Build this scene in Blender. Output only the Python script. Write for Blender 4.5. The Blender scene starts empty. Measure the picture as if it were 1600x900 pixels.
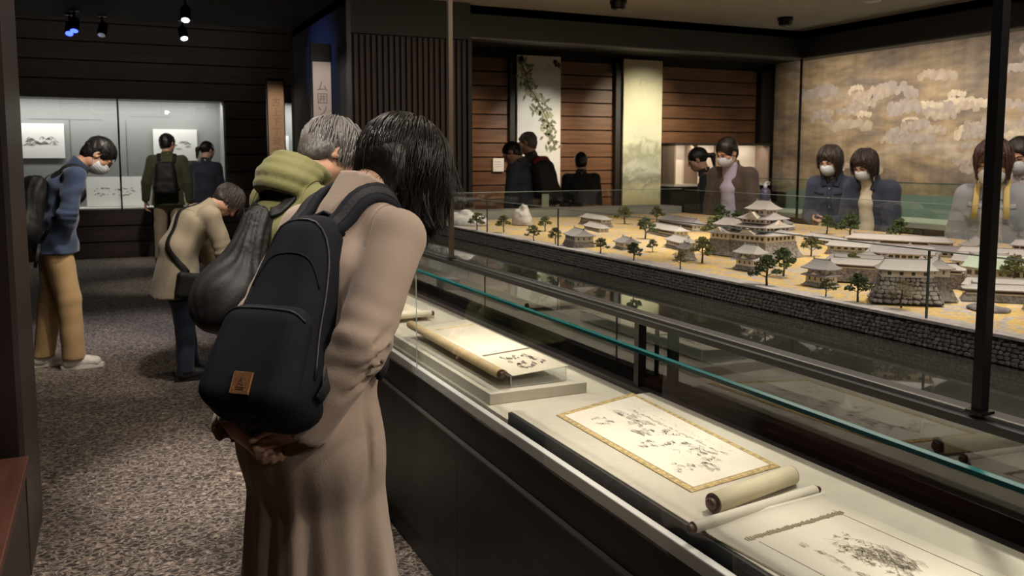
import bpy, bmesh, math, random
import numpy as np
import openvdb
from mathutils import Vector, Matrix, Euler

sc = bpy.context.scene
COL = sc.collection
R = math.radians

# ------------------------------------------------------------------ camera
cd = bpy.data.cameras.new('camera')
cam = bpy.data.objects.new('camera', cd)
COL.objects.link(cam)
cd.sensor_width = 36.0
cd.lens = 36.0 * 1356 / 1600
cd.shift_y = -68.4 / 1600
cd.clip_start = 0.05
cam.location = (0, 0, 1.45)
cam.rotation_euler = (R(90 - 5.7106), 0, R(-25))
cd.dof.use_dof = True
cd.dof.focus_distance = 2.0
cd.dof.aperture_fstop = 10.0
sc.camera = cam

# ------------------------------------------------------------------ world, exposure, sampling behaviour
w = bpy.data.worlds.new('dim_room')
sc.world = w
w.use_nodes = True
w.node_tree.nodes['Background'].inputs[0].default_value = (0.9, 0.85, 0.8, 1)
w.node_tree.nodes['Background'].inputs[1].default_value = 0.012
sc.view_settings.view_transform = 'Standard'
sc.view_settings.look = 'None'
sc.view_settings.exposure = 0.0
sc.view_settings.gamma = 1.0
sc.view_settings.use_curve_mapping = False
try:
    sc.cycles.max_bounces = 8
    sc.cycles.diffuse_bounces = 3
    sc.cycles.glossy_bounces = 4
    sc.cycles.transparent_max_bounces = 24
    sc.cycles.caustics_reflective = False
    sc.cycles.caustics_refractive = False
    sc.cycles.use_denoising = True
    sc.cycles.sample_clamp_indirect = 3.0
except Exception:
    pass

# ------------------------------------------------------------------ lights of the room
def aim(o, target):
    d = Vector(target) - o.location
    o.rotation_euler = d.to_track_quat('-Z', 'Y').to_euler()

def spot(loc, target, power, cone=40, blend=0.6, col=(1.0, 0.86, 0.70), size=0.04):
    l = bpy.data.lights.new('spot', 'SPOT')
    l.energy = power; l.spot_size = R(cone); l.spot_blend = blend
    l.color = col; l.shadow_soft_size = size
    o = bpy.data.objects.new('spot_light', l)
    COL.objects.link(o); o.location = loc; aim(o, target)
    return o

def area(loc, target, power, sx, sy, col=(1.0, 0.88, 0.74)):
    l = bpy.data.lights.new('area', 'AREA')
    l.shape = 'RECTANGLE'; l.size = sx; l.size_y = sy
    l.energy = power; l.color = col
    o = bpy.data.objects.new('area_light', l)
    COL.objects.link(o); o.location = loc; aim(o, target)
    return o

WARM = (1.0, 0.84, 0.66)
NEUT = (1.0, 0.92, 0.82)
# table case: ceiling spots along the case
for (y, p) in ((0.3, 120), (1.25, 110), (2.2, 110), (3.2, 125), (4.4, 120)):
    spot((1.75, y + 0.15, 2.82), (1.2, y, 0.75), p, 44, 0.7, (1.0, 0.91, 0.78), 0.05)
# model: downlights over the diorama
for (x, y, p) in ((2.6, 1.0, 130), (2.9, 2.6, 165), (3.6, 4.0, 150), (2.8, 4.6, 140), (4.3, 2.0, 110), (3.0, 5.9, 110)):
    spot((x + 0.25, y - 0.3, 2.84), (x, y, 0.95), p, 62, 0.7, (1.0, 0.87, 0.70), 0.03)
# hanging paintings and plank wall
spot((5.0, 8.35, 2.5), (5.08, 10.1, 1.55), 110, 50, 0.9, (1.0, 0.95, 0.84), 0.03)
spot((6.62, 8.6, 2.5), (6.65, 10.1, 1.80), 150, 66, 1.0, (1.0, 0.93, 0.72), 0.03)
for (x, z, p) in ((4.0, 1.35, 85), (5.75, 1.30, 95), (7.6, 1.35, 60)):
    spot((x, 8.5, 2.5), (x, 10.2, z), p, 62, 1.0, (1.0, 0.74, 0.50), 0.03)
# mural wash
for y in (-0.4, 0.9, 2.2, 3.5, 4.8, 6.1, 7.4, 8.7):
    spot((7.66, y, 2.62), (8.95, y, 1.62), 80, 130, 1.0, (1.0, 0.88, 0.74), 0.05)
# visitors on the far side of the model
for (x, y) in ((4.4, 3.2), (4.5, 4.7), (4.3, 5.7)):
    spot((x - 0.5, y - 0.8, 2.84), (x + 0.6, y, 1.3), 70, 60, 0.9, (1.0, 0.92, 0.84), 0.05)
# carpet pools and visitors in the aisle
spot((-0.1, 4.6, 2.85), (0.40, 4.10, 0), 260, 30, 0.9, (1.0, 0.90, 0.80), 0.04)
spot((0.2, 7.6, 2.85), (0.15, 7.9, 0), 170, 46, 1.0, (0.86, 0.86, 1.0), 0.04)
spot((0.4, 10.0, 2.85), (0.45, 10.6, 0), 110, 36, 1.0, (1.0, 0.92, 0.80), 0.04)
spot((0.6, 2.4, 2.85), (0.4, 2.6, 0), 90, 60, 1.0, (1.0, 0.90, 0.80), 0.06)
spot((0.0, 1.6, 2.85), (0.0, 2.7, 0), 100, 50, 1.0, (1.0, 0.90, 0.80), 0.06)
spot((1.9, 0.2, 2.85), (0.55, 1.9, 1.15), 150, 40, 0.9, (1.0, 0.87, 0.74), 0.10)
spot((-0.2, 2.0, 2.85), (0.50, 2.9, 1.2), 130, 44, 0.9, (1.0, 0.92, 0.80), 0.08)
spot((0.6, 4.9, 2.85), (0.42, 6.0, 1.1), 150, 44, 0.9, (1.0, 0.9, 0.78), 0.06)
spot((0.5, 5.6, 2.85), (-0.30, 6.7, 1.1), 170, 42, 0.9, (1.0, 0.9, 0.80), 0.06)
spot((0.5, 10.6, 2.85), (0.75, 12.7, 1.0), 130, 44, 0.9, (1.0, 0.9, 0.80), 0.06)
# end wall planks: wash spots added to brighten them, no fixtures there
for x in (-0.8, 0.6, 1.9):
    spot((x, 11.2, 3.5), (x, 13.8, 2.9), 11, 80, 1.0, (1.0, 0.82, 0.70), 0.05)
    spot((x, 12.2, 2.9), (x, 13.8, 0.3), 6, 60, 1.0, (1.0, 0.82, 0.70), 0.05)
# the two paper signs
spot((1.5, 6.9, 2.82), (1.85, 8.15, 1.95), 45, 34, 0.8, (1.0, 0.92, 0.84), 0.04)
spot((1.5, 8.9, 2.82), (1.82, 10.4, 1.8), 60, 30, 0.8, (1.0, 0.84, 0.66), 0.04)
# broad, weak fill light added under the ceiling, no lamps modelled there
for y in (0.8, 2.6, 4.4, 6.2):
    spot((0.55, y, 2.86), (0.55, y, 0), 34, 165, 1.0, (1.0, 0.90, 0.80), 0.06)
area((4.0, 3.5, 2.86), (4.0, 3.5, 0), 60, 3.0, 5.0)
for x in (1.8, 3.4):
    spot((x, -1.6, 2.85), (x - 0.6, 2.0, 0.9), 60, 110, 1.0, (1.0, 0.90, 0.80), 0.05)

# ------------------------------------------------------------------ helpers: materials
def S(h):
    h = h.lstrip('#')
    out = []
    for i in (0, 2, 4):
        c = int(h[i:i+2], 16) / 255
        out.append(c / 12.92 if c <= 0.04045 else ((c + 0.055) / 1.055) ** 2.4)
    return tuple(out)

MATS = {}
def pm(name, col, rough=0.6, metal=0.0, var=None, bump=None, spec=0.5, sheen=0.0, coat=0.0, emit=None):
    """principled procedural material: var=(scale, amount, (sx,sy,sz)), bump=(scale, strength, (sx,sy,sz))"""
    if name in MATS: return MATS[name]
    if isinstance(col, str): col = S(col)
    m = bpy.data.materials.new(name); m.use_nodes = True
    nt = m.node_tree; b = nt.nodes['Principled BSDF']
    b.inputs['Base Color'].default_value = (*col, 1)
    b.inputs['Roughness'].default_value = rough
    b.inputs['Metallic'].default_value = metal
    b.inputs['Specular IOR Level'].default_value = spec
    if sheen: b.inputs['Sheen Weight'].default_value = sheen
    if coat: b.inputs['Coat Weight'].default_value = coat
    if emit:
        b.inputs['Emission Color'].default_value = (*emit[0], 1)
        b.inputs['Emission Strength'].default_value = emit[1]
    tc = nt.nodes.new('ShaderNodeTexCoord')
    def noise(scale, st, detail=5):
        mp = nt.nodes.new('ShaderNodeMapping'); mp.inputs['Scale'].default_value = st
        nt.links.new(tc.outputs['Object'], mp.inputs['Vector'])
        n = nt.nodes.new('ShaderNodeTexNoise'); n.inputs['Scale'].default_value = scale
        n.inputs['Detail'].default_value = detail
        nt.links.new(mp.outputs[0], n.inputs['Vector'])
        return n
    if var:
        n = noise(var[0], var[2] if len(var) > 2 else (1, 1, 1))
        rp = nt.nodes.new('ShaderNodeValToRGB')
        a = var[1]
        rp.color_ramp.elements[0].position = 0.3; rp.color_ramp.elements[1].position = 0.7
        rp.color_ramp.elements[0].color = (*[c * (1 - a) for c in col], 1)
        rp.color_ramp.elements[1].color = (*[min(1, c * (1 + a)) for c in col], 1)
        nt.links.new(n.outputs['Fac'], rp.inputs[0]); nt.links.new(rp.outputs[0], b.inputs['Base Color'])
    if bump:
        n = noise(bump[0], bump[2] if len(bump) > 2 else (1, 1, 1), 6)
        bp = nt.nodes.new('ShaderNodeBump'); bp.inputs['Strength'].default_value = bump[1]
        bp.inputs['Distance'].default_value = 0.01
        nt.links.new(n.outputs['Fac'], bp.inputs['Height']); nt.links.new(bp.outputs[0], b.inputs['Normal'])
    MATS[name] = m
    return m

def glass_mat(name, tint=(0.95, 0.98, 0.965), boost=1.0):
    m = bpy.data.materials.new(name); m.use_nodes = True
    nt = m.node_tree; nt.nodes.clear()
    out = nt.nodes.new('ShaderNodeOutputMaterial')
    g = nt.nodes.new('ShaderNodeNewGeometry')
    dot = nt.nodes.new('ShaderNodeVectorMath'); dot.operation = 'DOT_PRODUCT'
    nt.links.new(g.outputs['Normal'], dot.inputs[0]); nt.links.new(g.outputs['Incoming'], dot.inputs[1])
    ab = nt.nodes.new('ShaderNodeMath'); ab.operation = 'ABSOLUTE'; nt.links.new(dot.outputs['Value'], ab.inputs[0])
    on = nt.nodes.new('ShaderNodeMath'); on.operation = 'SUBTRACT'; on.inputs[0].default_value = 1; nt.links.new(ab.outputs[0], on.inputs[1])
    pw = nt.nodes.new('ShaderNodeMath'); pw.operation = 'POWER'; pw.inputs[1].default_value = 5; nt.links.new(on.outputs[0], pw.inputs[0])
    ma = nt.nodes.new('ShaderNodeMath'); ma.operation = 'MULTIPLY_ADD'; ma.inputs[1].default_value = 0.96 ; ma.inputs[2].default_value = 0.04 * boost
    nt.links.new(pw.outputs[0], ma.inputs[0])
    tr = nt.nodes.new('ShaderNodeBsdfTransparent'); tr.inputs[0].default_value = (*tint, 1)
    gl = nt.nodes.new('ShaderNodeBsdfGlossy'); gl.inputs['Roughness'].default_value = 0.0; gl.inputs[0].default_value = (1, 1, 1, 1)
    mx = nt.nodes.new('ShaderNodeMixShader')
    nt.links.new(ma.outputs[0], mx.inputs[0]); nt.links.new(tr.outputs[0], mx.inputs[1]); nt.links.new(gl.outputs[0], mx.inputs[2])
    nt.links.new(mx.outputs[0], out.inputs[0])
    return m

def nodes_mat(name, rough=0.7):
    m = bpy.data.materials.new(name); m.use_nodes = True
    nt = m.node_tree
    return m, nt, nt.nodes['Principled BSDF']

def N(nt, typ, **kw):
    n = nt.nodes.new(typ)
    for k, v in kw.items():
        if k.startswith('_'): setattr(n, k[1:], v)
        else: n.inputs[k].default_value = v
    return n

def ramp(nt, src, stops, interp='LINEAR'):
    r = nt.nodes.new('ShaderNodeValToRGB'); cr = r.color_ramp; cr.interpolation = interp
    while len(cr.elements) > 1: cr.elements.remove(cr.elements[-1])
    cr.elements[0].position = stops[0][0]; cr.elements[0].color = (*stops[0][1], 1)
    for p, c in stops[1:]:
        e = cr.elements.new(p); e.color = (*c, 1)
    nt.links.new(src, r.inputs[0])
    return r.outputs[0]

# ------------------------------------------------------------------ helpers: mesh
class MB:
    def __init__(s): s.v = []; s.f = []
    def add(s, vs, fs):
        o = len(s.v); s.v += [tuple(map(float, p)) for p in vs]; s.f += [tuple(i + o for i in f) for f in fs]; return s
    def box(s, x0, x1, y0, y1, z0, z1):
        return s.add([(x0,y0,z0),(x1,y0,z0),(x1,y1,z0),(x0,y1,z0),(x0,y0,z1),(x1,y0,z1),(x1,y1,z1),(x0,y1,z1)],
                     [(0,3,2,1),(4,5,6,7),(0,1,5,4),(1,2,6,5),(2,3,7,6),(3,0,4,7)])
    def obox(s, c, size, M=None):
        hx, hy, hz = size[0]/2, size[1]/2, size[2]/2
        M = M or Matrix.Identity(3); c = Vector(c)
        vs = [c + M @ Vector(p) for p in [(-hx,-hy,-hz),(hx,-hy,-hz),(hx,hy,-hz),(-hx,hy,-hz),(-hx,-hy,hz),(hx,-hy,hz),(hx,hy,hz),(-hx,hy,hz)]]
        return s.add(vs, [(0,3,2,1),(4,5,6,7),(0,1,5,4),(1,2,6,5),(2,3,7,6),(3,0,4,7)])
    def frustum(s, cx, cy, z0, z1, w0, d0, w1, d1, cap=True):
        vs = []
        for z, w_, d_ in ((z0, w0, d0), (z1, w1, d1)):
            vs += [(cx-w_/2,cy-d_/2,z),(cx+w_/2,cy-d_/2,z),(cx+w_/2,cy+d_/2,z),(cx-w_/2,cy+d_/2,z)]
        return s.add(vs, [(0,3,2,1),(4,5,6,7),(0,1,5,4),(1,2,6,5),(2,3,7,6),(3,0,4,7)])
    def prism(s, poly, z0, z1):
        n = len(poly)
        vs = [(x, y, z0) for x, y in poly] + [(x, y, z1) for x, y in poly]
        fs = [tuple(range(n))[::-1], tuple(range(n, 2*n))] + [(i, (i+1) % n, n+(i+1) % n, n+i) for i in range(n)]
        return s.add(vs, fs)
    def tube(s, pts, r, n=8, cap=True, flat=None, up=None):
        """sweep; r number or list; flat=(w,t): ribbon cross-section with normal hint 'up' (vector or list)"""
        pts = [Vector(p) for p in pts]; m = len(pts); o = len(s.v)
        prev = None
        for i, p in enumerate(pts):
            t = (pts[min(i+1, m-1)] - pts[max(i-1, 0)])
            t = t.normalized() if t.length > 1e-9 else Vector((0, 0, 1))
            if up is not None:
                u = Vector(up[i] if isinstance(up, list) else up)
            elif prev is None:
                u = Vector((0, 0, 1)) if abs(t.z) < 0.9 else Vector((1, 0, 0))
            else: u = prev
            u = (u - t * u.dot(t))
            u = u.normalized() if u.length > 1e-6 else t.orthogonal().normalized()
            prev = u; b = t.cross(u)
            rr = r[i] if isinstance(r, (list, tuple)) else r
            for k in range(n):
                a = 2 * math.pi * k / n
                if flat:
                    ca, sa = math.cos(a), math.sin(a)
                    e = 0.4
                    x = flat[0] * 0.5 * math.copysign(abs(ca) ** e, ca); y = flat[1] * 0.5 * math.copysign(abs(sa) ** e, sa)
                    s.v.append(tuple(p + b * x + u * y))
                else:
                    s.v.append(tuple(p + b * (rr * math.cos(a)) + u * (rr * math.sin(a))))
        for i in range(m - 1):
            for k in range(n):
                a0 = o + i*n + k; a1 = o + i*n + (k+1) % n
                s.f.append((a0, a1, a1 + n, a0 + n))
        if cap:
            s.f.append(tuple(o + k for k in range(n))[::-1]); s.f.append(tuple(o + (m-1)*n + k for k in range(n)))
        return s
    def lathe(s, prof, n=16, c=(0, 0, 0), axis='z'):
        o = len(s.v)
        for r_, z in prof:
            for k in range(n):
                a = 2*math.pi*k/n
                p = (r_*math.cos(a), r_*math.sin(a), z)
                if axis == 'x': p = (p[2], p[0], p[1])
                elif axis == 'y': p = (p[1], p[2], p[0])
                s.v.append((c[0]+p[0], c[1]+p[1], c[2]+p[2]))
        for i in range(len(prof)-1):
            for k in range(n):
                a0 = o+i*n+k; a1 = o+i*n+(k+1) % n
                s.f.append((a0, a1, a1+n, a0+n))
        s.f.append(tuple(o+k for k in range(n))[::-1]); s.f.append(tuple(o+(len(prof)-1)*n+k for k in range(n)))
        return s
    def xform(s, M, start=0):
        for i in range(start, len(s.v)):
            s.v[i] = tuple(M @ Vector(s.v[i]))
        return s
    def mesh(s, name, mat=None, smooth=False):
        me = bpy.data.meshes.new(name)
        me.from_pydata(s.v, [], s.f)
        if mat: me.materials.append(mat)
        if smooth: me.polygons.foreach_set('use_smooth', [True] * len(me.polygons))
        me.update()
        return me
    def build(s, name, mat=None, parent=None, smooth=False, loc=None, bevel=0):
        return link(name, s.mesh(name, mat, smooth), parent, loc, bevel)

def link(name, me, parent=None, loc=None, bevel=0):
    o = bpy.data.objects.new(name, me); COL.objects.link(o)
    if parent is not None: o.parent = parent
    if loc is not None: o.location = loc
    if bevel:
        b = o.modifiers.new('bevel', 'BEVEL'); b.width = bevel; b.segments = 2; b.limit_method = 'ANGLE'
    return o

def tag(o, label=None, cat=None, group=None, kind=None):
    if label: o['label'] = label
    if cat: o['category'] = cat
    if group: o['group'] = group
    if kind: o['kind'] = kind
    return o

def thing(name, label, cat, loc=(0, 0, 0), rz=0, group=None):
    o = bpy.data.objects.new(name, None); COL.objects.link(o)
    o.empty_display_size = 0.1
    o.location = loc; o.rotation_euler = (0, 0, rz)
    return tag(o, label, cat, group)

def box(name, b, mat, parent=None, kind=None, bevel=0):
    """box given by absolute extents, origin at the base centre"""
    x0, x1, y0, y1, z0, z1 = b
    cx, cy = (x0+x1)/2, (y0+y1)/2
    o = MB().box(x0-cx, x1-cx, y0-cy, y1-cy, 0, z1-z0).build(name, mat, parent, loc=(cx, cy, z0), bevel=bevel)
    if kind: o['kind'] = kind
    return o

def dup(src, parent=None, loc=None):
    c = src.copy(); COL.objects.link(c)
    if parent is not None: c.parent = parent
    if loc is not None: c.location = loc
    return c

def dup_tree(root, loc=None, rz=None, scale=None, label=None):
    r = root.copy(); COL.objects.link(r)
    if loc is not None: r.location = loc
    if rz is not None: r.rotation_euler = (0, 0, rz)
    if scale is not None: r.scale = scale
    if label: r['label'] = label
    for ch in root.children:
        c = ch.copy(); COL.objects.link(c); c.parent = r
        for g in ch.children:
            d = g.copy(); COL.objects.link(d); d.parent = c
    return r

# ------------------------------------------------------------------ helpers: signed-distance volumes for bodies and cloth
def V3(*a): return np.array(a, dtype=np.float64)

class SDF:
    def __init__(s, lo, hi, vox):
        s.lo = np.array(lo, float); s.hi = np.array(hi, float); s.vox = vox
        s.n = np.ceil((s.hi - s.lo) / vox).astype(int) + 1
        s.ax = [(s.lo[i] + np.arange(s.n[i]) * vox).astype(np.float32) for i in range(3)]
        s.f = np.full(tuple(s.n), 9.0, np.float32)
    def win(s, lo, hi):
        sl = []
        for i in range(3):
            a = int(max(0, math.floor((lo[i] - s.lo[i]) / s.vox))); b = int(min(s.n[i], math.ceil((hi[i] - s.lo[i]) / s.vox) + 1))
            if b <= a: return None
            sl.append(slice(a, b))
        return tuple(sl)
    def grid(s, sl):
        return (s.ax[0][sl[0]][:, None, None], s.ax[1][sl[1]][None, :, None], s.ax[2][sl[2]][None, None, :])
    def put(s, fn, lo, hi, k=0.0, op='add'):
        mg = k + 3 * s.vox
        sl = s.win(np.array(lo) - mg, np.array(hi) + mg)
        if sl is None: return s
        d = fn(*s.grid(sl)); old = s.f[sl]
        if op == 'add':
            if k > 0:
                h = np.clip(0.5 + 0.5 * (old - d) / k, 0, 1); new = old * (1 - h) + d * h - k * h * (1 - h)
            else: new = np.minimum(old, d)
        else:
            d = -d
            if k > 0:
                h = np.clip(0.5 - 0.5 * (old - d) / k, 0, 1); new = old * (1 - h) + d * h + k * h * (1 - h)
            else: new = np.maximum(old, d)
        s.f[sl] = new
        return s
    def cone(s, a, b, ra, rb, k=0.02, wide=None, op='add'):
        a = np.array(a, float); b = np.array(b, float)
        u = None
        if wide is not None:
            u = np.array(wide[0], float); u = u / np.linalg.norm(u); f = wide[1]
        m = max(ra, rb) * (max(1, wide[1]) if wide else 1)
        lo = np.minimum(a, b) - m; hi = np.maximum(a, b) + m
        ab = b - a
        if u is not None: ab = ab + u * (ab @ u) * (1 / f - 1)
        L2 = max(float(ab @ ab), 1e-10)
        def fn(x, y, z):
            px, py, pz = x - a[0], y - a[1], z - a[2]
            if u is not None:
                t = (px * u[0] + py * u[1] + pz * u[2]) * (1 / f - 1)
                px, py, pz = px + u[0] * t, py + u[1] * t, pz + u[2] * t
            h = np.clip((px * ab[0] + py * ab[1] + pz * ab[2]) / L2, 0, 1)
            dx, dy, dz = px - ab[0] * h, py - ab[1] * h, pz - ab[2] * h
            return (np.sqrt(dx * dx + dy * dy + dz * dz) - (ra + (rb - ra) * h)).astype(np.float32)
        return s.put(fn, lo, hi, k, op)
    def ell(s, c, r, M=None, k=0.02, op='add'):
        c = np.array(c, float); r = np.array(r, float); M = np.eye(3) if M is None else np.array(M, float)
        m = r.max()
        def fn(x, y, z):
            px, py, pz = x - c[0], y - c[1], z - c[2]
            q = [(px * M[0, i] + py * M[1, i] + pz * M[2, i]) for i in range(3)]
            k0 = np.sqrt(sum((q[i] / r[i]) ** 2 for i in range(3)))
            k1 = np.sqrt(sum((q[i] / r[i] ** 2) ** 2 for i in range(3))) + 1e-6
            return (k0 * (k0 - 1) / k1).astype(np.float32)
        return s.put(fn, c - m, c + m, k, op)
    def rbox(s, c, h, M=None, r=0.02, k=0.0, op='add', taper=None):
        c = np.array(c, float); h = np.array(h, float); M = np.eye(3) if M is None else np.array(M, float)
        m = float(np.linalg.norm(h)) * 1.15
        def fn(x, y, z):
            px, py, pz = x - c[0], y - c[1], z - c[2]
            q = [(px * M[0, i] + py * M[1, i] + pz * M[2, i]) for i in range(3)]
            hx, hy = h[0], h[1]
            if taper is not None:
                t = np.clip(q[2] / h[2] * 0.5 + 0.5, 0, 1)
                rb = np.clip((0.22 - t) / 0.22, 0, 1) ** 2 * (taper[2] if len(taper) > 2 else 0)
                hx = h[0] * (1 + (taper[0] - 1) * t - rb); hy = h[1] * (1 + (taper[1] - 1) * t - rb * 0.5)
            ax, ay, az = np.abs(q[0]) - (hx - r), np.abs(q[1]) - (hy - r), np.abs(q[2]) - (h[2] - r)
            out = np.sqrt(np.maximum(ax, 0) ** 2 + np.maximum(ay, 0) ** 2 + np.maximum(az, 0) ** 2)
            return (out + np.minimum(np.maximum(ax, np.maximum(ay, az)), 0) - r).astype(np.float32)
        return s.put(fn, c - m, c + m, k, op)
    def cut(s, p, n, k=0.0):
        """remove everything on the +n side of the plane"""
        p = np.array(p, float); n = np.array(n, float); n /= np.linalg.norm(n)
        d = ((s.ax[0][:, None, None] - p[0]) * n[0] + (s.ax[1][None, :, None] - p[1]) * n[1] + (s.ax[2][None, None, :] - p[2]) * n[2]).astype(np.float32)
        s.f = np.maximum(s.f, d)
        return s
    def disp(s, fn):
        s.f = s.f + fn(s.ax[0][:, None, None], s.ax[1][None, :, None], s.ax[2][None, None, :]).astype(np.float32)
        return s
    def raw(s):
        f = np.clip(s.f, -3 * s.vox, 3 * s.vox)
        f[0] = f[-1] = 3 * s.vox; f[:, 0] = f[:, -1] = 3 * s.vox; f[:, :, 0] = f[:, :, -1] = 3 * s.vox
        g = openvdb.FloatGrid(3 * s.vox)
        g.copyFromArray(f)
        pts, quads = g.convertToQuads(0.0)
        return np.asarray(pts) * s.vox + s.lo, np.asarray(quads)

def mesh_np(name, parts, mat):
    """one smooth mesh from (points, quads) chunks"""
    P = []; Q = []; o = 0
    for p, q in parts:
        P.append(p); Q.append(q[:, ::-1] + o); o += len(p)
    P = np.concatenate(P); Q = np.concatenate(Q)
    me = bpy.data.meshes.new(name)
    me.vertices.add(len(P)); me.vertices.foreach_set('co', P.astype(np.float32).ravel())
    me.loops.add(Q.size); me.loops.foreach_set('vertex_index', Q.astype(np.int32).ravel())
    me.polygons.add(len(Q)); me.polygons.foreach_set('loop_start', np.arange(0, Q.size, 4, dtype=np.int32))
    try: me.polygons.foreach_set('loop_total', np.full(len(Q), 4, dtype=np.int32))
    except Exception: pass
    me.polygons.foreach_set('use_smooth', np.ones(len(Q), dtype=bool))
    me.update(calc_edges=True); me.validate()
    if mat: me.materials.append(mat)
    return me

def sdf_obj(name, s, mat, parent):
    return link(name, mesh_np(name, [s.raw()], mat), parent)

def wr(seed, amp, fr=(30, 60), st=(1, 1, 1), n=5):
    """cloth wrinkle field: a few warped sine waves"""
    rg = np.random.RandomState(seed)
    T = []
    for i in range(n):
        d = rg.normal(size=3) * np.array(st); d /= np.linalg.norm(d)
        T.append((d * rg.uniform(*fr), rg.uniform(0, 6.28), rg.normal(size=3) * 9, rg.uniform(0.4, 1)))
    def fn(x, y, z):
        out = 0
        for d, ph, w_, a in T:
            wp = 1.2 * np.sin(x * w_[0] + y * w_[1] + z * w_[2] + ph)
            out = out + a * np.sin(x * d[0] + y * d[1] + z * d[2] + ph + wp)
        return out * (amp / n)
    return fn

# ------------------------------------------------------------------ shared materials
M_BLACK = pm('black_metal', (0.012, 0.012, 0.013), 0.35, 0.6)
M_DARK = pm('dark_panel', (0.020, 0.018, 0.017), 0.5, var=(3, 0.25))
M_PLINTH = pm('plinth_laminate', (0.014, 0.011, 0.009), 0.45, var=(9, 0.5, (1, 1, 3)), bump=(60, 0.12))
M_FASCIA = pm('fascia_metal', (0.018, 0.018, 0.019), 0.5, 0.2)
M_STEEL = pm('brushed_steel', (0.82, 0.81, 0.80), 0.35, 0.35)
M_GLASS = glass_mat('clear_glass', boost=1.7)
M_GLASSB = glass_mat('rear_glass', (0.86, 0.92, 0.90), boost=3.2)
M_GEDGE = pm('glass_edge_green', (0.010, 0.13, 0.13), 0.12, spec=0.8)
M_GRIM = pm('glass_rim', (0.30, 0.36, 0.34), 0.15, spec=0.8)
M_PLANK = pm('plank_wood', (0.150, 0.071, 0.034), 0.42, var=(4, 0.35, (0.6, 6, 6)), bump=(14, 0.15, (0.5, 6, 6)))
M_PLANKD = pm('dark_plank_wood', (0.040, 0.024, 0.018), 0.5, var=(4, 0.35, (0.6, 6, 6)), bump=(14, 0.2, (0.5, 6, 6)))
M_SLAT = pm('slat_wood', (0.050, 0.028, 0.019), 0.5, var=(5, 0.25, (6, 6, 0.5)))
M_CEIL = pm('ceiling_paint', (0.64, 0.60, 0.56), 0.9, var=(1.2, 0.08))
M_CEILD = pm('ceiling_black', (0.035, 0.033, 0.032), 0.85)
M_BEAM = pm('beam_paint', (0.030, 0.031, 0.030), 0.6)
M_NAVY = pm('navy_wall_paint', (0.030, 0.034, 0.050), 0.6, var=(2, 0.15))
M_BLACKV = pm('void_black', (0.008, 0.008, 0.008), 0.8)

def carpet():
    m, nt, b = nodes_mat('loop_pile_carpet')
    tc = N(nt, 'ShaderNodeTexCoord')
    n0 = N(nt, 'ShaderNodeTexNoise', Scale=22.0, Detail=2.0)
    nt.links.new(tc.outputs['Object'], n0.inputs['Vector'])
    mx = N(nt, 'ShaderNodeVectorMath', _operation='MULTIPLY_ADD')
    mx.inputs[1].default_value = (0.07, 0.07, 0.0)
    nt.links.new(n0.outputs['Color'], mx.inputs[0]); nt.links.new(tc.outputs['Object'], mx.inputs[2])
    mp = N(nt, 'ShaderNodeMapping'); mp.inputs['Scale'].default_value = (1.0, 1.7, 1.0)
    mp.inputs['Rotation'].default_value = (0, 0, 0.5)
    nt.links.new(mx.outputs[0], mp.inputs['Vector'])
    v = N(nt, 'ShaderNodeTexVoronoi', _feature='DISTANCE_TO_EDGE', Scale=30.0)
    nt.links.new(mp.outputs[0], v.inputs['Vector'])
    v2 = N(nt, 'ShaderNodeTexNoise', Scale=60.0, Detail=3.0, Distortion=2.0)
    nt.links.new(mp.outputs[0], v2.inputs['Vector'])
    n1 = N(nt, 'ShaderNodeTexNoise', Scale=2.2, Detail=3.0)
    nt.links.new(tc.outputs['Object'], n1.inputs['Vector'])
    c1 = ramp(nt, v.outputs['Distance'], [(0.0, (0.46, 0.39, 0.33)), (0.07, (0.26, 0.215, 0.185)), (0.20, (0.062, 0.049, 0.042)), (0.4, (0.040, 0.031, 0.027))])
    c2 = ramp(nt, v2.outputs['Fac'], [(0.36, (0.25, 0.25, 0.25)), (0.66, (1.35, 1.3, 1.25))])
    mm = N(nt, 'ShaderNodeMix', _data_type='RGBA', _blend_type='MULTIPLY'); mm.inputs[0].default_value = 1.0
    nt.links.new(c1, mm.inputs[6]); nt.links.new(c2, mm.inputs[7])
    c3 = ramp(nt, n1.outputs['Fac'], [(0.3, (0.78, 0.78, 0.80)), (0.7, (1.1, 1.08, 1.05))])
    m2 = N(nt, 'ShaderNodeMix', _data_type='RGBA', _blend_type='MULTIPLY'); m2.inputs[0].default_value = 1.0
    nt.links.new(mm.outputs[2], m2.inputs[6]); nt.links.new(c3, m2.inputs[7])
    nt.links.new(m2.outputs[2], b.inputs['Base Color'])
    b.inputs['Roughness'].default_value = 0.85
    ad = N(nt, 'ShaderNodeMath', _operation='SUBTRACT')
    nt.links.new(v2.outputs['Fac'], ad.inputs[0]); nt.links.new(v.outputs['Distance'], ad.inputs[1])
    bp = N(nt, 'ShaderNodeBump', Strength=0.8, Distance=0.012)
    nt.links.new(ad.outputs[0], bp.inputs['Height']); nt.links.new(bp.outputs[0], b.inputs['Normal'])
    return m

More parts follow.
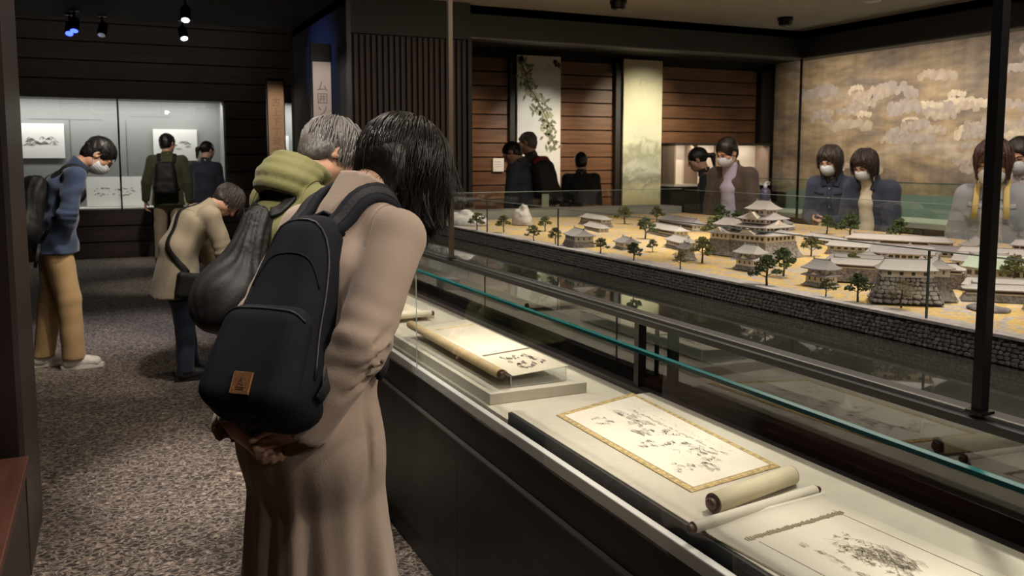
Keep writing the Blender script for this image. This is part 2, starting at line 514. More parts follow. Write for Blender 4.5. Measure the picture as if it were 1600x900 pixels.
# ------------------------------------------------------------------ the room
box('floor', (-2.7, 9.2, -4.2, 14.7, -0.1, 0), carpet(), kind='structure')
box('ceiling', (-2.7, 7.37, -4.2, 7.85, 2.9, 3.0), M_CEIL, kind='structure')
box('ceiling_far_aisle', (-2.7, 2.0, 7.85, 10.2, 2.9, 3.0), M_CEILD, kind='structure')
box('ceiling_rear_bay', (2.0, 9.2, 7.85, 10.4, 2.82, 3.0), M_CEILD, kind='structure')
box('ceiling_right_bay', (7.37, 9.2, -4.2, 7.85, 2.82, 3.0), M_CEILD, kind='structure')
box('ceiling_end_hall', (-2.7, 4.4, 10.2, 14.7, 3.6, 3.7), M_CEILD, kind='structure')
box('trim_1', (-2.7, 4.4, 10.2, 10.26, 2.9, 3.6), M_CEILD, kind='structure')
box('wall_left', (-2.8, -2.7, -4.2, 14.7, 0, 3.6), M_DARK, kind='structure')
box('wall_front', (-2.7, 9.2, -4.3, -4.2, 0, 3.0), M_DARK, kind='structure')
box('wall_right', (8.98, 9.2, -4.2, 10.4, 0, 2.82), M_DARK, kind='structure')
box('beam_back', (3.19, 7.57, 7.85, 8.05, 2.59, 2.9), M_BEAM, kind='structure')
box('beam_right', (7.37, 7.57, -4.2, 7.85, 2.59, 2.9), M_BEAM, kind='structure')
box('trim_2', (3.19, 7.37, 7.835, 7.85, 2.585, 2.60), pm('beam_lip', (0.14, 0.14, 0.13), 0.4), kind='structure')
box('trim_3', (7.355, 7.37, -4.2, 7.835, 2.585, 2.60), MATS['beam_lip'], kind='structure')
box('wall_hall_right', (4.2, 4.4, 10.4, 14.7, 0, 3.6), M_DARK, kind='structure')

# rear wall with planks
rw = box('wall_back', (2.0, 9.2, 10.23, 10.4, 0, 2.82), M_BLACKV, kind='structure')
rng = random.Random(4)
for (x0, x1) in ((3.19, 4.70), (5.40, 6.27), (6.95, 8.72)):
    base = None
    z = 0.02; i = 0
    while z < 2.66:
        if base is None:
            base = MB().box(-(x1-x0)/2, (x1-x0)/2, -0.03, 0.0, 0, 0.166).mesh('plank', M_PLANK)
        o = link('plank', base, rw, bevel=0.004)
        o.location = ((x0+x1)/2 - 5.6, 10.23 - 10.315 - rng.uniform(0, 0.004), z)
        z += 0.180
# dark strips painting the shaded recesses by the paintings, last one dark wood
for i, x in enumerate((4.74, 6.31, 8.80)):
    box('trim_%d' % (4 + i), (x-0.045, x+0.045 + (0.1 if i == 2 else 0), 10.12, 10.23, 0, 2.72), pm('shadow_gap_dark_wood', (0.020, 0.014, 0.011), 0.5), kind='structure')

# block between aisle and model room, front clad with vertical slats
blk = box('wall_block', (2.0, 3.19, 7.80, 10.23, 0, 2.9), M_NAVY, kind='structure')
sl = MB()
x = 2.06
while x < 3.17:
    sl.box(x - 2.595, x + 0.030 - 2.595, -0.035, 0, 0.02, 2.55); x += 0.055
s_ = sl.build('vertical_slats', M_SLAT, blk, loc=(0, -1.215, 0)); s_['kind'] = 'stuff'
MB().box(-0.59, 0.59, -0.045, 0, 2.56, 2.9).build('fascia_board', M_BEAM, blk, loc=(0, -1.215, 0))
MB().box(-0.02, 0.02, -0.05, 0, 0, 2.9).build('corner_post', pm('corner_metal', (0.07, 0.065, 0.075), 0.4, 0.2), blk, loc=(-0.585, -1.215, 0))
MB().box(-0.02, 0.02, -0.05, 0, 0, 2.58).build('corner_post', M_DARK, blk, loc=(0.58, -1.215, 0))

# end wall of the aisle: dark planks around two lit wall cases
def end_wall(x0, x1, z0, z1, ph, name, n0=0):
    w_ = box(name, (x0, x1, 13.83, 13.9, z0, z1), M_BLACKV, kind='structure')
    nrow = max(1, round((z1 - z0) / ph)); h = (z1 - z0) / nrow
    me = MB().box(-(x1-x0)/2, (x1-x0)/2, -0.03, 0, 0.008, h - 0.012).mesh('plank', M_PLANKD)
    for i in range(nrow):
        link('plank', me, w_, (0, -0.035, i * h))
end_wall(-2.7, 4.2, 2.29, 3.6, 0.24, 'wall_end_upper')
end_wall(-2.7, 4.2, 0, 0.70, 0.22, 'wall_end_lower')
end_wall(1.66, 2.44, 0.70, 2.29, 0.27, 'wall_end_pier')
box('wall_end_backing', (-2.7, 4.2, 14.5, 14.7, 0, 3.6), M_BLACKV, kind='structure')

# near left column and low wooden ledge
col = box('column', (-0.95, -0.31, 3.32, 3.93, 0, 2.9), pm('column_wood', (0.020, 0.012, 0.010), 0.4, var=(3, 0.3, (6, 6, 0.5)), bump=(10, 0.08, (6, 6, 0.5))), kind='structure')
MB().box(-0.012, 0.012, -0.29, 0.29, 0, 2.9).build('lit_side_face', pm('column_lit_side', (0.055, 0.042, 0.038), 0.4), col, loc=(0.325, 0, 0))  # side face given a lighter colour as if lit
t = thing('bench', 'low reddish wooden ledge with dark sides beside the left column', 'bench', (-0.62, 2.3, 0))
MB().box(-0.35, 0.33, -1.0, 0.95, 0, 0.42).build('side_panel', pm('bench_side', (0.030, 0.014, 0.011), 0.45, var=(5, 0.3)), t)
MB().box(-0.36, 0.345, -1.01, 0.965, 0.42, 0.45).build('seat_board', pm('bench_top', (0.085, 0.028, 0.017), 0.45, var=(4, 0.3, (6, 0.6, 6))), t, bevel=0.004)

# ------------------------------------------------------------------ lit wall case at the end of the aisle
M_GREYWALL = pm('grey_backboard', (0.30, 0.305, 0.30), 0.8, var=(2, 0.05))
M_PAPER = pm('paper', (0.80, 0.77, 0.70), 0.8, var=(6, 0.05))
M_PAPERW = pm('white_paper', (0.86, 0.85, 0.82), 0.8)
M_INK = pm('ink', (0.045, 0.038, 0.034), 0.9)
M_INKL = pm('ink_wash', (0.30, 0.285, 0.28), 0.9)
M_DECKW = pm('case_floor', (0.70, 0.68, 0.62), 0.8)

def wall_case(x0, x1, label, mull, power):
    cx = (x0 + x1) / 2; W = x1 - x0
    t = thing('wall_showcase', label, 'showcase', (cx, 13.85, 0.70))
    MB().box(-W/2, W/2, 0.52, 0.55, 0, 1.59).build('back_panel', M_GREYWALL, t)
    MB().box(-W/2, -W/2+0.02, 0, 0.52, 0, 1.59).build('side_panel', M_GREYWALL, t)
    MB().box(W/2-0.02, W/2, 0, 0.52, 0, 1.59).build('side_panel', M_GREYWALL, t)
    MB().box(-W/2, W/2, 0, 0.52, -0.02, 0.02).build('case_floor', M_DECKW, t)
    MB().box(-W/2, W/2, 0, 0.55, 1.59, 1.62).build('case_top', M_DARK, t)
    MB().add([(-W/2, 0.0, 0.02), (W/2, 0.0, 0.02), (W/2, 0.0, 1.59), (-W/2, 0.0, 1.59)], [(0, 1, 2, 3)]).build('glass_pane', M_GLASS, t)
    for m_ in mull:
        MB().box(-0.012, 0.012, -0.015, 0.015, 0, 1.59).build('mullion', M_BLACK, t, loc=(m_ - cx, 0, 0))
    # board joints on the back panel
    j = pm('joint_line', (0.16, 0.16, 0.16), 0.8)
    for (a, b, z0, z1) in ((-0.42, -0.41, 0.60, 1.30), (-0.9, 0.0, 1.30, 1.306), (0.35, 0.9, 1.36, 1.366), (0.30, 0.306, 0.4, 1.30)):
        MB().box(a*W/3.2, b*W/3.2 + 0.004, 0.515, 0.52, z0, z1).build('panel_joint', j, t)
    l = bpy.data.lights.new('case_strip', 'AREA'); l.shape = 'RECTANGLE'; l.size = W * 0.95; l.size_y = 0.12
    l.energy = power; l.color = (1.0, 0.97, 0.92)
    lo = bpy.data.objects.new('case_strip_light', l); COL.objects.link(lo); lo.parent = t
    lo.location = (0, 0.16, 1.57); lo.rotation_euler = (R(14), 0, 0)
    return t
wall_case(-1.70, 1.66, 'lit wall case with grey backboard and two pinned drawings, left end of hall', (0.19,), 26)
wall_case(2.44, 4.10, 'lit wall case glimpsed between the two vertical paper signs', (2.73,), 18)

def ink_scene(mb, rg, x0, x1, y0, y1, kind, n, us=1.0, wm=1.0):
    """ink strokes laid flat on z=0 inside the rectangle; kinds: town, tree, mountain, text"""
    def stroke(pts, wd):
        m_ = len(pts); o = len(mb.v)
        for i, (x, y) in enumerate(pts):
            a = pts[max(0, i-1)]; b = pts[min(m_-1, i+1)]
            dx, dy = b[0]-a[0], b[1]-a[1]; L = math.hypot(dx, dy) or 1
            w_ = wd * wm * (0.35 + 0.65 * math.sin(math.pi * (i + 0.6) / (m_ + 0.2)))
            mb.v.append((x - dy/L*w_, y + dx/L*w_, 0)); mb.v.append((x + dy/L*w_, y - dx/L*w_, 0))
        for i in range(m_-1):
            mb.f.append((o+2*i, o+2*i+1, o+2*i+3, o+2*i+2))
    W, H = x1-x0, y1-y0
    u = min(W, H) * us
    for i in range(n):
        cx = rg.uniform(x0, x1); cy = rg.uniform(y0, y1)
        if kind == 'mountain':
            # peaks in rows with hatching
            h = u * rg.uniform(0.10, 0.28); w_ = h * rg.uniform(0.8, 1.5)
            stroke([(cx-w_, cy), (cx-w_*0.5, cy+h*0.55), (cx, cy+h), (cx+w_*0.4, cy+h*0.55), (cx+w_, cy+h*0.05)], u*0.006)
            for k in range(5):
                xx = cx + rg.uniform(-0.6, 0.6)*w_
                stroke([(xx, cy+h*rg.uniform(0.3, 0.7)), (xx+rg.uniform(-.1, .1)*w_, cy+h*0.1)], u*0.005)
        elif kind == 'tree':
            for k in range(9):
                a = rg.uniform(0, 6.28); r_ = u * 0.06 * rg.random()
                px, py = cx + r_*math.cos(a)*1.8, cy + r_*math.sin(a)
                stroke([(px-u*.03, py), (px, py+u*.018), (px+u*.03, py-u*.004)], u*0.007)
            stroke([(cx, cy-u*.12), (cx+u*.01, cy)], u*0.006)
        elif kind == 'town':
            w_ = u * rg.uniform(0.03, 0.09); h = w_ * rg.uniform(0.3, 0.6)
            stroke([(cx-w_*1.2, cy+h*.7), (cx, cy+h*1.5), (cx+w_*1.2, cy+h*.7)], u*0.006)
            stroke([(cx-w_, cy+h*.7), (cx-w_, cy), (cx+w_, cy), (cx+w_, cy+h*.7)], u*0.004)
            stroke([(cx-w_*1.5, cy-h*.3), (cx+w_*1.5, cy-h*.4)], u*0.003)
        elif kind == 'text':
            s_ = u * 0.02
            for k in range(4):
                ax, ay = cx + rg.uniform(-1, 1)*s_, cy + rg.uniform(-1, 1)*s_
                stroke([(ax, ay), (ax + rg.uniform(-1, 1)*s_*1.6, ay + rg.uniform(-1, 1)*s_*1.6)], s_*0.18)

def clusters(rg, pts, kind, n, sx, sy):
    mb = MB()
    for (px, py) in pts:
        ink_scene(mb, rg, px - sx, px + sx, py - sy, py + sy, kind, n)
    return mb

# pinned drawings in the end case (upright, ink on white mounts)
def pinned(x0, x1, z0, z1, label, seed, y=14.352, kind='mountain'):
    W, H = x1-x0, z1-z0
    t = thing('framed_drawing', label, 'drawing', ((x0+x1)/2, y, z0))
    MB().box(-W/2, W/2, -0.02, 0.0, 0, H).build('mount', M_PAPERW, t)
    rg = random.Random(seed)
    mb = MB()
    ink_scene(mb, rg, -W*0.34, W*0.32, -H*0.16, H*0.06, kind, 30, 1.5, 4.0)
    o = mb.build('ink_drawing', M_INKL, t, loc=(0, -0.0215, H*0.5)); o.rotation_euler = (R(90), 0, 0); o['kind'] = 'stuff'
pinned(-1.13, -0.53, 1.44, 1.94, 'white pinned drawing of a wooded hill above the denim shirt man', 1)
pinned(0.67, 1.30, 1.40, 1.88, 'white pinned drawing of hills behind the olive jacket visitor', 2)
def leaning(x0, x1, label, seed, H=0.56):
    W = x1-x0
    t = thing('leaning_panel', label, 'drawing', ((x0+x1)/2, 14.15, 0.722)); t.rotation_euler = (R(-12), 0, 0)
    MB().box(-W/2, W/2, -0.02, 0, 0.004, H).build('mount', M_PAPERW, t)
    mb = MB(); ink_scene(mb, random.Random(seed), -W*.36, W*.34, -H*.16, H*.12, 'town', 30, 1.6, 3.0)
    o = mb.build('ink_drawing', M_INKL, t, loc=(0, -0.0215, H*.5)); o.rotation_euler = (R(90), 0, 0); o['kind'] = 'stuff'
leaning(-0.27, 0.50, 'white drawing panel leaning in the end case below the mullion', 5, 0.45)
leaning(-1.45, -0.62, 'white drawing panel leaning in the end case behind the denim shirt man', 6, 0.40)
# rolled scrolls on the floor of the end case
t = thing('scroll_stack', 'pale yellow rolled scroll in end case between the two far visitors', 'scroll', (1.13, 14.05, 0.722))
MB().box(-0.22, 0.22, -0.12, 0.12, 0, 0.03).build('tray', M_DECKW, t)
MB().lathe([(0.03, -0.2), (0.045, -0.19), (0.045, 0.19), (0.03, 0.2)], 12, (0, 0, 0.075), 'x').build('roll', pm('old_silk', (0.66, 0.55, 0.30), 0.7), t, True)
pinned(2.48, 2.70, 1.35, 1.80, 'small drawing seen between the two paper signs', 8)
pinned(2.84, 3.2, 1.35, 1.80, 'small drawing half hidden behind the right paper sign', 9)

# vertical paper signs on dark posts
def text_mesh(body, size, mat, parent, loc, rot, name='lettering', extr=0.0006, ls=1.0):
    c = bpy.data.curves.new('txt', 'FONT'); c.body = body; c.size = size; c.extrude = extr
    c.align_x = 'CENTER'; c.align_y = 'CENTER'; c.space_line = ls
    o = bpy.data.objects.new('txt', c); COL.objects.link(o)
    dg = bpy.context.evaluated_depsgraph_get()
    me = bpy.data.meshes.new_from_object(o.evaluated_get(dg))
    bpy.data.objects.remove(o); bpy.data.curves.remove(c)
    me.materials.clear(); me.materials.append(mat)
    q = link(name, me, parent, loc); q.rotation_euler = rot
    return q

def totem(x, y, ztop, zcap, w_, col, label, text, tcol):
    t = thing('sign_post', label, 'sign', (x, y, 0))
    MB().box(-w_/2-0.012, w_/2+0.012, 0, 0.05, 0.02, zcap).build('post', M_BLACK, t)
    MB().box(-w_/2-0.05, w_/2+0.05, -0.1, 0.15, 0, 0.02).build('foot_plate', M_BLACK, t)
    MB().box(-w_/2, w_/2, -0.008, 0, 0.9, ztop).build('paper_panel', pm('sign_paper_' + name_of(col), col, 0.8, var=(4, 0.05)), t)
    tm = text_mesh('\n'.join(text), 0.108, pm('sign_ink_' + name_of(tcol), tcol, 0.8), t, (0, -0.0090, ztop - 0.108*0.62*len(text) - 0.10), (R(90), 0, 0), ls=1.05); tm['kind'] = 'stuff'
def name_of(c): return '%02d%02d%02d' % tuple(int(v * 99) for v in c)
totem(1.852, 8.15, 2.33, 2.50, 0.168, (0.62, 0.53, 0.48), 'tall pale paper sign with dark cap and vertical lettering, beside the navy wall',
      ['ム', '囲', 'ソ', '丁', '桜', '会', '堂'], (0.26, 0.20, 0.18))
totem(1.822, 10.4, 2.33, 2.36, 0.18, (0.66, 0.44, 0.29), 'peach paper sign with vertical lettering behind the grey haired man',
      ['古', '上', '下', '丁', '蔵', '中', '上', '一', '本'], (0.45, 0.28, 0.19))

# ------------------------------------------------------------------ near table case
CF, CB = 0.955, 1.48
Y0, Y1 = -1.2, 6.9
M_DECK = pm('cream_deck', (0.56, 0.52, 0.43), 0.75, var=(18, 0.05), bump=(120, 0.05))
M_RAIL = pm('rear_rail', (0.055, 0.048, 0.055), 0.32, 0.5)
t = thing('table_case', 'long dark table showcase with a cream deck, in front of the beige coat woman', 'showcase', (1.2, 2.8, 0))
def tb(x0, x1, y0, y1, z0, z1, name, mat, bevel=0, kind=None):
    o = MB().box(x0-1.2, x1-1.2, y0-2.8, y1-2.8, z0, z1).build(name, mat, t, bevel=bevel)
    if kind: o['kind'] = kind
    return o
yy = [Y0, 2.46, 4.9, Y1]
tb(CF+0.02, CB+0.02, Y0, Y1, 0.0, 0.112, 'kick_board', M_PLINTH)
for a, b in zip(yy[:-1], yy[1:]):
    tb(CF, CB+0.02, a+0.001, b-0.001, 0.118, 0.578, 'plinth_panel', M_PLINTH)
tb(CF+0.006, CB+0.02, Y0, Y1, 0.583, 0.692, 'fascia', M_FASCIA)
tb(CF-0.004, CF+0.016, Y0, Y1, 0.692, 0.723, 'steel_edge', M_STEEL, bevel=0.003)
tb(CF+0.016, CF+0.034, Y0, Y1, 0.692, 0.708, 'edge_channel', M_FASCIA)
tb(CF+0.034, CB, 2.15, Y1, 0.70, 0.720, 'deck_board', M_DECK)
tb(CF+0.042, CB-0.02, Y0, 2.146, 0.694, 0.745, 'raised_deck_board', M_DECK, bevel=0.002)
tb(CF+0.034, CF+0.042, Y0, 2.146, 0.694, 0.742, 'deck_face_shade', M_FASCIA)  # dark strip painting the shade on the raised board's front face
tb(CB-0.022, CB+0.012, Y0, Y1, 0.720, 0.742, 'rear_rail', M_RAIL, bevel=0.003)
tb(CB+0.012, CB+0.076, Y0, Y1, 0.690, 0.706, 'rear_gutter', pm('matte_black', (0.010, 0.011, 0.010), 0.9, spec=0.1))
tb(CB+0.068, CB+0.076, Y0, Y1, 0.706, 0.862, 'reflection_blocker', pm('matte_black', (0.010, 0.011, 0.010), 0.9, spec=0.1))  # matte sheet added to keep the moat block's reflections out of the glass
# rear glass with its frame
for (a, b) in ((Y0, 2.22), (2.245, 4.9), (4.925, Y1)):
    MB().add([(CB+0.062-1.2, a-2.8, 0.71), (CB+0.062-1.2, b-2.8, 0.71), (CB+0.062-1.2, b-2.8, 0.94), (CB+0.062-1.2, a-2.8, 0.94)], [(0, 1, 2, 3)]).build('rear_glass', M_GLASSB, t)
for y in (2.47, 3.6):
    tb(CB+0.060, CB+0.064, y-0.003, y+0.003, 0.71, 0.94, 'glass_joint', M_BLACK)
for y in (2.2325, 4.9125):
    tb(CB-0.014, CB+0.014, y-0.0125, y+0.0125, 0.742, 0.94, 'rear_post', M_BLACK)
tb(CB-0.016, CB+0.076, Y0, Y1, 0.940, 0.958, 'top_frame', M_FASCIA, bevel=0.002)
tb(CB+0.004, CB+0.014, Y0, Y1, 0.958, 0.966, 'top_frame_lip', pm('frame_lip', (0.30, 0.30, 0.29), 0.25, 0.7))
# front glass panes with green edge
for (a, b) in ((Y0, 2.809), (2.813, 4.085), (4.089, 5.36), (5.364, Y1)):
    g = MB().add([(CF-0.008-1.2, a-2.8, 0.69), (CF-0.008-1.2, b-2.8, 0.69), (CF-0.008-1.2, b-2.8, 1.066), (CF-0.008-1.2, a-2.8, 1.066)], [(0, 1, 2, 3)]).build('front_glass', M_GLASS, t)
    MB().box(CF-0.014-1.2, CF-0.002-1.2, a-2.8, b-2.8, 1.064, 1.071).build('glass_edge', M_GEDGE, g)
    MB().box(CF-0.0095-1.2, CF-0.0065-1.2, b-0.0008-2.8, b+0.0008-2.8, 0.72, 1.064).build('glass_edge', M_GRIM, g)
tb(CF-0.012, CF+0.004, Y0, Y1, 0.5785, 0.5835, 'glass_channel', pm('channel_metal', (0.10, 0.09, 0.085), 0.4, 0.5))

# riser slab with acrylic stand and scrolls in the far bay
rs = thing('riser_block', 'low cream riser slab under the scroll on its clear stand', 'riser', (1.165, 2.82, 0.720))
MB().box(-0.165, 0.165, -0.52, 0.52, 0, 0.034).build('slab', M_DECK, rs, bevel=0.002)
M_ACRYL = glass_mat('clear_acrylic', (0.93, 0.95, 0.95), boost=2.2)
M_ACED = pm('acrylic_edge', (0.75, 0.76, 0.75), 0.2)

ac = thing('acrylic_stand', 'clear acrylic stand carrying the scroll on the riser slab', 'stand', (1.165, 2.745, 0.754))
x0, x1, y0, y1, h0, h1 = -0.075, 0.115, -0.40, 0.44, 0.034, 0.046
v = [(x0, y0, 0.001), (x1, y0, 0.001), (x1, y0, h1), (x0, y0, h0), (x0, y1, 0.001), (x1, y1, 0.001), (x1, y1, h1), (x0, y1, h0)]
MB().add(v, [(0, 1, 2, 3), (4, 5, 6, 7), (0, 3, 7, 4), (1, 2, 6, 5), (3, 2, 6, 7)]).build('acrylic_box', M_ACRYL, ac)
eb = MB()
for a, b in ((0, 3), (0, 1), (1, 2), (2, 3), (3, 7), (2, 6)):
    eb.tube([v[a], v[b]], 0.0012, 5)
eb.build('acrylic_edge', M_ACED, ac)
M_OLD = pm('aged_paper', (0.78, 0.71, 0.56), 0.8, var=(5, 0.08))
M_PARCH = pm('parchment', (0.80, 0.75, 0.635), 0.8, var=(7, 0.07))
M_SILK = pm('mount_silk', (0.46, 0.34, 0.16), 0.75, var=(60, 0.35))
M_ROLL = pm('roll_backing', (0.50, 0.38, 0.20), 0.7, var=(12, 0.15))
M_KNOB = pm('roller_end_wood', (0.060, 0.022, 0.015), 0.35)
M_INKB = pm('brown_ink', (0.075, 0.055, 0.042), 0.9)
M_INKM = pm('brown_ink_wash', (0.20, 0.155, 0.105), 0.9)

def spiral_end(mb_dark, c, r_, axis):
    pass

def roller(parent, c, L, r_, axis, mat, knob=0.5, name='roll'):
    """rolled paper about an axis ('x' or 'y') with recessed dark rod ends"""
    mb = MB().lathe([(r_*0.72, -L/2+0.001), (r_*0.78, -L/2), (r_, -L/2+0.001), (r_, L/2-0.001), (r_*0.78, L/2), (r_*0.72, L/2-0.001)], 28, c, axis)
    ro = mb.build(name, mat, parent, True)
    k = MB()
    for sgn in (-1, 1):
        o = len(k.v)
        pr = [(0.0005, sgn*(L/2+0.0125)), (r_*knob*0.8, sgn*(L/2+0.0125)), (r_*knob, sgn*(L/2+0.009)), (r_*knob, sgn*(L/2-0.004))]
        if sgn < 0: pr = pr[::-1]
        k.lathe(pr, 20, c, axis)
        # wound layers seen on the end
        for q in (0.95, 0.80, 0.66):
            P = []
            for a in range(25):
                an = 2*math.pi*a/24
                p = (r_*q*math.cos(an), r_*q*math.sin(an), sgn*(L/2+0.0004))
                p = (p[2], p[0], p[1]) if axis == 'x' else (p[1], p[2], p[0])
                P.append((c[0]+p[0], c[1]+p[1], c[2]+p[2]))
            k.tube(P, r_*0.045, 4, False)
    k.build('roller_end', M_KNOB, ro, True)
    return ro

# scroll on the acrylic stand: roller along the case, sheet sloping up to the rear
sc1 = thing('open_scroll', 'open hand scroll draped on the acrylic stand, roller hanging at its front', 'scroll', (1.165, 2.76, 0.79))
roller(sc1, (-0.115, 0.0, 0.012), 0.86, 0.0155, 'y', M_ROLL, 0.62)
def sheet(parent, prof, y0, y1, mat, name='sheet', th=0.0012):
    """sheet from a cross-section polyline in xz, extruded along y"""
    mb = MB(); n = len(prof)
    for y in (y0, y1):
        for x, z in prof: mb.v.append((x, y, z))
        for x, z in prof: mb.v.append((x, y, z - th))
    for i in range(n-1):
        mb.f += [(i, i+1, 2*n+i+1, 2*n+i), (n+i+1, n+i, 3*n+i, 3*n+i+1), (i+1, i, n+i, n+i+1), (2*n+i, 2*n+i+1, 3*n+i+1, 3*n+i)]
    mb.f += [(0, 2*n, 3*n, n), (n-1, 2*n-1, 4*n-1, 3*n-1)]
    return mb.build(name, mat, parent, True)
zt = lambda x: 0.001 + 0.034 - 0.036 + (x + 0.075) / 0.19 * 0.012 + 0.0025
prof = [(-0.108, 0.0265), (-0.098, 0.022), (-0.086, 0.010)] + [(x, zt(x)) for x in (-0.072, -0.04, 0.0, 0.05, 0.10, 0.118)]
sheet(sc1, prof, -0.425, 0.425, M_OLD)
def flat_ink(parent, mb, mat, loc, rot=(0, 0, 0), name='ink_drawing'):
    o = mb.build(name, mat, parent, loc=loc); o.rotation_euler = rot; o['kind'] = 'stuff'; return o
rg = random.Random(21)
tilt = -math.atan(0.012 / 0.19)
zc = zt(0.03)
mb = clusters(rg, [(-0.17, 0.35), (-0.20, 0.28), (-0.16, 0.23)], 'tree', 5, 0.03, 0.03)
mb2 = MB()
# drawing is laid with its own x along -y of the case
ink_scene(mb2, rg, -0.36, -0.20, -0.06, 0.05, 'town', 26, 1.3, 1.3); ink_scene(mb2, rg, -0.37, -0.22, -0.05, 0.05, 'tree', 8, 1.3, 1.3)
ink_scene(mb2, rg, -0.05, 0.12, -0.06, 0.02, 'text', 10); ink_scene(mb2, rg, 0.15, 0.33, -0.06, 0.05, 'text', 16)
o = flat_ink(sc1, mb2, M_INKB, (0.03, 0, zc + 0.0010)); o.rotation_mode = 'ZYX'; o.rotation_euler = Euler((0, tilt, R(90)), 'ZYX')
for y in (-0.15, 0.33):
    b = MB()
    b.box(-0.085, 0.085, y - 0.008, y + 0.008, 0, 0.0004)
    o = b.build('silk_band', M_INKM if y < 0 else pm('pale_band', (0.62, 0.50, 0.26), 0.8, var=(40, 0.3)), sc1, loc=(0.03, 0, zc + 0.0003)); o.rotation_euler = (0, tilt, 0)

# further scroll, partly hidden behind the coat
sc2 = thing('open_scroll', 'scroll with a dark red roller end beyond the riser slab, beside the coat sleeve', 'scroll', (1.19, 3.85, 0.742))
roller(sc2, (-0.02, -0.20, 0.010), 0.26, 0.0145, 'x', M_OLD, 0.75)
MB().box(-0.15, 0.11, -0.2, 0.5, -0.002, 0.0).build('sheet', M_OLD, sc2)
MB().box(-0.19, 0.14, -0.16, 0.6, -0.022, -0.003).build('riser', M_DECK, sc2)
mb = MB(); ink_scene(mb, rg, -0.12, 0.08, -0.1, 0.4, 'town', 24); flat_ink(sc2, mb, M_INKM, (0, 0, 0.0008))
sc3 = thing('acrylic_weight', 'small clear acrylic block on the deck far behind the scrolls', 'block', (1.38, 4.5, 0.720))
MB().box(-0.05, 0.05, -0.05, 0.05, 0, 0.06).build('block', M_PAPERW, sc3, bevel=0.004)

# flat mounted map with a silk border
fm = thing('flat_map', 'flat mounted ink map with gold silk border lying on the cream deck', 'map', (1.245, 1.77, 0.7455))
A = [(-0.153, 0.285), (0.160, 0.385), (0.125, -0.285), (-0.153, -0.325)]
def quad_slab(mb, q, z0, z1): return mb.prism([(p[0], p[1]) for p in q[::-1]], z0, z1)
quad_slab(MB(), A, 0, 0.0018).build('silk_mount', M_SILK, fm)
cx = sum(p[0] for p in A)/4; cy = sum(p[1] for p in A)/4
B = [(-0.136, 0.268), (0.143, 0.352), (0.108, -0.268), (-0.134, -0.305)]
quad_slab(MB(), B, 0.0016, 0.0026).build('paper', M_PARCH, fm)
rg = random.Random(5)
mb = MB()
def put_cl(px, py, kind, n, sx=0.028, sy=0.028):
    ink_scene(mb, rg, -py - sx, -py + sx, px - sy, px + sy, kind, n, max(1.0, 0.11 / min(2*sx, 2*sy)), 0.55)
for (px, py, k, n) in ((-0.07, 0.18, 'tree', 9), (-0.065, -0.03, 'tree', 10), (-0.02, 0.05, 'town', 30), (0.0, -0.06, 'tree', 10), (0.01, 0.12, 'town', 30),
                       (-0.08, -0.2, 'tree', 7), (0.03, 0.19, 'town', 22), (0.045, 0.02, 'tree', 7), (0.02, -0.13, 'town', 20), (-0.03, -0.22, 'town', 16), (0.0, -0.2, 'tree', 8), (0.02, 0.22, 'mountain', 6), (-0.01, -0.1, 'mountain', 6)):
    put_cl(px, py, k, n)
for i in range(16):
    put_cl(0.058, 0.22 - i*0.026, 'town', 2, 0.015, 0.005)
    put_cl(0.085, 0.25 - i*0.028, 'text', 3, 0.014, 0.006)
for i in range(14):
    put_cl(-0.01 + 0.03*math.sin(i*1.1), 0.22 - i*0.032, 'text', 2, 0.016, 0.02)
o = flat_ink(fm, mb, M_INKB, (0, 0, 0.0030), (0, 0, R(-90)))
# the drawing frame is turned: its x runs toward the camera end
o.rotation_euler = (0, 0, R(-90))
gb = MB()
for i in range(4):
    a = Vector((*A[i], 0)); b = Vector((*A[(i+1) % 4], 0)); a2 = Vector((*B[i], 0)); b2 = Vector((*B[(i+1) % 4], 0))
    n = 26 if i % 2 else 14
    for k in range(n):
        tt = (k + 0.5) / n; p = (a.lerp(b, tt) + a2.lerp(b2, tt)) / 2
        gb.obox((p.x, p.y, 0.002), (0.006, 0.006, 0.0006), Matrix.Rotation(R(45), 3, 'Z'))
o = gb.build('silk_motif', pm('silk_gold', (0.72, 0.56, 0.22), 0.6), fm); o['kind'] = 'stuff'

# near scroll: thick roll, thin roller and sheet with a castle town drawing
r1 = thing('rolled_scroll', 'thick closed cream roll with dark round ends, next to the flat map', 'scroll', (1.190, 1.365, 0.7455))
roller(r1, (0, 0, 0.0215), 0.255, 0.0205, 'x', pm('roll_cream', (0.74, 0.66, 0.46), 0.75, var=(9, 0.08, (1, 6, 6))), 0.60)
M_KNOB2 = M_KNOB
MB().box(0.095 - 0.19, 0.122 - 0.19, -0.0216, 0.0216, 0.0, 0.002).build('paper_tail', M_PAPER, r1)
r1.rotation_euler = (0, 0, R(12))
s3 = thing('open_scroll', 'nearest open scroll with an ink castle town, thin roller at its far end', 'scroll', (1.175, 1.04, 0.7455))
ro = roller(s3, (0.0, 0.262, 0.0125), 0.345, 0.0115, 'x', pm('roll_pale', (0.76, 0.71, 0.60), 0.75), 0.7)
ro.rotation_euler = (0, 0, R(3))
s3.rotation_euler = (0, 0, R(4))
mb = MB(); n = 9
ys = [0.2515, 0.2495, 0.245, 0.236, 0.22, 0.18, 0.0, -0.6, -1.2]
zs = [0.0150, 0.0110, 0.0070, 0.0042, 0.0028, 0.0020, 0.0018, 0.0018, 0.0018]
for y, z in zip(ys, zs):
    mb.v += [(-0.165, y, z), (0.165, y, z), (-0.165, y, z - 0.0014), (0.165, y, z - 0.0014)]
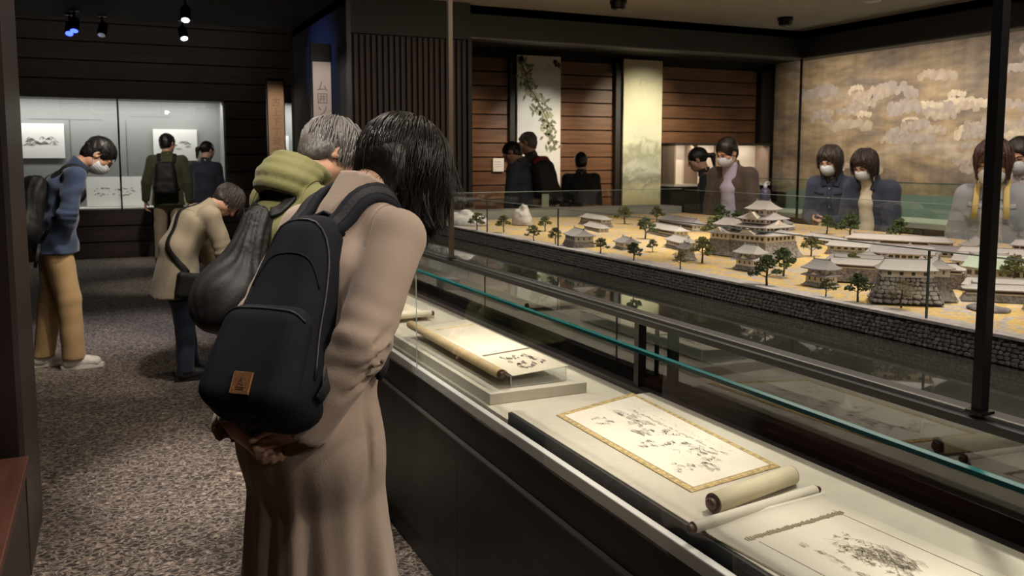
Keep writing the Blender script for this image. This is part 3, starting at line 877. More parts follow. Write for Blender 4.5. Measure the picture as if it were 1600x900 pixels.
for i in range(n - 1):
    a = 4*i; b = a + 4
    mb.f += [(a, b, b+1, a+1), (a+2, a+3, b+3, b+2), (a, a+2, b+2, b), (a+1, b+1, b+3, a+3)]
mb.f += [(0, 1, 3, 2), (4*n-4, 4*n-2, 4*n-1, 4*n-3)]
mb.build('sheet', M_PARCH, s3, True)
bl = MB().box(-0.105, -0.1035, -1.2, 0.165, 0.0019, 0.0024).box(-0.1645, -0.162, -1.2, 0.22, 0.0019, 0.0024).box(0.128, 0.1295, -1.2, 0.2, 0.0019, 0.0024)
bl.build('ruled_line', M_INKM, s3)
bb = MB(); rg = random.Random(9)
for i in range(40):
    x = -0.12 + i * 0.0065
    bb.box(x, x + 0.004, 0.176 + rg.uniform(-.002, .002), 0.188 + rg.uniform(-.002, .002), 0.003, 0.0036)
o = bb.build('border_pattern', pm('pale_brown_ink', (0.40, 0.33, 0.23), 0.9), s3); o['kind'] = 'stuff'
mb = MB(); rg = random.Random(12)
# drawing read from the left edge of the sheet: hill with a keep above rows of houses
for i in range(70):
    tt = rg.random()
    y = 0.13 - tt * 0.55; x = -0.005 + 0.045 * math.exp(-((y - 0.02) / 0.10) ** 2) * rg.random() + rg.uniform(-0.035, 0.02)
    ink_scene(mb, rg, x - .012, x + .012, y - .012, y + .012, rg.choice(['mountain', 'town', 'town']), 2) if False else None
def loc_scene(cx_, cy_, sx, sy, kind, n):
    ink_scene(mb, rg, -cy_ - sx, -cy_ + sx, cx_ - sy, cx_ + sy, kind, n, max(1.0, 0.10 / min(2*sx, 2*sy)), 0.55)
for (cx_, cy_, k, n, s1, s2) in ((0.03, 0.03, 'mountain', 40, .06, .03), (0.05, 0.00, 'town', 90, .05, .03), (0.02, 0.02, 'tree', 12, .06, .03), (0.01, -0.02, 'tree', 10, .07, .02), (0.0, -0.14, 'mountain', 12, .06, .02),
                                 (0.02, -0.16, 'town', 26, .06, .03), (-0.02, -0.26, 'tree', 10, .06, .02), (0.0, -0.3, 'town', 24, .08, .03), (0.03, 0.08, 'tree', 6, .03, .03)):
    loc_scene(cx_, cy_, s1, s2, k, n)
for i in range(26):
    loc_scene(-0.045 + 0.008*math.sin(i), 0.11 - i*0.022, .012, .006, 'town', 3)
flat_ink(s3, mb, M_INKM, (0, 0, 0.0026), (0, 0, R(-90)))

# moat slab, tall posts
mo = box('moat', (1.560, 2.288, Y0, 7.0, 0.0, 0.86), pm('black_water_acrylic', (0.034, 0.037, 0.032), 0.035, spec=0.6, var=(2, 0.2)), kind=None)
tag(mo, 'glossy black moat surface between the table case and the castle model', 'moat')
for i, (x, y, lab) in enumerate(((1.488, 1.085, 'tall black post at the right, nearest to the camera'), (1.488, 3.88, 'slim post rising behind the dark haired woman'),
                    (7.36, 7.84, 'thin black post at the far corner below the beam'))):
    t = thing('glass_post', lab, 'post', (x, y, 0.966 if i < 2 else 0.0), 0, None)
    h = 2.9 - 0.966 if i < 2 else 2.59
    mt = M_BLACK if i != 1 else pm('lit_black_post', (0.16, 0.12, 0.08), 0.35, 0.6)  # middle post is black too, its lit look put into a tan colour
    MB().box(-0.0105, 0.0105, -0.0105, 0.0105, 0.004, h - 0.001).build('upright', mt, t)
    MB().box(-0.018, 0.018, -0.018, 0.018, 0, 0.006).build('foot', M_BLACK, t)

# mural wall
def mural_mat():
    m, nt, b = nodes_mat('gold_mural')
    tc = N(nt, 'ShaderNodeTexCoord')
    mp = N(nt, 'ShaderNodeMapping'); mp.inputs['Scale'].default_value = (1, 0.45, 1.5)
    nt.links.new(tc.outputs['Object'], mp.inputs['Vector'])
    n = N(nt, 'ShaderNodeTexNoise', Scale=1.6, Detail=8.0, Roughness=0.62, Distortion=0.6)
    nt.links.new(mp.outputs[0], n.inputs['Vector'])
    c = ramp(nt, n.outputs['Fac'], [(0.30, (0.135, 0.115, 0.105)), (0.44, (0.24, 0.185, 0.135)), (0.54, (0.36, 0.265, 0.155)), (0.68, (0.42, 0.35, 0.28))])
    n2 = N(nt, 'ShaderNodeTexNoise', Scale=9.0, Detail=6.0); nt.links.new(mp.outputs[0], n2.inputs['Vector'])
    c2 = ramp(nt, n2.outputs['Fac'], [(0.3, (0.72, 0.72, 0.72)), (0.7, (1.2, 1.2, 1.2))])
    mp3 = N(nt, 'ShaderNodeMapping'); mp3.inputs['Scale'].default_value = (1, 5, 0.25); nt.links.new(tc.outputs['Object'], mp3.inputs['Vector'])
    n3 = N(nt, 'ShaderNodeTexNoise', Scale=2.0, Detail=4.0); nt.links.new(mp3.outputs[0], n3.inputs['Vector'])
    c3 = ramp(nt, n3.outputs['Fac'], [(0.3, (0.85, 0.84, 0.82)), (0.7, (1.1, 1.1, 1.1))])
    a = N(nt, 'ShaderNodeMix', _data_type='RGBA', _blend_type='MULTIPLY'); a.inputs[0].default_value = 1; nt.links.new(c, a.inputs[6]); nt.links.new(c2, a.inputs[7])
    d = N(nt, 'ShaderNodeMix', _data_type='RGBA', _blend_type='MULTIPLY'); d.inputs[0].default_value = 1; nt.links.new(a.outputs[2], d.inputs[6]); nt.links.new(c3, d.inputs[7])
    nt.links.new(d.outputs[2], b.inputs['Base Color']); b.inputs['Roughness'].default_value = 0.65
    return m
mu = thing('mural', 'huge gold and brown wall painting of clouds and trees, behind the visitors at right', 'mural', (8.97, 3.0, 0.95))
MB().box(-0.03, 0.0, -6.8, 7.05, 0, 1.86).build('painted_panel', mural_mat(), mu)
M_CL = [pm('cloud_paint_%d' % i, c, 0.65, var=(5, 0.22)) for i, c in enumerate(((0.54, 0.46, 0.345), (0.42, 0.345, 0.265), (0.36, 0.305, 0.265)))]
rg = random.Random(3)
def cloud_mesh(seed, W, H):
    """scalloped cloud outline as one thin flat shape: overlapping lobes share one plane"""
    r_ = random.Random(seed); mb = MB()
    lobes = 8 + r_.randrange(4); pts = []
    for i in range(lobes):
        u = (i + 0.5) / lobes
        pts.append((W * (u - 0.5), H * (0.25 * math.sin(math.pi * u) + r_.uniform(-0.22, 0.16)), H * r_.uniform(0.22, 0.36)))
    n = 0
    for (y, z, q) in pts:
        o = len(mb.v); mb.v.append((-0.0006 * (n % 3) - 0.0004, y, z)); m_ = 30
        for k in range(m_):
            a = 2*math.pi*k/m_; rr = q * (0.92 + 0.16 * abs(math.sin(2.5*a + seed)))
            mb.v.append((-0.0006 * (n % 3) - 0.0004, y + rr*1.25*math.cos(a), z + rr*math.sin(a)))
        for k in range(m_): mb.f.append((o, o+1+(k+1) % m_, o+1+k))
        n += 1
    return mb
protos = [cloud_mesh(i, 0.9, 0.24).mesh('painted_cloud', M_CL[i % 3]) for i in range(6)]
# (y from the mural, z above its foot, width): the cream clouds seen in the photograph, then the fainter ones
spots_ = [(3.9, 1.10, 0.75, 0), (2.65, 1.05, 1.05, 0), (1.9, 0.88, 1.0, 0), (3.3, 0.82, 0.8, 1), (3.2, 0.62, 0.8, 1), (2.4, 0.45, 0.75, 0), (2.75, 0.32, 0.8, 1),
          (0.3, 0.95, 1.1, 1), (0.0, 1.35, 1.2, 1), (0.6, 1.62, 1.3, 2), (1.6, 1.55, 1.0, 2), (-0.3, 0.75, 1.0, 0), (1.2, 0.35, 0.8, 1), (4.6, 0.7, 0.7, 2), (4.9, 1.3, 0.8, 2),
          (3.2, 1.45, 0.8, 2), (5.6, 0.9, 0.8, 1), (6.2, 1.35, 0.8, 2), (-1.2, 1.2, 1.2, 1), (-2.0, 0.6, 1.2, 0), (0.9, 1.2, 0.7, 2), (5.4, 0.35, 0.8, 1), (-0.4, 0.28, 0.8, 2), (1.9, 1.2, 0.5, 1),
          (2.2, 1.35, 0.7, 2), (0.7, 0.6, 0.9, 0), (-0.1, 1.05, 0.9, 1), (3.6, 0.35, 0.7, 2), (1.5, 0.6, 0.6, 2), (4.3, 1.45, 0.6, 1), (0.2, 0.5, 0.7, 1), (2.9, 1.62, 0.8, 2), (-0.9, 1.6, 1.0, 1), (3.9, 0.5, 0.6, 1)]
for q in range(95):                                  # drifting banks of small scalloped clouds
    bank = rg.choice(((4.6, 1.05), (3.9, 0.75), (2.6, 0.95), (1.8, 1.45), (0.4, 1.2), (-0.4, 0.75), (3.2, 0.45), (0.9, 0.4), (-1.2, 1.35), (5.6, 1.2), (2.1, 0.55), (-0.1, 1.6)))
    spots_.append((bank[0] + rg.gauss(0, 0.55), max(0.12, min(1.7, bank[1] + rg.gauss(0, 0.10))), rg.uniform(0.25, 0.55), rg.choice((0, 1, 1, 2, 2, 2))))
for i, (y, z, wd, mi) in enumerate(spots_):
    me = protos[mi + 3 * (i % 2)]
    o = link('painted_cloud', me, mu, (-0.0305 - 0.00012 * (i % 23), y, max(0.16, min(z, 1.66))))
    o.scale = (0.25, wd * 0.95, wd * (1.0 + 0.25 * (i % 3)) * (0.85 if i < 40 else 1.2))
# table case along the mural
t = thing('mural_table_case', 'long glass topped table case running below the mural', 'showcase', (8.4, 3.0, 0))
MB().box(-0.36, 0.42, -6.5, 6.6, 0, 0.68).build('plinth', M_BLACK, t)
MB().box(-0.40, 0.44, -6.5, 6.6, 0.68, 0.73).build('deck', pm('pale_green_deck', (0.55, 0.58, 0.48), 0.7), t)
for a, b in ((-6.5, -2.2), (-2.2, 0.15), (0.15, 2.5), (2.5, 4.6), (4.6, 6.6)):
    g = MB().add([(-0.40, a, 0.73), (-0.40, b, 0.73), (-0.40, b, 1.17), (-0.40, a, 1.17)], [(0, 1, 2, 3)]).build('front_glass', glass_mat('green_glass', (0.80, 0.90, 0.84), 1.5) if 'green_glass' not in bpy.data.materials else bpy.data.materials['green_glass'], t)
    MB().box(-0.406, -0.394, a, b, 1.168, 1.176).build('glass_edge', M_GEDGE, g)
    MB().box(-0.405, -0.395, b-0.006, b+0.006, 0.73, 1.168).build('glass_edge', M_GEDGE, g)
MB().box(0.40, 0.42, -6.5, 6.6, 0.73, 1.0).build('rear_panel', pm('case_rear_green', (0.16, 0.22, 0.19), 0.5), t)
for i, (y, l_) in enumerate(((2.3, 0.7), (0.95, 0.8), (3.6, 0.5), (-0.3, 0.6), (5.2, 0.7))):
    b = thing('open_album', ['open pale album in mural case behind the two women in navy', 'open pale album in mural case right of the two women in navy',
               'open pale album in mural case left of the two women in navy', 'open pale album in mural case behind the grey jacket woman', 'open pale album in mural case near the far corner'][i], 'book', (8.35, y, 0.73))
    MB().box(-0.2, 0.2, -l_/2, l_/2, 0, 0.04).build('stand', M_DECKW, b)
    MB().box(-0.17, 0.17, -l_/2+0.03, -0.004, 0.04, 0.05).build('page', M_PAPER, b)
    MB().box(-0.17, 0.17, 0.004, l_/2-0.03, 0.04, 0.05).build('page', M_PAPER, b)

# lit niche on the rear wall
t = thing('rear_niche_case', 'glowing wall niche on the plank wall behind the ponytail woman', 'showcase', (7.9, 10.14, 1.08))
MB().box(-0.82, 0.82, 0.03, 0.06, 0, 0.54).build('back_panel', pm('niche_paper', (0.80, 0.72, 0.62), 0.8), t)
for x in (-0.82, -0.45, 0.06, 0.2, 0.82):
    MB().box(x-0.012, x+0.012, -0.25, 0.03, 0, 0.54).build('divider', pm('niche_divider', (0.35, 0.26, 0.20), 0.5), t)
MB().box(-0.84, 0.84, -0.27, 0.06, 0.54, 0.57).build('hood', M_DARK, t)
MB().box(-0.84, 0.84, -0.27, 0.06, -0.03, 0.0).build('shelf', M_DECKW, t)
MB().box(-0.84, 0.84, -0.2, 0.06, -1.08, -0.03).build('base_cabinet', M_DARK, t)
l = bpy.data.lights.new('niche_strip', 'AREA'); l.shape = 'RECTANGLE'; l.size = 1.5; l.size_y = 0.1; l.energy = 5; l.color = (1, 0.87, 0.72)
lo = bpy.data.objects.new('niche_light', l); COL.objects.link(lo); lo.parent = t; lo.location = (0, -0.14, 0.535); lo.rotation_euler = (R(25), 0, 0)

# hanging paintings
def painting_mat(name, stops, sc_, dist):
    m, nt, b = nodes_mat(name)
    tc = N(nt, 'ShaderNodeTexCoord')
    n = N(nt, 'ShaderNodeTexNoise', Scale=sc_, Detail=7.0, Distortion=dist); nt.links.new(tc.outputs['Object'], n.inputs['Vector'])
    sx = N(nt, 'ShaderNodeSeparateXYZ'); nt.links.new(tc.outputs['Object'], sx.inputs[0])
    ad = N(nt, 'ShaderNodeMath', _operation='MULTIPLY_ADD'); ad.inputs[1].default_value = 0.32; nt.links.new(n.outputs['Fac'], ad.inputs[0])
    mu_ = N(nt, 'ShaderNodeMath', _operation='MULTIPLY'); mu_.inputs[1].default_value = 0.5; nt.links.new(sx.outputs['Z'], mu_.inputs[0])
    nt.links.new(mu_.outputs[0], ad.inputs[2])
    c = ramp(nt, ad.outputs[0], stops); nt.links.new(c, b.inputs['Base Color']); b.inputs['Roughness'].default_value = 0.75
    return m
t = thing('hanging_painting', 'tall white hanging painting with a flowering branch', 'painting', (5.08, 10.08, 1.0))
MB().box(-0.31, 0.31, -0.015, 0.015, 0, 1.74).build('panel', pm('painting_white', (0.74, 0.72, 0.66), 0.75, var=(3, 0.06)), t)
MB().tube([(-0.31, 0, 1.745), (0.31, 0, 1.745)], 0.012, 8).build('hanging_rod', M_DARK, t)
br = MB(); P = [(-0.27, 1.66), (-0.19, 1.50), (-0.16, 1.36), (-0.05, 1.22), (0.02, 1.10), (0.08, 1.00), (0.14, 0.88), (0.17, 0.74), (0.22, 0.60)]
br.tube([(x, -0.017, z) for x, z in P], 0.007, 5)
br.build('painted_branch', pm('branch_paint', (0.16, 0.13, 0.09), 0.8), t)
rg = random.Random(8)
lf = MB(); fl = MB()
def leaf(mb, x, z, a, L, wd, y):
    u = (math.cos(a), math.sin(a)); v_ = (-u[1], u[0])
    q = [(x, z), (x + u[0]*L*.45 + v_[0]*wd, z + u[1]*L*.45 + v_[1]*wd), (x + u[0]*L, z + u[1]*L), (x + u[0]*L*.45 - v_[0]*wd, z + u[1]*L*.45 - v_[1]*wd)]
    o = len(mb.v); mb.v += [(p[0], y, p[1]) for p in q]; mb.f.append((o, o+1, o+2, o+3))
for i in range(len(P)-1):
    for k in range(17):
        tt = rg.random(); x = P[i][0]*(1-tt)+P[i+1][0]*tt + rg.gauss(0, 0.045); z = P[i][1]*(1-tt)+P[i+1][1]*tt + rg.gauss(0, 0.05)
        x = max(-0.29, min(0.27, x))
        leaf(lf, x, z, rg.uniform(0, 6.28), rg.uniform(0.06, 0.11), 0.020, -0.0185 - 0.0002*(k % 3))
    for k in range(2):
        x = P[i][0] + rg.gauss(0, 0.05); z = P[i][1] + rg.gauss(0, 0.05); x = max(-0.26, min(0.26, x))
        for p_ in range(5): leaf(fl, x, z, p_*1.256, 0.050, 0.020, -0.0195)
for x, z in ((-0.29, 1.72), (-0.25, 1.70), (0.25, 1.69), (0.29, 1.66), (0.21, 1.72)):
    for k in range(5): leaf(lf, max(-.29, min(.27, x)), z - 0.02, rg.uniform(3.4, 6.0), 0.06, 0.014, -0.0185)
o = lf.build('painted_leaves', pm('leaf_paint', (0.20, 0.21, 0.13), 0.8), t); o['kind'] = 'stuff'
o = fl.build('painted_blossom', pm('blossom_paint', (0.46, 0.46, 0.30), 0.8), t); o['kind'] = 'stuff'
t = thing('hanging_painting', 'tall yellow green hanging landscape painting with mist', 'painting', (6.66, 10.08, 0.79))
MB().box(-0.31, 0.31, -0.015, 0.015, 0, 1.97).build('panel', painting_mat('misty_landscape',
    [(0.12, (0.50, 0.46, 0.22)), (0.24, (0.58, 0.55, 0.36)), (0.34, (0.26, 0.27, 0.20)), (0.42, (0.58, 0.58, 0.47)), (0.52, (0.36, 0.36, 0.25)), (0.62, (0.70, 0.68, 0.50)), (0.85, (0.68, 0.64, 0.44)), (1.02, (0.62, 0.58, 0.38)), (1.10, (0.42, 0.40, 0.28)), (1.2, (0.56, 0.52, 0.36))], 5.0, 1.2), t)
MB().tube([(-0.31, 0, 1.975), (0.31, 0, 1.975)], 0.012, 8).build('hanging_rod', M_DARK, t)
# pale label stand beside the pair of visitors
t = thing('label_stand', 'narrow pale green label stand right of the pair in dark jackets', 'sign', (4.13, 8.04, 0))
MB().box(-0.04, 0.04, -0.008, 0.008, 0.02, 1.07).build('board', pm('pale_green_board', (0.60, 0.66, 0.44), 0.7), t)
MB().box(-0.09, 0.09, -0.09, 0.09, 0, 0.02).build('foot_plate', M_BLACK, t)
lf = MB()
for a in (0.9, 1.57, 2.2): leaf(lf, 0, 0.80, a, 0.045, 0.012, -0.0095)
for a in (0.3, 2.8): leaf(lf, 0, 0.80, a, 0.035, 0.009, -0.0095)
lf.build('plant_mark', pm('plant_mark_green', (0.08, 0.12, 0.06), 0.8), t)

# ceiling fixtures
def downlight(x, y, label, lit=None, z=2.9):
    t = thing('ceiling_lamp', label, 'lamp', (x, y, z - 0.10))
    MB().lathe([(0.002, 0.02), (0.060, 0.02), (0.068, 0.03), (0.068, 0.060), (0.080, 0.068), (0.080, 0.0995), (0.002, 0.0995)], 20).build('housing', M_BLACK, t, True)
    c = pm('lens_lit', (1, 0.95, 0.9), 0.3, emit=((1, 0.93, 0.85), 9)) if lit else pm('lens_off', (0.25, 0.25, 0.26), 0.15)
    MB().lathe([(0.001, 0.002), (0.022, 0.004), (0.036, 0.021), (0.001, 0.021)], 16).build('lens', c, t, True)
downlight(4.37, 7.04, 'small black ceiling lamp left of the other one near the rear beam')
downlight(6.48, 7.16, 'small black ceiling lamp nearest to the beam corner')
t = thing('ceiling_lamp', 'round recessed ceiling lamp, lit, at the top right', 'lamp', (6.40, 5.95, 2.86))
MB().lathe([(0.058, 0.0), (0.074, 0.004), (0.078, 0.03), (0.078, 0.0395), (0.058, 0.0395)], 24).build('ring', M_STEEL, t, True)
MB().lathe([(0.001, 0.012), (0.058, 0.012), (0.058, 0.02), (0.001, 0.02)], 24).build('lens', pm('lens_lit', (1, 0.95, 0.9), 0.3, emit=((1, 0.93, 0.85), 9)), t, True)
def tracklight(x, y, tilt, az, label, emit, two=False, z=2.9):
    t = thing('track_spotlight', label, 'spotlight', (x, y, z - 0.22))
    MB().tube([(0, 0, 0.12), (0, 0, 0.219)], 0.012, 8).lathe([(0.002, 0.205), (0.045, 0.205), (0.045, 0.2195), (0.002, 0.2195)], 14).build('stem', M_BLACK, t)
    hd = MB().lathe([(0.002, -0.075), (0.040, -0.075), (0.046, -0.07), (0.046, 0.05), (0.03, 0.075), (0.002, 0.078)], 18).build('head', M_BLACK, t, True, loc=(0, 0, 0.08))
    hd.rotation_euler = (R(tilt), 0, R(az))
    MB().lathe([(0.001, -0.079), (0.036, -0.0785), (0.036, -0.0765), (0.001, -0.0765)], 16).build('lens', pm('lens_' + emit[0], emit[1], 0.3, emit=(emit[1], emit[2])), hd, True)
    return t
BL = ('blue', (0.035, 0.07, 1.0), 6); WH = ('pale', (0.75, 0.78, 1.0), 3); DM = ('dim', (0.4, 0.4, 0.42), 0.3)
tb1 = tracklight(-0.27, 10.2 - 0.15, 35, 170, 'spotlight with a blue lens, leftmost on the dark ceiling', BL)
tracklight(-0.22, 9.75, 25, 170, 'spotlight with a blue lens, just in front of the leftmost one', BL)
tracklight(0.03, 10.0, 30, 160, 'unlit dark spotlight right of the blue ones', DM)
tracklight(0.72, 8.60, 30, 170, 'spotlight with a pale lens nearest to the camera on the dark ceiling', WH)
tracklight(0.80, 9.95, 35, 190, 'spotlight with a pale lens behind the nearest one', WH)
l = bpy.data.lights.new('blue_spot', 'SPOT'); l.energy = 60; l.color = (0.16, 0.26, 1.0); l.spot_size = R(34); l.spot_blend = 0.9; l.shadow_soft_size = 0.03
lo = bpy.data.objects.new('blue_spot_light', l); COL.objects.link(lo); lo.parent = tb1; lo.location = (0.12, -0.04, -0.02)
lo.rotation_euler = (Vector((2.0, 8.9, 2.35)) - Vector((-0.15, 10.0, 2.66))).to_track_quat('-Z', 'Y').to_euler()
# small things at the back
t = thing('wall_label', 'small cream label on the plank wall, left of the pair in dark jackets', 'label', (4.545, 10.165, 1.27))
MB().box(-0.075, 0.075, -0.012, 0.0, 0, 0.17).build('label_board', M_PAPER, t, bevel=0.002)
o = MB().box(-0.05, 0.03, -0.0128, -0.012, 0.12, 0.126).box(-0.05, 0.05, -0.0128, -0.012, 0.09, 0.095).box(-0.05, 0.045, -0.0128, -0.012, 0.06, 0.065).build('text_line', M_INKM, t); o['kind'] = 'stuff'
t = thing('bottle_stand', 'slim black stand carrying the pump bottle behind the keep', 'stand', (5.42, 6.18, 0))
MB().box(-0.10, 0.10, -0.10, 0.10, 0.0, 0.02).build('foot_plate', M_BLACK, t); MB().tube([(0, 0, 0.02), (0, 0, 1.02)], 0.018, 10).build('pole', M_BLACK, t); MB().box(-0.09, 0.09, -0.09, 0.09, 1.02, 1.04).build('tray', M_BLACK, t)
t = thing('pump_bottle', 'lilac pump bottle with a white cap on the slim black stand', 'bottle', (5.42, 6.18, 1.0405))
MB().lathe([(0.002, 0), (0.040, 0), (0.044, 0.01), (0.044, 0.11), (0.030, 0.13), (0.002, 0.13)], 18).build('bottle_body', pm('lilac_liquid', (0.12, 0.10, 0.17), 0.3), t, True)
MB().lathe([(0.002, 0.13), (0.018, 0.13), (0.018, 0.165), (0.008, 0.17), (0.008, 0.185), (0.002, 0.185)], 14).build('cap', pm('white_cap', (0.75, 0.75, 0.78), 0.4), t, True)
MB().tube([(0, 0, 0.18), (0.02, 0, 0.19), (0.05, 0, 0.183)], 0.006, 8).build('pump_spout', MATS['white_cap'], t, True)
t = thing('chair', 'dark chair with a rounded back at the plank wall, left of the glowing niche', 'chair', (6.55, 8.05, 0), R(20))
sd_ = MB(); n_ = 14
for zz in (0.62, 1.30):
    pass
prof_ = [(-0.10 - 0.02 * math.cos(2*math.pi*i/n_), 0) for i in range(n_)]
sd_.prism([(0.12*math.copysign(abs(math.cos(a))**0.5, math.cos(a)), 0.03*math.copysign(abs(math.sin(a))**0.5, math.sin(a))) for a in [2*math.pi*i/20 for i in range(20)]], 0.70, 1.16)
sd_.build('backrest', pm('chair_black', (0.012, 0.011, 0.011), 0.6), t, loc=(0, 0.19, 0), bevel=0.02)
MB().box(-0.21, 0.21, -0.21, 0.21, 0.62, 0.70).build('seat', MATS['chair_black'], t, bevel=0.02)
for sx in (-1, 1):
    for sy in (-1, 1):
        MB().tube([(sx*0.18, sy*0.18, 0.62), (sx*0.20, sy*0.20, 0.0)], 0.014, 8).build('leg', M_BLACK, t)

# ------------------------------------------------------------------ castle diorama
ZG = 0.943
MX0, MX1, MY0, MY1 = 2.30, 4.83, -0.6, 6.6
def ground_mat():
    m, nt, b = nodes_mat('sand_and_path')
    tc = N(nt, 'ShaderNodeTexCoord')
    sx = N(nt, 'ShaderNodeSeparateXYZ'); nt.links.new(tc.outputs['Object'], sx.inputs[0])
    n = N(nt, 'ShaderNodeTexNoise', Scale=5.5, Detail=3.0, Distortion=1.8); nt.links.new(tc.outputs['Object'], n.inputs['Vector'])
    n2 = N(nt, 'ShaderNodeTexNoise', Scale=60.0, Detail=4.0); nt.links.new(tc.outputs['Object'], n2.inputs['Vector'])
    n3 = N(nt, 'ShaderNodeTexNoise', Scale=16.0, Detail=3.0); nt.links.new(tc.outputs['Object'], n3.inputs['Vector'])
    # painted path along the outer edge: ground x below about 0.07 m
    ed = N(nt, 'ShaderNodeMath', _operation='MULTIPLY_ADD'); ed.inputs[1].default_value = 0.10; nt.links.new(n3.outputs['Fac'], ed.inputs[0]); nt.links.new(sx.outputs['X'], ed.inputs[2])
    e2 = ramp(nt, ed.outputs[0], [(0.150, (1, 1, 1)), (0.180, (0, 0, 0))])
    pth = ramp(nt, n.outputs['Fac'], [(0.435, (0, 0, 0)), (0.447, (1, 1, 1)), (0.500, (1, 1, 1)), (0.512, (0, 0, 0))])
    mxm = N(nt, 'ShaderNodeMix', _data_type='RGBA', _blend_type='LIGHTEN'); mxm.inputs[0].default_value = 1
    nt.links.new(e2, mxm.inputs[6]); nt.links.new(pth, mxm.inputs[7])
    sand = ramp(nt, n2.outputs['Fac'], [(0.3, (0.44, 0.29, 0.095)), (0.55, (0.56, 0.39, 0.14)), (0.75, (0.52, 0.41, 0.24))])
    pave = ramp(nt, n2.outputs['Fac'], [(0.3, (0.28, 0.26, 0.27)), (0.7, (0.44, 0.41, 0.41))])
    c = N(nt, 'ShaderNodeMix', _data_type='RGBA'); nt.links.new(mxm.outputs[2], c.inputs[0]); nt.links.new(sand, c.inputs[6]); nt.links.new(pave, c.inputs[7])
    nt.links.new(c.outputs[2], b.inputs['Base Color']); b.inputs['Roughness'].default_value = 0.9
    bp = N(nt, 'ShaderNodeBump', Strength=0.4, Distance=0.004); nt.links.new(n2.outputs['Fac'], bp.inputs['Height']); nt.links.new(bp.outputs[0], b.inputs['Normal'])
    return m
M_STONE = [pm('model_stone_%d' % i, c, 0.85, var=(60, 0.25), bump=(120, 0.3)) for i, c in enumerate(((0.19, 0.175, 0.16), (0.14, 0.13, 0.122), (0.235, 0.215, 0.20)))]
M_BST = [pm('bastion_stone_%d' % i, c, 0.85, var=(60, 0.2), bump=(120, 0.3)) for i, c in enumerate(((0.36, 0.33, 0.33), (0.29, 0.27, 0.27), (0.43, 0.40, 0.39)))]
M_MORT = pm('stone_joint', (0.045, 0.04, 0.038), 0.95)
M_PLAST = pm('model_plaster', (0.72, 0.66, 0.56), 0.8, var=(30, 0.08))
M_PLASTG = pm('model_plaster_grey', (0.50, 0.48, 0.43), 0.8, var=(30, 0.1))
M_STB = pm('model_stone_face', (0.25, 0.225, 0.21), 0.9, var=(90, 0.55), bump=(70, 0.9))
def roof_mat(name, col):
    m, nt, b = nodes_mat(name)
    tc = N(nt, 'ShaderNodeTexCoord')
    wv = N(nt, 'ShaderNodeTexWave', _wave_type='BANDS', _bands_direction='DIAGONAL', Scale=60.0); nt.links.new(tc.outputs['Object'], wv.inputs['Vector'])
    c = ramp(nt, wv.outputs['Fac'], [(0.2, tuple(v * 0.72 for v in col)), (0.7, col)]); nt.links.new(c, b.inputs['Base Color'])
    bp = N(nt, 'ShaderNodeBump', Strength=0.5, Distance=0.002); nt.links.new(wv.outputs['Fac'], bp.inputs['Height']); nt.links.new(bp.outputs[0], b.inputs['Normal'])
    b.inputs['Roughness'].default_value = 0.6
    return m
M_ROOF = roof_mat('grey_tile_roof', (0.31, 0.295, 0.31))
M_ROOFL = roof_mat('pale_tile_roof', (0.44, 0.415, 0.41))
M_ROOFG = roof_mat('green_copper_roof', (0.36, 0.44, 0.36))
M_WIN = pm('model_window', (0.06, 0.05, 0.045), 0.7)
M_RIDGE = pm('ridge_tile', (0.27, 0.25, 0.25), 0.7)

dio = thing('castle_diorama', 'large castle town model ground with ochre sand and stone edge', 'model', (MX0, 0, 0.0))
MB().box(0.06, MX1-MX0, MY0, MY1, 0.0, ZG-0.025).build('plinth', M_BLACK, dio)
g = MB(); nx, ny = 26, 80
rg = random.Random(2)
for j in range(ny+1):
    for i in range(nx+1):
        x = (MX1-MX0-0.002)*i/nx; y = MY0 + (MY1-MY0)*j/ny
        g.v.append((x, y, ZG + (0.004*math.sin(x*7+y*3)*math.sin(y*5) - 0.004 if 0 < i < nx else -0.002)))
for j in range(ny):
    for i in range(nx):
        a = j*(nx+1)+i; g.f.append((a, a+1, a+nx+2, a+nx+1))
g.build('ground', ground_mat(), dio, True)
rwall = MB().add([(0.0, MY0, 0.86), (0.0, MY1, 0.86), (0.012, MY1, ZG-0.003), (0.012, MY0, ZG-0.003), (0.06, MY0, 0.86), (0.06, MY1, 0.86), (0.06, MY1, ZG-0.003), (0.06, MY0, ZG-0.003)],
                 [(0, 3, 2, 1), (4, 5, 6, 7), (3, 7, 6, 2), (0, 1, 5, 4), (0, 4, 7, 3), (1, 2, 6, 5)]).build('retaining_wall', M_MORT, dio)
MB().box(-0.003, 0.03, MY0, MY1, ZG-0.006, ZG+0.003).build('coping', pm('coping_stone', (0.40, 0.37, 0.37), 0.85, var=(40, 0.25)), dio)

def stone_proto(seed, mat):
    """irregular cut stone: outline in local x (along) and z (up), proud toward -y"""
    r_ = random.Random(seed); n = 7; ol = []
    for k in range(n):
        a = 2*math.pi*k/n + r_.uniform(-0.2, 0.2)
        ca, sa = math.cos(a), math.sin(a); q = 0.5 / max(abs(ca), abs(sa)) * r_.uniform(0.84, 1.0)
        ol.append((ca*q, sa*q))
    vs = [(x, 0.25, z) for x, z in ol] + [(x*0.96, -0.12, z*0.96) for x, z in ol] + [(x*0.62, -0.30 + r_.uniform(-.08, .08), z*0.62) for x, z in ol]
    fs = [(i, (i+1) % n, n+(i+1) % n, n+i) for i in range(n)] + [(n+i, n+(i+1) % n, 2*n+(i+1) % n, 2*n+i) for i in range(n)] + [tuple(range(2*n, 3*n))]
    return MB().add(vs, fs)
SP = [stone_proto(i, None) for i in range(6)]
SPM = [SP[i].mesh('stone', M_STONE[i % 3]) for i in range(6)]
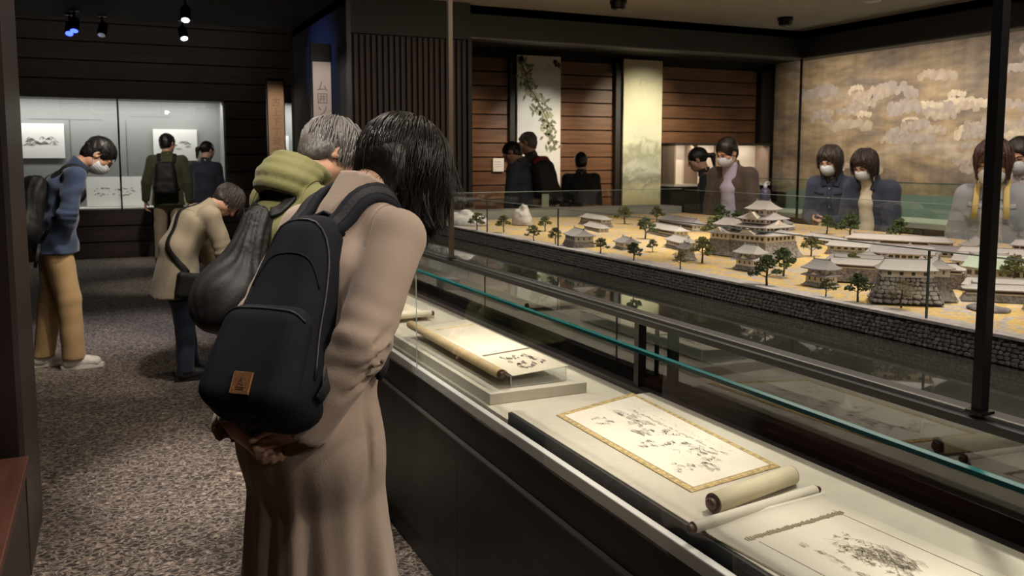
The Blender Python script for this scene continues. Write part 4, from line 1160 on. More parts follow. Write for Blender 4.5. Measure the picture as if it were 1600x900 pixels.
SPB = [SP[i].mesh('stone', M_BST[i % 3]) for i in range(6)]
def stone_rows(L, H, sw, sh, rg):
    """(u, v, w, h) cells of an irregular coursed wall"""
    out = []; nr = max(1, round(H / sh))
    for r_ in range(nr):
        u = -rg.random() * sw * 0.5; h = H / nr
        while u < L:
            w_ = sw * rg.uniform(0.65, 1.45); uu0 = max(0, u); uu1 = min(L, u + w_)
            if uu1 - uu0 > sw * 0.25: out.append(((uu0+uu1)/2, (r_+0.5)*h + rg.uniform(-.12, .12)*h, uu1-uu0, h * rg.uniform(0.9, 1.15)))
            u += w_
    return out
rg = random.Random(17)
far = MB(); cnt = 0
cells = stone_rows(4.9, ZG-0.866, 0.0195, 0.0125, rg)
cells.sort(key=lambda c: c[0])
for (u, v_, sw_, sh_) in cells:
    y = 1.42 + u; k = rg.randrange(6); z = 0.86 + v_
    off = 0.012 * v_ / 0.08
    Mx = Matrix.Translation((off - 0.001, y, z)) @ Matrix.Rotation(R(-90), 4, 'Z') @ Matrix.Rotation(R(rg.uniform(-10, 10)), 4, 'Y') @ Matrix.Diagonal((sw_*0.98, 0.014, sh_*0.98, 1))
    if cnt < 300:
        o = link('stone', SPM[k], rwall); o.matrix_local = Mx
    else:
        st = len(far.v); far.add(SP[k].v, SP[k].f); far.xform(Mx, st)
    cnt += 1
for (u, v_, sw_, sh_) in stone_rows(2.0, ZG-0.866, 0.022, 0.0125, rg):
    y = -0.58 + u; z = 0.86 + v_; k = rg.randrange(6); st = len(far.v); far.add(SP[k].v, SP[k].f)
    far.xform(Matrix.Translation((0.012*v_/0.08 - 0.001, y, z)) @ Matrix.Rotation(R(-90), 4, 'Z') @ Matrix.Diagonal((sw_*0.98, 0.014, sh_*0.98, 1)), st)
o = far.build('small_stones', M_STONE[0], rwall); o['kind'] = 'stuff'

# glass barrier round the model
gb_ = thing('glass_barrier', 'clear glass barrier along the front edge of the castle model', 'glass', (MX0+0.02, 0, ZG))
for a, b in ((MY0, 1.889), (1.893, 4.352), (4.356, 5.371), (5.375, MY1)):
    g = MB().add([(0, a, 0.003), (0, b, 0.003), (0, b, 0.218), (0, a, 0.218)], [(0, 1, 2, 3)]).build('glass_pane', M_GLASS, gb_)
    MB().box(-0.003, 0.003, a, b, 0.2175, 0.2215).build('glass_edge', M_GRIM, g)
    MB().box(-0.004, 0.004, b, b+0.004, 0.004, 0.2175).build('glass_edge', pm('glass_joint', (0.02, 0.045, 0.04), 0.2), g)
gb2 = thing('glass_barrier', 'clear glass barrier behind the castle model, before the masked visitors', 'glass', (MX1+0.01, 0, ZG))
for a, b in ((MY0, 1.5), (1.504, 4.0), (4.004, MY1)):
    g = MB().add([(0, a, 0.003), (0, b, 0.003), (0, b, 0.21), (0, a, 0.21)], [(0, 1, 2, 3)]).build('glass_pane', M_GLASS, gb2)
    MB().box(-0.003, 0.003, a, b, 0.209, 0.212).build('glass_edge', M_GRIM, g)
gb3 = thing('glass_barrier', 'clear glass barrier at the far left end of the castle model', 'glass', ((MX0+MX1)/2, MY1+0.012, ZG))
g = MB().add([(-1.25, 0, 0.003), (1.25, 0, 0.003), (1.25, 0, 0.218), (-1.25, 0, 0.218)], [(0, 1, 2, 3)]).build('glass_pane', M_GLASS, gb3)
MB().box(-1.25, 1.25, -0.003, 0.003, 0.2175, 0.2215).build('glass_edge', M_GRIM, g)
box_ = MB().box(-1.27, 1.27, 0.0, 0.34, 0.0, 1.0).build('rear_ledge', pm('grey_ledge', (0.30, 0.30, 0.28), 0.6), None, loc=(3.565, 6.64, 0))
tag(box_, 'grey ledge closing the far end of the castle model', 'ledge')

# ---- buildings
def hip_roof(mb, lx, ly, z0, h, ridge, lift=0.10, th=0.004, sag=0.35):
    """hipped, slightly hollow roof with lifted corners; ridge along the longer axis; ridge = ridge length share"""
    n = 5; o = len(mb.v); K = 4
    hx, hy = lx/2, ly/2
    if ly >= lx: rx, ry = 0.004, hy * ridge
    else: rx, ry = hx * ridge, 0.004
    def ringpts(t):
        s = t; zz = h * (t * (1 - sag) + sag * t * t)
        ex = hx + (rx - hx) * s; ey = hy + (ry - hy) * s
        pts = []
        cs = [(-1, -1), (1, -1), (1, 1), (-1, 1)]
        for i in range(4):
            a = cs[i]; b = cs[(i+1) % 4]
            for k in range(K):
                f = k / K
                cl = abs(2*f - 1) ** 3 * lift * h * (1 - t) ** 2
                pts.append(((a[0]*(1-f) + b[0]*f) * ex, (a[1]*(1-f) + b[1]*f) * ey, z0 + zz + cl))
        return pts
    m = 4 * K
    lo_ = [(x, y, z - th) for x, y, z in ringpts(0)]
    mb.v += lo_
    for i in range(n): mb.v += ringpts(i / (n-1))
    for i in range(n):
        for k in range(m):
            a = o+i*m+k; b = o+i*m+(k+1) % m; mb.f.append((a, b, b+m, a+m))
    mb.f.append(tuple(o+k for k in range(m))[::-1]); mb.f.append(tuple(o+n*m+k for k in range(m)))

def gable(mb, lx, ly, z0, h, side, w_, dep):
    """small triangular dormer gable on a roof slope; side in 'xXyY'"""
    s = -1 if side in 'xy' else 1
    if side in 'xX':
        X = s*lx/2*0.93; X2 = s*(lx/2*0.93 - dep)
        vs = [(X, -w_/2, z0), (X, w_/2, z0), (X, 0, z0+h), (X2, 0, z0+h), (X2, -w_/2, z0+h*0.3), (X2, w_/2, z0+h*0.3)]
    else:
        X = s*ly/2*0.93; X2 = s*(ly/2*0.93 - dep)
        vs = [(-w_/2, X, z0), (w_/2, X, z0), (0, X, z0+h), (0, X2, z0+h), (-w_/2, X2, z0+h*0.3), (w_/2, X2, z0+h*0.3)]
    mb.add(vs, [(0, 1, 2), (0, 2, 3, 4), (2, 1, 5, 3)])

def windows(t, lx, ly, z, h, n):
    w = MB()
    for s in (-1, 1):
        for i in range(n):
            y = -ly/2 + ly*(i+0.7)/(n+0.4)
            w.box(s*lx/2-0.001, s*lx/2+0.001, y-ly*0.035, y+ly*0.035, z+h*0.3, z+h*0.75)
        nn = max(1, int(n*lx/ly+0.5))
        for i in range(nn):
            x = -lx/2 + lx*(i+0.7)/(nn+0.4)
            w.box(x-lx*0.035, x+lx*0.035, s*ly/2-0.001, s*ly/2+0.001, z+h*0.3, z+h*0.75)
    o = w.build('window', M_WIN, t); o['kind'] = 'stuff'

def tower(x, y, rz, label, tiers, base=None, roof=None, plast=None, stones=False, group=None, name='castle_tower'):
    """tiers: (lx, ly, wall_h, overhang, roof_h, ridge); base: (bottom_x, bottom_y, h)"""
    t = thing(name, label, 'model building', (x, y, ZG), rz, group)
    roof = roof or M_ROOF; plast = plast or M_PLAST
    z = 0.0
    lx, ly = tiers[0][0], tiers[0][1]
    if base:
        bx, by, bh = base
        sb = MB(); nl = 4
        for i in range(nl+1):
            f = i/nl; g_ = 1 - (1-f)**1.7
            wx = bx + (lx*1.03 - bx)*g_; wy = by + (ly*1.03 - by)*g_
            sb.v += [(-wx/2, -wy/2, bh*f), (wx/2, -wy/2, bh*f), (wx/2, wy/2, bh*f), (-wx/2, wy/2, bh*f)]
        for i in range(nl):
            for k in range(4):
                a = 4*i+k; b = 4*i+(k+1) % 4; sb.f.append((a, b, b+4, a+4))
        sb.f += [(3, 2, 1, 0), tuple(4*nl+k for k in range(4))]
        so = sb.build('stone_base', M_MORT if stones else M_STB, t)
        if stones:
            r_ = random.Random(31)
            for face in range(4):
                L0 = bx if face % 2 == 0 else by
                for (u, v_, sw_, sh_) in stone_rows(1.0, bh, 0.024/L0, 0.0155, r_):
                    f = v_/bh; g_ = 1 - (1-f)**1.7
                    wx = bx + (lx*1.03 - bx)*g_; wy = by + (ly*1.03 - by)*g_
                    Lf, df = (wx, wy) if face % 2 == 0 else (wy, wx)
                    lean = math.atan2((1.7*(1-f)**0.7) * ((by if face % 2 == 0 else bx) - (ly if face % 2 == 0 else lx)) / 2, bh)
                    Mx = Matrix.Rotation(R(90)*face, 4, 'Z') @ Matrix.Translation(((u-0.5)*Lf, -df/2, v_)) @ Matrix.Rotation(-lean, 4, 'X') @ Matrix.Rotation(R(r_.uniform(-14, 14)), 4, 'Y') @ Matrix.Diagonal((sw_*Lf*1.0, 0.013, sh_*1.0, 1))
                    o = link('stone', SPB[r_.randrange(6)], so); o.matrix_local = Mx
        z = bh
    for i, (lx, ly, wh, ov, rh, rd) in enumerate(tiers):
        MB().box(-lx/2, lx/2, -ly/2, ly/2, z, z+wh+0.004).build('wall', plast, t)
        windows(t, lx, ly, z, wh, max(2, int(ly/0.03)))
        rb = MB(); hip_roof(rb, lx+2*ov, ly+2*ov, z+wh, rh, rd)
        ro = rb.build('roof', roof, t)
        last = i == len(tiers)-1
        if ly > 0.05 or last:
            gm = MB(); gw = min(lx, ly)*0.5
            if last:
                if ly >= lx: gable(gm, lx*0.9, (ly+ov)*rd+0.012, z+wh+rh*0.42, rh*0.56, 'y', lx*0.5, 0.01); gable(gm, lx*0.9, (ly+ov)*rd+0.012, z+wh+rh*0.42, rh*0.56, 'Y', lx*0.5, 0.01)
                else: gable(gm, (lx+ov)*rd+0.012, ly*.9, z+wh+rh*0.42, rh*0.56, 'x', ly*0.5, 0.01); gable(gm, (lx+ov)*rd+0.012, ly*.9, z+wh+rh*0.42, rh*0.56, 'X', ly*0.5, 0.01)
            else:
                for s_ in ('xX' if i % 2 == 0 else 'yY'):
                    gable(gm, lx+2*ov, ly+2*ov, z+wh+0.003, rh*1.0, s_, gw, 0.03)
            o = gm.build('gable', M_PLAST, ro); o['kind'] = 'stuff'
        if last:
            q = (ly/2+ov)*rd if ly >= lx else (lx/2+ov)*rd
            zz = z+wh+rh+0.001
            pp = [(0, -q, zz+0.003), (0, -q*0.8, zz), (0, q*0.8, zz), (0, q, zz+0.003)]
            if lx > ly: pp = [(p[1], 0, p[2]) for p in pp]
            MB().tube(pp, 0.0032, 6).build('ridge', M_RIDGE, ro)
            for s_ in (-1, 1):
                p = (0, s_*q, zz) if ly >= lx else (s_*q, 0, zz)
                MB().lathe([(0.001, -0.003), (0.0035, 0.0), (0.0025, 0.006), (0.0006, 0.012)], 6, p).build('finial', M_RIDGE, ro)
        z += wh + rh*0.55
    return t

def longhouse(x, y, rz, label, L, W, wh, rh, base=0.0, roof=None, plast=None, group=None, name='castle_hall'):
    return tower(x, y, rz, label, [(L, W, wh, 0.012, rh, 0.86)], (L+0.03, W+0.03, base) if base else None, roof, plast, group=group, name=name)

G1 = 'small towers along the front of the castle model'
# main keep with its wing
tower(3.06, 3.50, R(8), 'main castle keep, tallest many tiered tower in the middle of the model',
      [(0.225, 0.235, 0.036, 0.022, 0.030, 0.8), (0.185, 0.195, 0.022, 0.021, 0.032, 0.8), (0.145, 0.155, 0.022, 0.020, 0.034, 0.75), (0.090, 0.105, 0.030, 0.020, 0.042, 0.6)],
      (0.29, 0.30, 0.080), M_ROOFL, name='castle_keep')
tower(2.985, 3.67, R(8), 'lower keep wing attached on the left of the main keep',
      [(0.15, 0.13, 0.034, 0.02, 0.028, 0.8), (0.09, 0.10, 0.026, 0.018, 0.034, 0.6)], (0.20, 0.18, 0.080), M_ROOFL, name='castle_keep')
tower(2.645, 3.10, R(5), 'two tiered white tower in front of the main keep',
      [(0.075, 0.105, 0.030, 0.016, 0.014, 0.9), (0.062, 0.092, 0.020, 0.020, 0.034, 0.62)], (0.105, 0.135, 0.018), M_ROOFL, group=G1)
tower(2.565, 2.585, R(5), 'two tiered white tower with a grey roof left of the stone bastion',
      [(0.070, 0.095, 0.028, 0.014, 0.012, 0.9), (0.058, 0.086, 0.020, 0.020, 0.034, 0.62)], (0.10, 0.125, 0.014), M_ROOF, group=G1)
# stone bastion with long turret
tower(2.555, 2.175, R(-42), 'long turret on a tall base of rounded stones, nearest tall building of the model',
      [(0.170, 0.080, 0.026, 0.014, 0.034, 0.72)], (0.235, 0.145, 0.088), M_ROOFL, stones=True, name='castle_turret')
tower(2.70, 2.165, R(-42), 'short turret joined behind the long turret on the stone bastion',
      [(0.07, 0.09, 0.030, 0.016, 0.036, 0.6)], (0.13, 0.13, 0.084), M_ROOFL, stones=False, name='castle_turret')
# walls and halls
longhouse(2.86, 2.50, R(-55), 'long roofed rampart on grey stone behind the small tower and bastion', 0.50, 0.055, 0.016, 0.022, 0.055, M_ROOFL, name='castle_rampart')
longhouse(2.93, 1.96, R(-45), 'roofed plaster wall running right from the stone bastion', 0.42, 0.04, 0.020, 0.016, 0.022, M_ROOFL, M_PLASTG, name='castle_rampart')
longhouse(2.72, 1.72, R(62), 'roofed wall on a curved stone footing at the right edge of the photo', 0.30, 0.05, 0.026, 0.020, 0.060, M_ROOFL, name='castle_rampart')
longhouse(3.30, 2.35, R(-62), 'large hall with a green copper roof at the right', 0.24, 0.15, 0.040, 0.048, 0.020, M_ROOFG, M_PLASTG)
longhouse(3.42, 1.98, R(-62), 'second green roofed hall at the right edge of the photo', 0.24, 0.13, 0.036, 0.044, 0.015, M_ROOFG, M_PLASTG)
for i, (x, y, rz, L, W, lab) in enumerate((
    (2.46, 4.36, 78, 0.19, 0.11, 'wide hall with grey hipped roof, leftmost of the model halls'),
    (2.62, 4.10, 80, 0.12, 0.09, 'small grey roofed hall right of the leftmost wide hall'),
    (2.93, 4.02, 75, 0.24, 0.09, 'long grey roofed hall left of the main keep'),
    (2.62, 3.55, 70, 0.07, 0.06, 'tiny gate house among trees left of the main keep'),
    (3.35, 4.75, 80, 0.42, 0.09, 'long pale roofed range behind the left halls'),
    (3.75, 5.15, 78, 0.60, 0.10, 'longest pale roofed range at the back left of the model'),
    (3.30, 5.60, 85, 0.36, 0.08, 'low range near the far left glass'),
    (3.52, 3.02, -58, 0.30, 0.12, 'grey roofed palace hall right of the main keep'),
    (3.80, 2.72, -60, 0.34, 0.12, 'grey roofed palace hall further right at the back'),
    (4.05, 2.25, -60, 0.36, 0.12, 'grey roofed palace hall before the grey jacket woman'),
    (4.10, 3.55, -62, 0.55, 0.09, 'long back range before the two women in navy'),
    (3.55, 2.62, -60, 0.22, 0.10, 'low hall between the rampart and the palace halls'),
    (4.35, 2.85, -60, 0.30, 0.09, 'pale roofed hall at the back edge of the model'),
    (3.10, 2.90, -58, 0.26, 0.06, 'low grey stone block house right of the keep base'),
    (3.85, 1.75, -60, 0.28, 0.10, 'pale roofed hall behind the second green roof'))):
    longhouse(x, y, R(rz), lab, L, W, 0.026 if W < 0.1 else 0.032, 0.026 if W < 0.1 else 0.036, 0.012 if i % 3 else 0.03, M_ROOF if i % 2 else M_ROOFL, M_PLAST if i % 3 else M_PLASTG, 'halls of the castle model')

k_ = 0
WHERE = ('in the row nearest the keep', 'in the middle rows behind the bastion', 'in the back rows by the rear glass')
for i, (x, y, rz, L, W) in enumerate(((3.30, 3.05, 30, 0.20, 0.07), (3.55, 3.35, -60, 0.26, 0.08), (3.75, 3.20, 32, 0.30, 0.07), (3.15, 2.62, 32, 0.24, 0.05), (3.05, 2.18, -50, 0.22, 0.07),
        (3.60, 2.25, 30, 0.22, 0.07), (3.95, 3.05, -60, 0.30, 0.08), (4.25, 3.20, 30, 0.30, 0.07), (4.40, 2.45, -60, 0.36, 0.08), (3.20, 1.72, -55, 0.26, 0.07), (3.60, 1.50, -60, 0.26, 0.10), (4.15, 1.75, -60, 0.34, 0.09),
        (3.55, 4.35, 78, 0.34, 0.07), (3.95, 4.55, 80, 0.50, 0.08), (3.10, 5.25, 80, 0.30, 0.07), (4.40, 5.00, 78, 0.60, 0.08), (3.85, 3.85, 76, 0.40, 0.07))):
    longhouse(x, y, R(rz), ('low grey roofed gallery ' if W < 0.08 else 'grey roofed hall ') + ['right behind the keep base', 'between keep and palace halls', 'crossing behind the palace hall', 'between keep base and long rampart', 'behind the short turret', 'before the palace hall at the back',
        'among the palace halls, second row', 'closing the palace court at the back', 'before the grey jacket woman, last row', 'beside the green roofed halls', 'beyond the second green roof', 'at the far right of the last row', 'behind the tall tree left of the keep', 'before the brown jacket man',
        'behind the leftmost wide hall', 'at the rear glass left of the keep', 'behind the keep wing'][i], L, W, 0.024, 0.026, 0.02 if i % 2 else 0.0, M_ROOFL if i % 3 else M_ROOF, M_PLASTG if i % 2 else M_PLAST, 'halls of the castle model')

# rock hills at the left end
def rock(x, y, r, label, seed):
    s = SDF((-r[0]*1.4, -r[1]*1.4, -0.03), (r[0]*1.4, r[1]*1.4, r[2]*1.6), 0.007)
    rr = np.random.RandomState(seed)
    s.ell((0, 0, 0), (r[0], r[1], r[2]*0.7))
    for i in range(9):
        a = rr.uniform(0, 6.28); d = rr.uniform(0, 0.6)
        s.ell((r[0]*d*math.cos(a), r[1]*d*math.sin(a), r[2]*(0.75*(1-d))*rr.uniform(.6, 1.1)), np.array(r)*rr.uniform(0.22, 0.4), k=0.01)
    s.disp(wr(seed, 0.010, (60, 130))); s.cut((0, 0, -0.004), (0, 0, -1))
    o = link('rock_hill', mesh_np('rock_hill', [s.raw()], pm('white_rock', (0.62, 0.60, 0.58), 0.85, var=(20, 0.15), bump=(40, 0.5))))
    o.location = (x, y, ZG); tag(o, label, 'rock')
rock(2.50, 6.20, (0.16, 0.24, 0.12), 'white rocky hill at the far left end of the model', 3)
rock(2.86, 5.95, (0.07, 0.10, 0.17), 'tall narrow white rock right of the white rocky hill', 4)
rock(2.72, 2.02-0.10, (0.055, 0.07, 0.018), 'low heap of dark rubble right of the stone bastion', 5)
bpy.data.objects['rock_hill.002'].data.materials[0] = pm('grey_rubble', (0.16, 0.15, 0.17), 0.85, bump=(60, 0.6))
bpy.data.objects['rock_hill.002'].location = (2.66, 1.93, ZG)

# ---- model trees
M_FOL = [pm('foliage_%d' % i, c, 0.85, var=(60, 0.45), bump=(90, 0.8)) for i, c in enumerate(((0.085, 0.125, 0.042), (0.165, 0.175, 0.060), (0.22, 0.18, 0.09)))]
M_TRUNK = pm('model_trunk', (0.055, 0.038, 0.026), 0.9)
def tree_proto(seed, mi, label, dense=1.0):
    """unit-height tree"""
    r_ = random.Random(seed)
    t = thing('model_tree', label, 'model tree')
    tr = MB(); tr.tube([(0, 0, 0), (0.02, 0.01, 0.25), (-0.01, 0, 0.5), (0.01, 0.01, 0.8)], [0.035, 0.028, 0.022, 0.01], 6)
    cl = []
    for i in range(9):
        a = i * 2.4 + r_.uniform(-.4, .4); z = 0.42 + 0.5 * (i / 9); rad = (0.36 - 0.26 * (i / 9)) * r_.uniform(0.7, 1.1)
        p = (rad*math.cos(a), rad*math.sin(a), z); cl.append((p, r_.uniform(0.13, 0.20)))
        tr.tube([(0, 0, z-0.14), (p[0]*0.8, p[1]*0.8, z-0.02)], [0.014, 0.007], 4)
    cl.append(((0, 0, 0.92), 0.13))
    tr.build('trunk', M_TRUNK, t)
    f = MB()
    for (p, q) in cl:
        for k in range(int(70 * dense)):
            d = Vector((r_.gauss(0, 1), r_.gauss(0, 1), r_.gauss(0, 0.7))).normalized() * q * r_.uniform(0.5, 1.05)
            c = Vector(p) + Vector((d.x, d.y, d.z*0.62))
            n_ = Vector((r_.gauss(0, 1), r_.gauss(0, 1), r_.gauss(0, 1) + 0.8)).normalized(); u = n_.orthogonal().normalized(); v_ = n_.cross(u); L = r_.uniform(0.026, 0.048)
            f.add([c + u*L, c + v_*L*0.8, c - u*L, c - v_*L*0.8, c + n_*L*0.7], [(0, 1, 4), (1, 2, 4), (2, 3, 4), (3, 0, 4), (3, 2, 1, 0)])
    o = f.build('foliage', M_FOL[mi], t); o['kind'] = 'stuff'
    return t
TP_ = [tree_proto(1, 0, 'x'), tree_proto(2, 1, 'x'), tree_proto(3, 2, 'x', 0.45), tree_proto(4, 0, 'x', 0.8)]
used_t = set()
TL = [(2.33, 5.578, .13, 1, 'bushy light green model tree, leftmost at the glass'), (2.457, 5.403, .12, 1, 'light green model tree second from the left end'),
      (2.357, 4.739, .10, 1, 'model tree left of the leftmost wide hall'), (2.403, 4.541, .10, 3, 'model tree right before the leftmost wide hall'),
      (2.376, 3.978, .085, 1, 'small model tree at the edge path left of the keep'), (2.346, 3.609, .095, 0, 'dark model tree on the edge path, left of the sparse one'),
      (2.666, 3.913, .07, 1, 'tiny model tree between the small halls'), (2.363, 3.245, .09, 2, 'sparse brownish model tree on the edge path left of the keep'),
      (2.604, 3.401, .13, 1, 'tall airy model tree left of the two tiered white tower'), (3.07, 4.593, .14, 0, 'tall dark tree behind the long grey hall'),
      (3.30, 4.15, .17, 0, 'tall dark tree directly left of the keep'), (3.42, 4.35, .15, 1, 'green tree behind the one left of the keep'),
      (2.377, 2.686, .125, 0, 'dark pine on the edge path before the two tiered tower'), (2.638, 2.878, .125, 0, 'dark pine right of the two tiered tower'),
      (2.385, 2.379, .070, 1, 'small model tree before the grey roofed tower'), (2.402, 2.244, .105, 0, 'round dark tree left of the stone bastion'),
      (2.44, 2.09, .098, 2, 'bare twiggy tree before the stone bastion'), (2.941, 2.782, .10, 1, 'model tree before the long rampart'), (2.86, 2.86, .065, 1, 'low shrub tree before the long rampart'),
      (3.284, 3.387, .11, 1, 'model tree right of the keep base'), (3.242, 2.244, .13, 1, 'olive tree by the green copper roofs, right edge of photo'),
      (4.25, 4.05, .16, 0, 'dark wide tree before the hands of the navy jacket woman'), (4.3, 3.72, .15, 0, 'dark tree under the cream scarf woman'), (4.35, 4.35, .13, 3, 'dark tree behind the keep at the back glass'),
      (4.3, 2.72, .15, 0, 'dark pine at the back between the women'), (4.42, 2.25, .12, 1, 'green tree before the grey jacket woman'), (3.62, 5.7, .14, 1, 'tree near the far ledge at the left'),
      (3.95, 5.75, .13, 1, 'tree near the far ledge below the landscape painting'), (4.3, 5.4, .15, 0, 'dark tree near the brown jacket man'), (4.05, 4.9, .14, 0, 'dark tree left behind the keep'),
      (2.75, 5.35, .11, 1, 'green tree behind the second from the left end'), (3.35, 3.95, .11, 1, 'bright tree touching the keep wing')]
for i, (x, y, h, k, lab) in enumerate(TL):
    if k not in used_t:
        used_t.add(k); t = TP_[k]; t.location = (x, y, ZG - 0.004); t.scale = (h*1.1, h*1.1, h); t.rotation_euler = (0, 0, i)
        t['label'] = lab
    else:
        t = dup_tree(TP_[k], (x, y, ZG - 0.004), i * 1.3, (h*1.15, h*1.15, h), lab)
    t['group'] = 'trees of the castle model'

# ------------------------------------------------------------------ people
def dirv(a): return V3(0, math.sin(R(a)), math.cos(R(a)))
def rotm(pitch, yaw, roll):
    """columns: right, forward, up; pitch bows forward, yaw turns left, roll tips to the right"""
    m = Matrix.Rotation(R(-pitch), 3, 'X') @ Matrix.Rotation(R(yaw), 3, 'Z') @ Matrix.Rotation(R(roll), 3, 'Y')
    return np.array(m)
XA = (1, 0, 0)
M_EYE = pm('eye_dark', (0.02, 0.015, 0.012), 0.2)

def skeleton(H, s):
    k = H / 1.65; J = {}
    J['k'] = k; J['H'] = H
    hy = s.get('hip_y', -0.02)
    l1, l2, l3 = s['lean']
    J['pel'] = V3(0, hy, 0.52 * H * s.get('hip', 1.0))
    J['waist'] = J['pel'] + 0.09 * H * dirv(l1)
    J['chest'] = J['waist'] + 0.13 * H * dirv(l2)
    J['nb'] = J['chest'] + 0.105 * H * dirv(l3)
    J['ups'] = dirv(l3); J['upm'] = dirv(l2); J['l1'] = l1
    J['fws'] = V3(0, math.cos(R(l3)), -math.sin(R(l3)))
    sw = s.get('sw', 0.098) * H
    for n, sg in (('L', -1), ('R', 1)):
        J['sh' + n] = J['nb'] - 0.044 * H * J['ups'] + V3(sg * sw, 0, 0) + J['fws'] * 0.008
        ea, wa = s['arm' + n][:2]
        # directions given as (out, forward, up) in upright local axes
        if len(s['arm' + n]) == 3:               # elbow and wrist given as points
            J['el' + n] = V3(sg * ea[0], ea[1], ea[2]); J['wr' + n] = V3(sg * wa[0], wa[1], wa[2])
            w_ = J['wr' + n] - J['el' + n]; w_ = w_ / np.linalg.norm(w_)
        else:
            e = V3(sg * ea[0], ea[1], ea[2]); e = e / np.linalg.norm(e)
            J['el' + n] = J['sh' + n] + e * 0.172 * H
            w_ = V3(sg * wa[0], wa[1], wa[2]); w_ = w_ / np.linalg.norm(w_)
            J['wr' + n] = J['el' + n] + w_ * 0.148 * H
        J['hd' + n] = w_
        fx, fy, yaw = s['foot' + n]
        J['hip' + n] = J['pel'] + V3(sg * 0.052 * H, 0, -0.01 * H)
        J['an' + n] = V3(fx, fy, 0.048 * H)
        J['kn' + n] = (J['hip' + n] + J['an' + n]) / 2 + V3(sg * 0.004, s.get('knee', 0.03), 0.01 * H)
        J['fd' + n] = V3(-math.sin(R(yaw)), math.cos(R(yaw)), 0)
    J['Rh'] = rotm(*s['head'])
    J['hs'] = s.get('hs', 0.137 * H / 0.225)
    J['hb'] = J['nb'] + 0.072 * k * dirv(s['neck'])
    J['hc'] = J['hb'] + J['Rh'] @ (V3(0, 0.022, 0.078) * J['hs'])
    return J

def frame_z(a):
    a = a / np.linalg.norm(a); u = np.cross(a, V3(1, 0, 0) if abs(a[0]) < 0.9 else V3(0, 1, 0)); u /= np.linalg.norm(u)
    return np.stack([u, np.cross(a, u), a], 1)

def head_sdf(J, vox):
    hc, M, h = J['hc'], J['Rh'], J['hs']
    P = lambda *p: hc + M @ (V3(*p) * h)
    s = SDF(hc - 0.17 * h, hc + 0.17 * h, vox)
    s.ell(P(0, -0.014, 0.030), V3(0.073, 0.094, 0.083) * h, M)
    s.ell(P(0, 0.018, -0.030), V3(0.062, 0.070, 0.085) * h, M, 0.025)
    s.ell(P(0, 0.048, -0.088), V3(0.030, 0.030, 0.024) * h, M, 0.025)       # chin
    for sg in (-1, 1):
        s.ell(P(sg * 0.040, 0.050, -0.022), V3(0.026, 0.024, 0.024) * h, M, 0.02)   # cheek
        s.ell(P(sg * 0.046, 0.005, -0.060), V3(0.020, 0.035, 0.030) * h, M, 0.02)   # jaw
        s.ell(P(sg * 0.031, 0.092, 0.006), V3(0.017, 0.012, 0.010) * h, M, 0.012, 'sub')  # socket
        s.ell(P(sg * 0.031, 0.076, 0.006), V3(0.013, 0.012, 0.010) * h, M, 0.004)   # eyelids
        s.cone(P(sg * 0.014, 0.087, 0.022), P(sg * 0.046, 0.076, 0.021), 0.007 * h, 0.005 * h, 0.012)  # brow
        s.ell(P(sg * 0.076, -0.008, -0.006), V3(0.010, 0.018, 0.031) * h, M @ np.array(Matrix.Rotation(R(-14), 3, 'X')), 0.006)  # ear
        s.ell(P(sg * 0.083, -0.003, -0.004), V3(0.006, 0.009, 0.016) * h, M, 0.004, 'sub')
        s.ell(P(sg * 0.011, 0.099, -0.034), V3(0.009, 0.010, 0.008) * h, M, 0.006)  # nostril wing
    s.cone(P(0, 0.086, 0.012), P(0, 0.108, -0.030), 0.008 * h, 0.010 * h, 0.012)
    s.ell(P(0, 0.086, -0.056), V3(0.022, 0.010, 0.006) * h, M, 0.006)
    s.ell(P(0, 0.084, -0.067), V3(0.018, 0.010, 0.007) * h, M, 0.006)
    s.ell(P(0, 0.098, -0.061), V3(0.022, 0.008, 0.0016) * h, M, 0.003, 'sub')
    s.cone(J['nb'] - 0.03 * J['ups'], J['hb'] + M @ (V3(0, -0.004, 0.02) * h), 0.058 * h, 0.054 * h, 0.025)
    return s

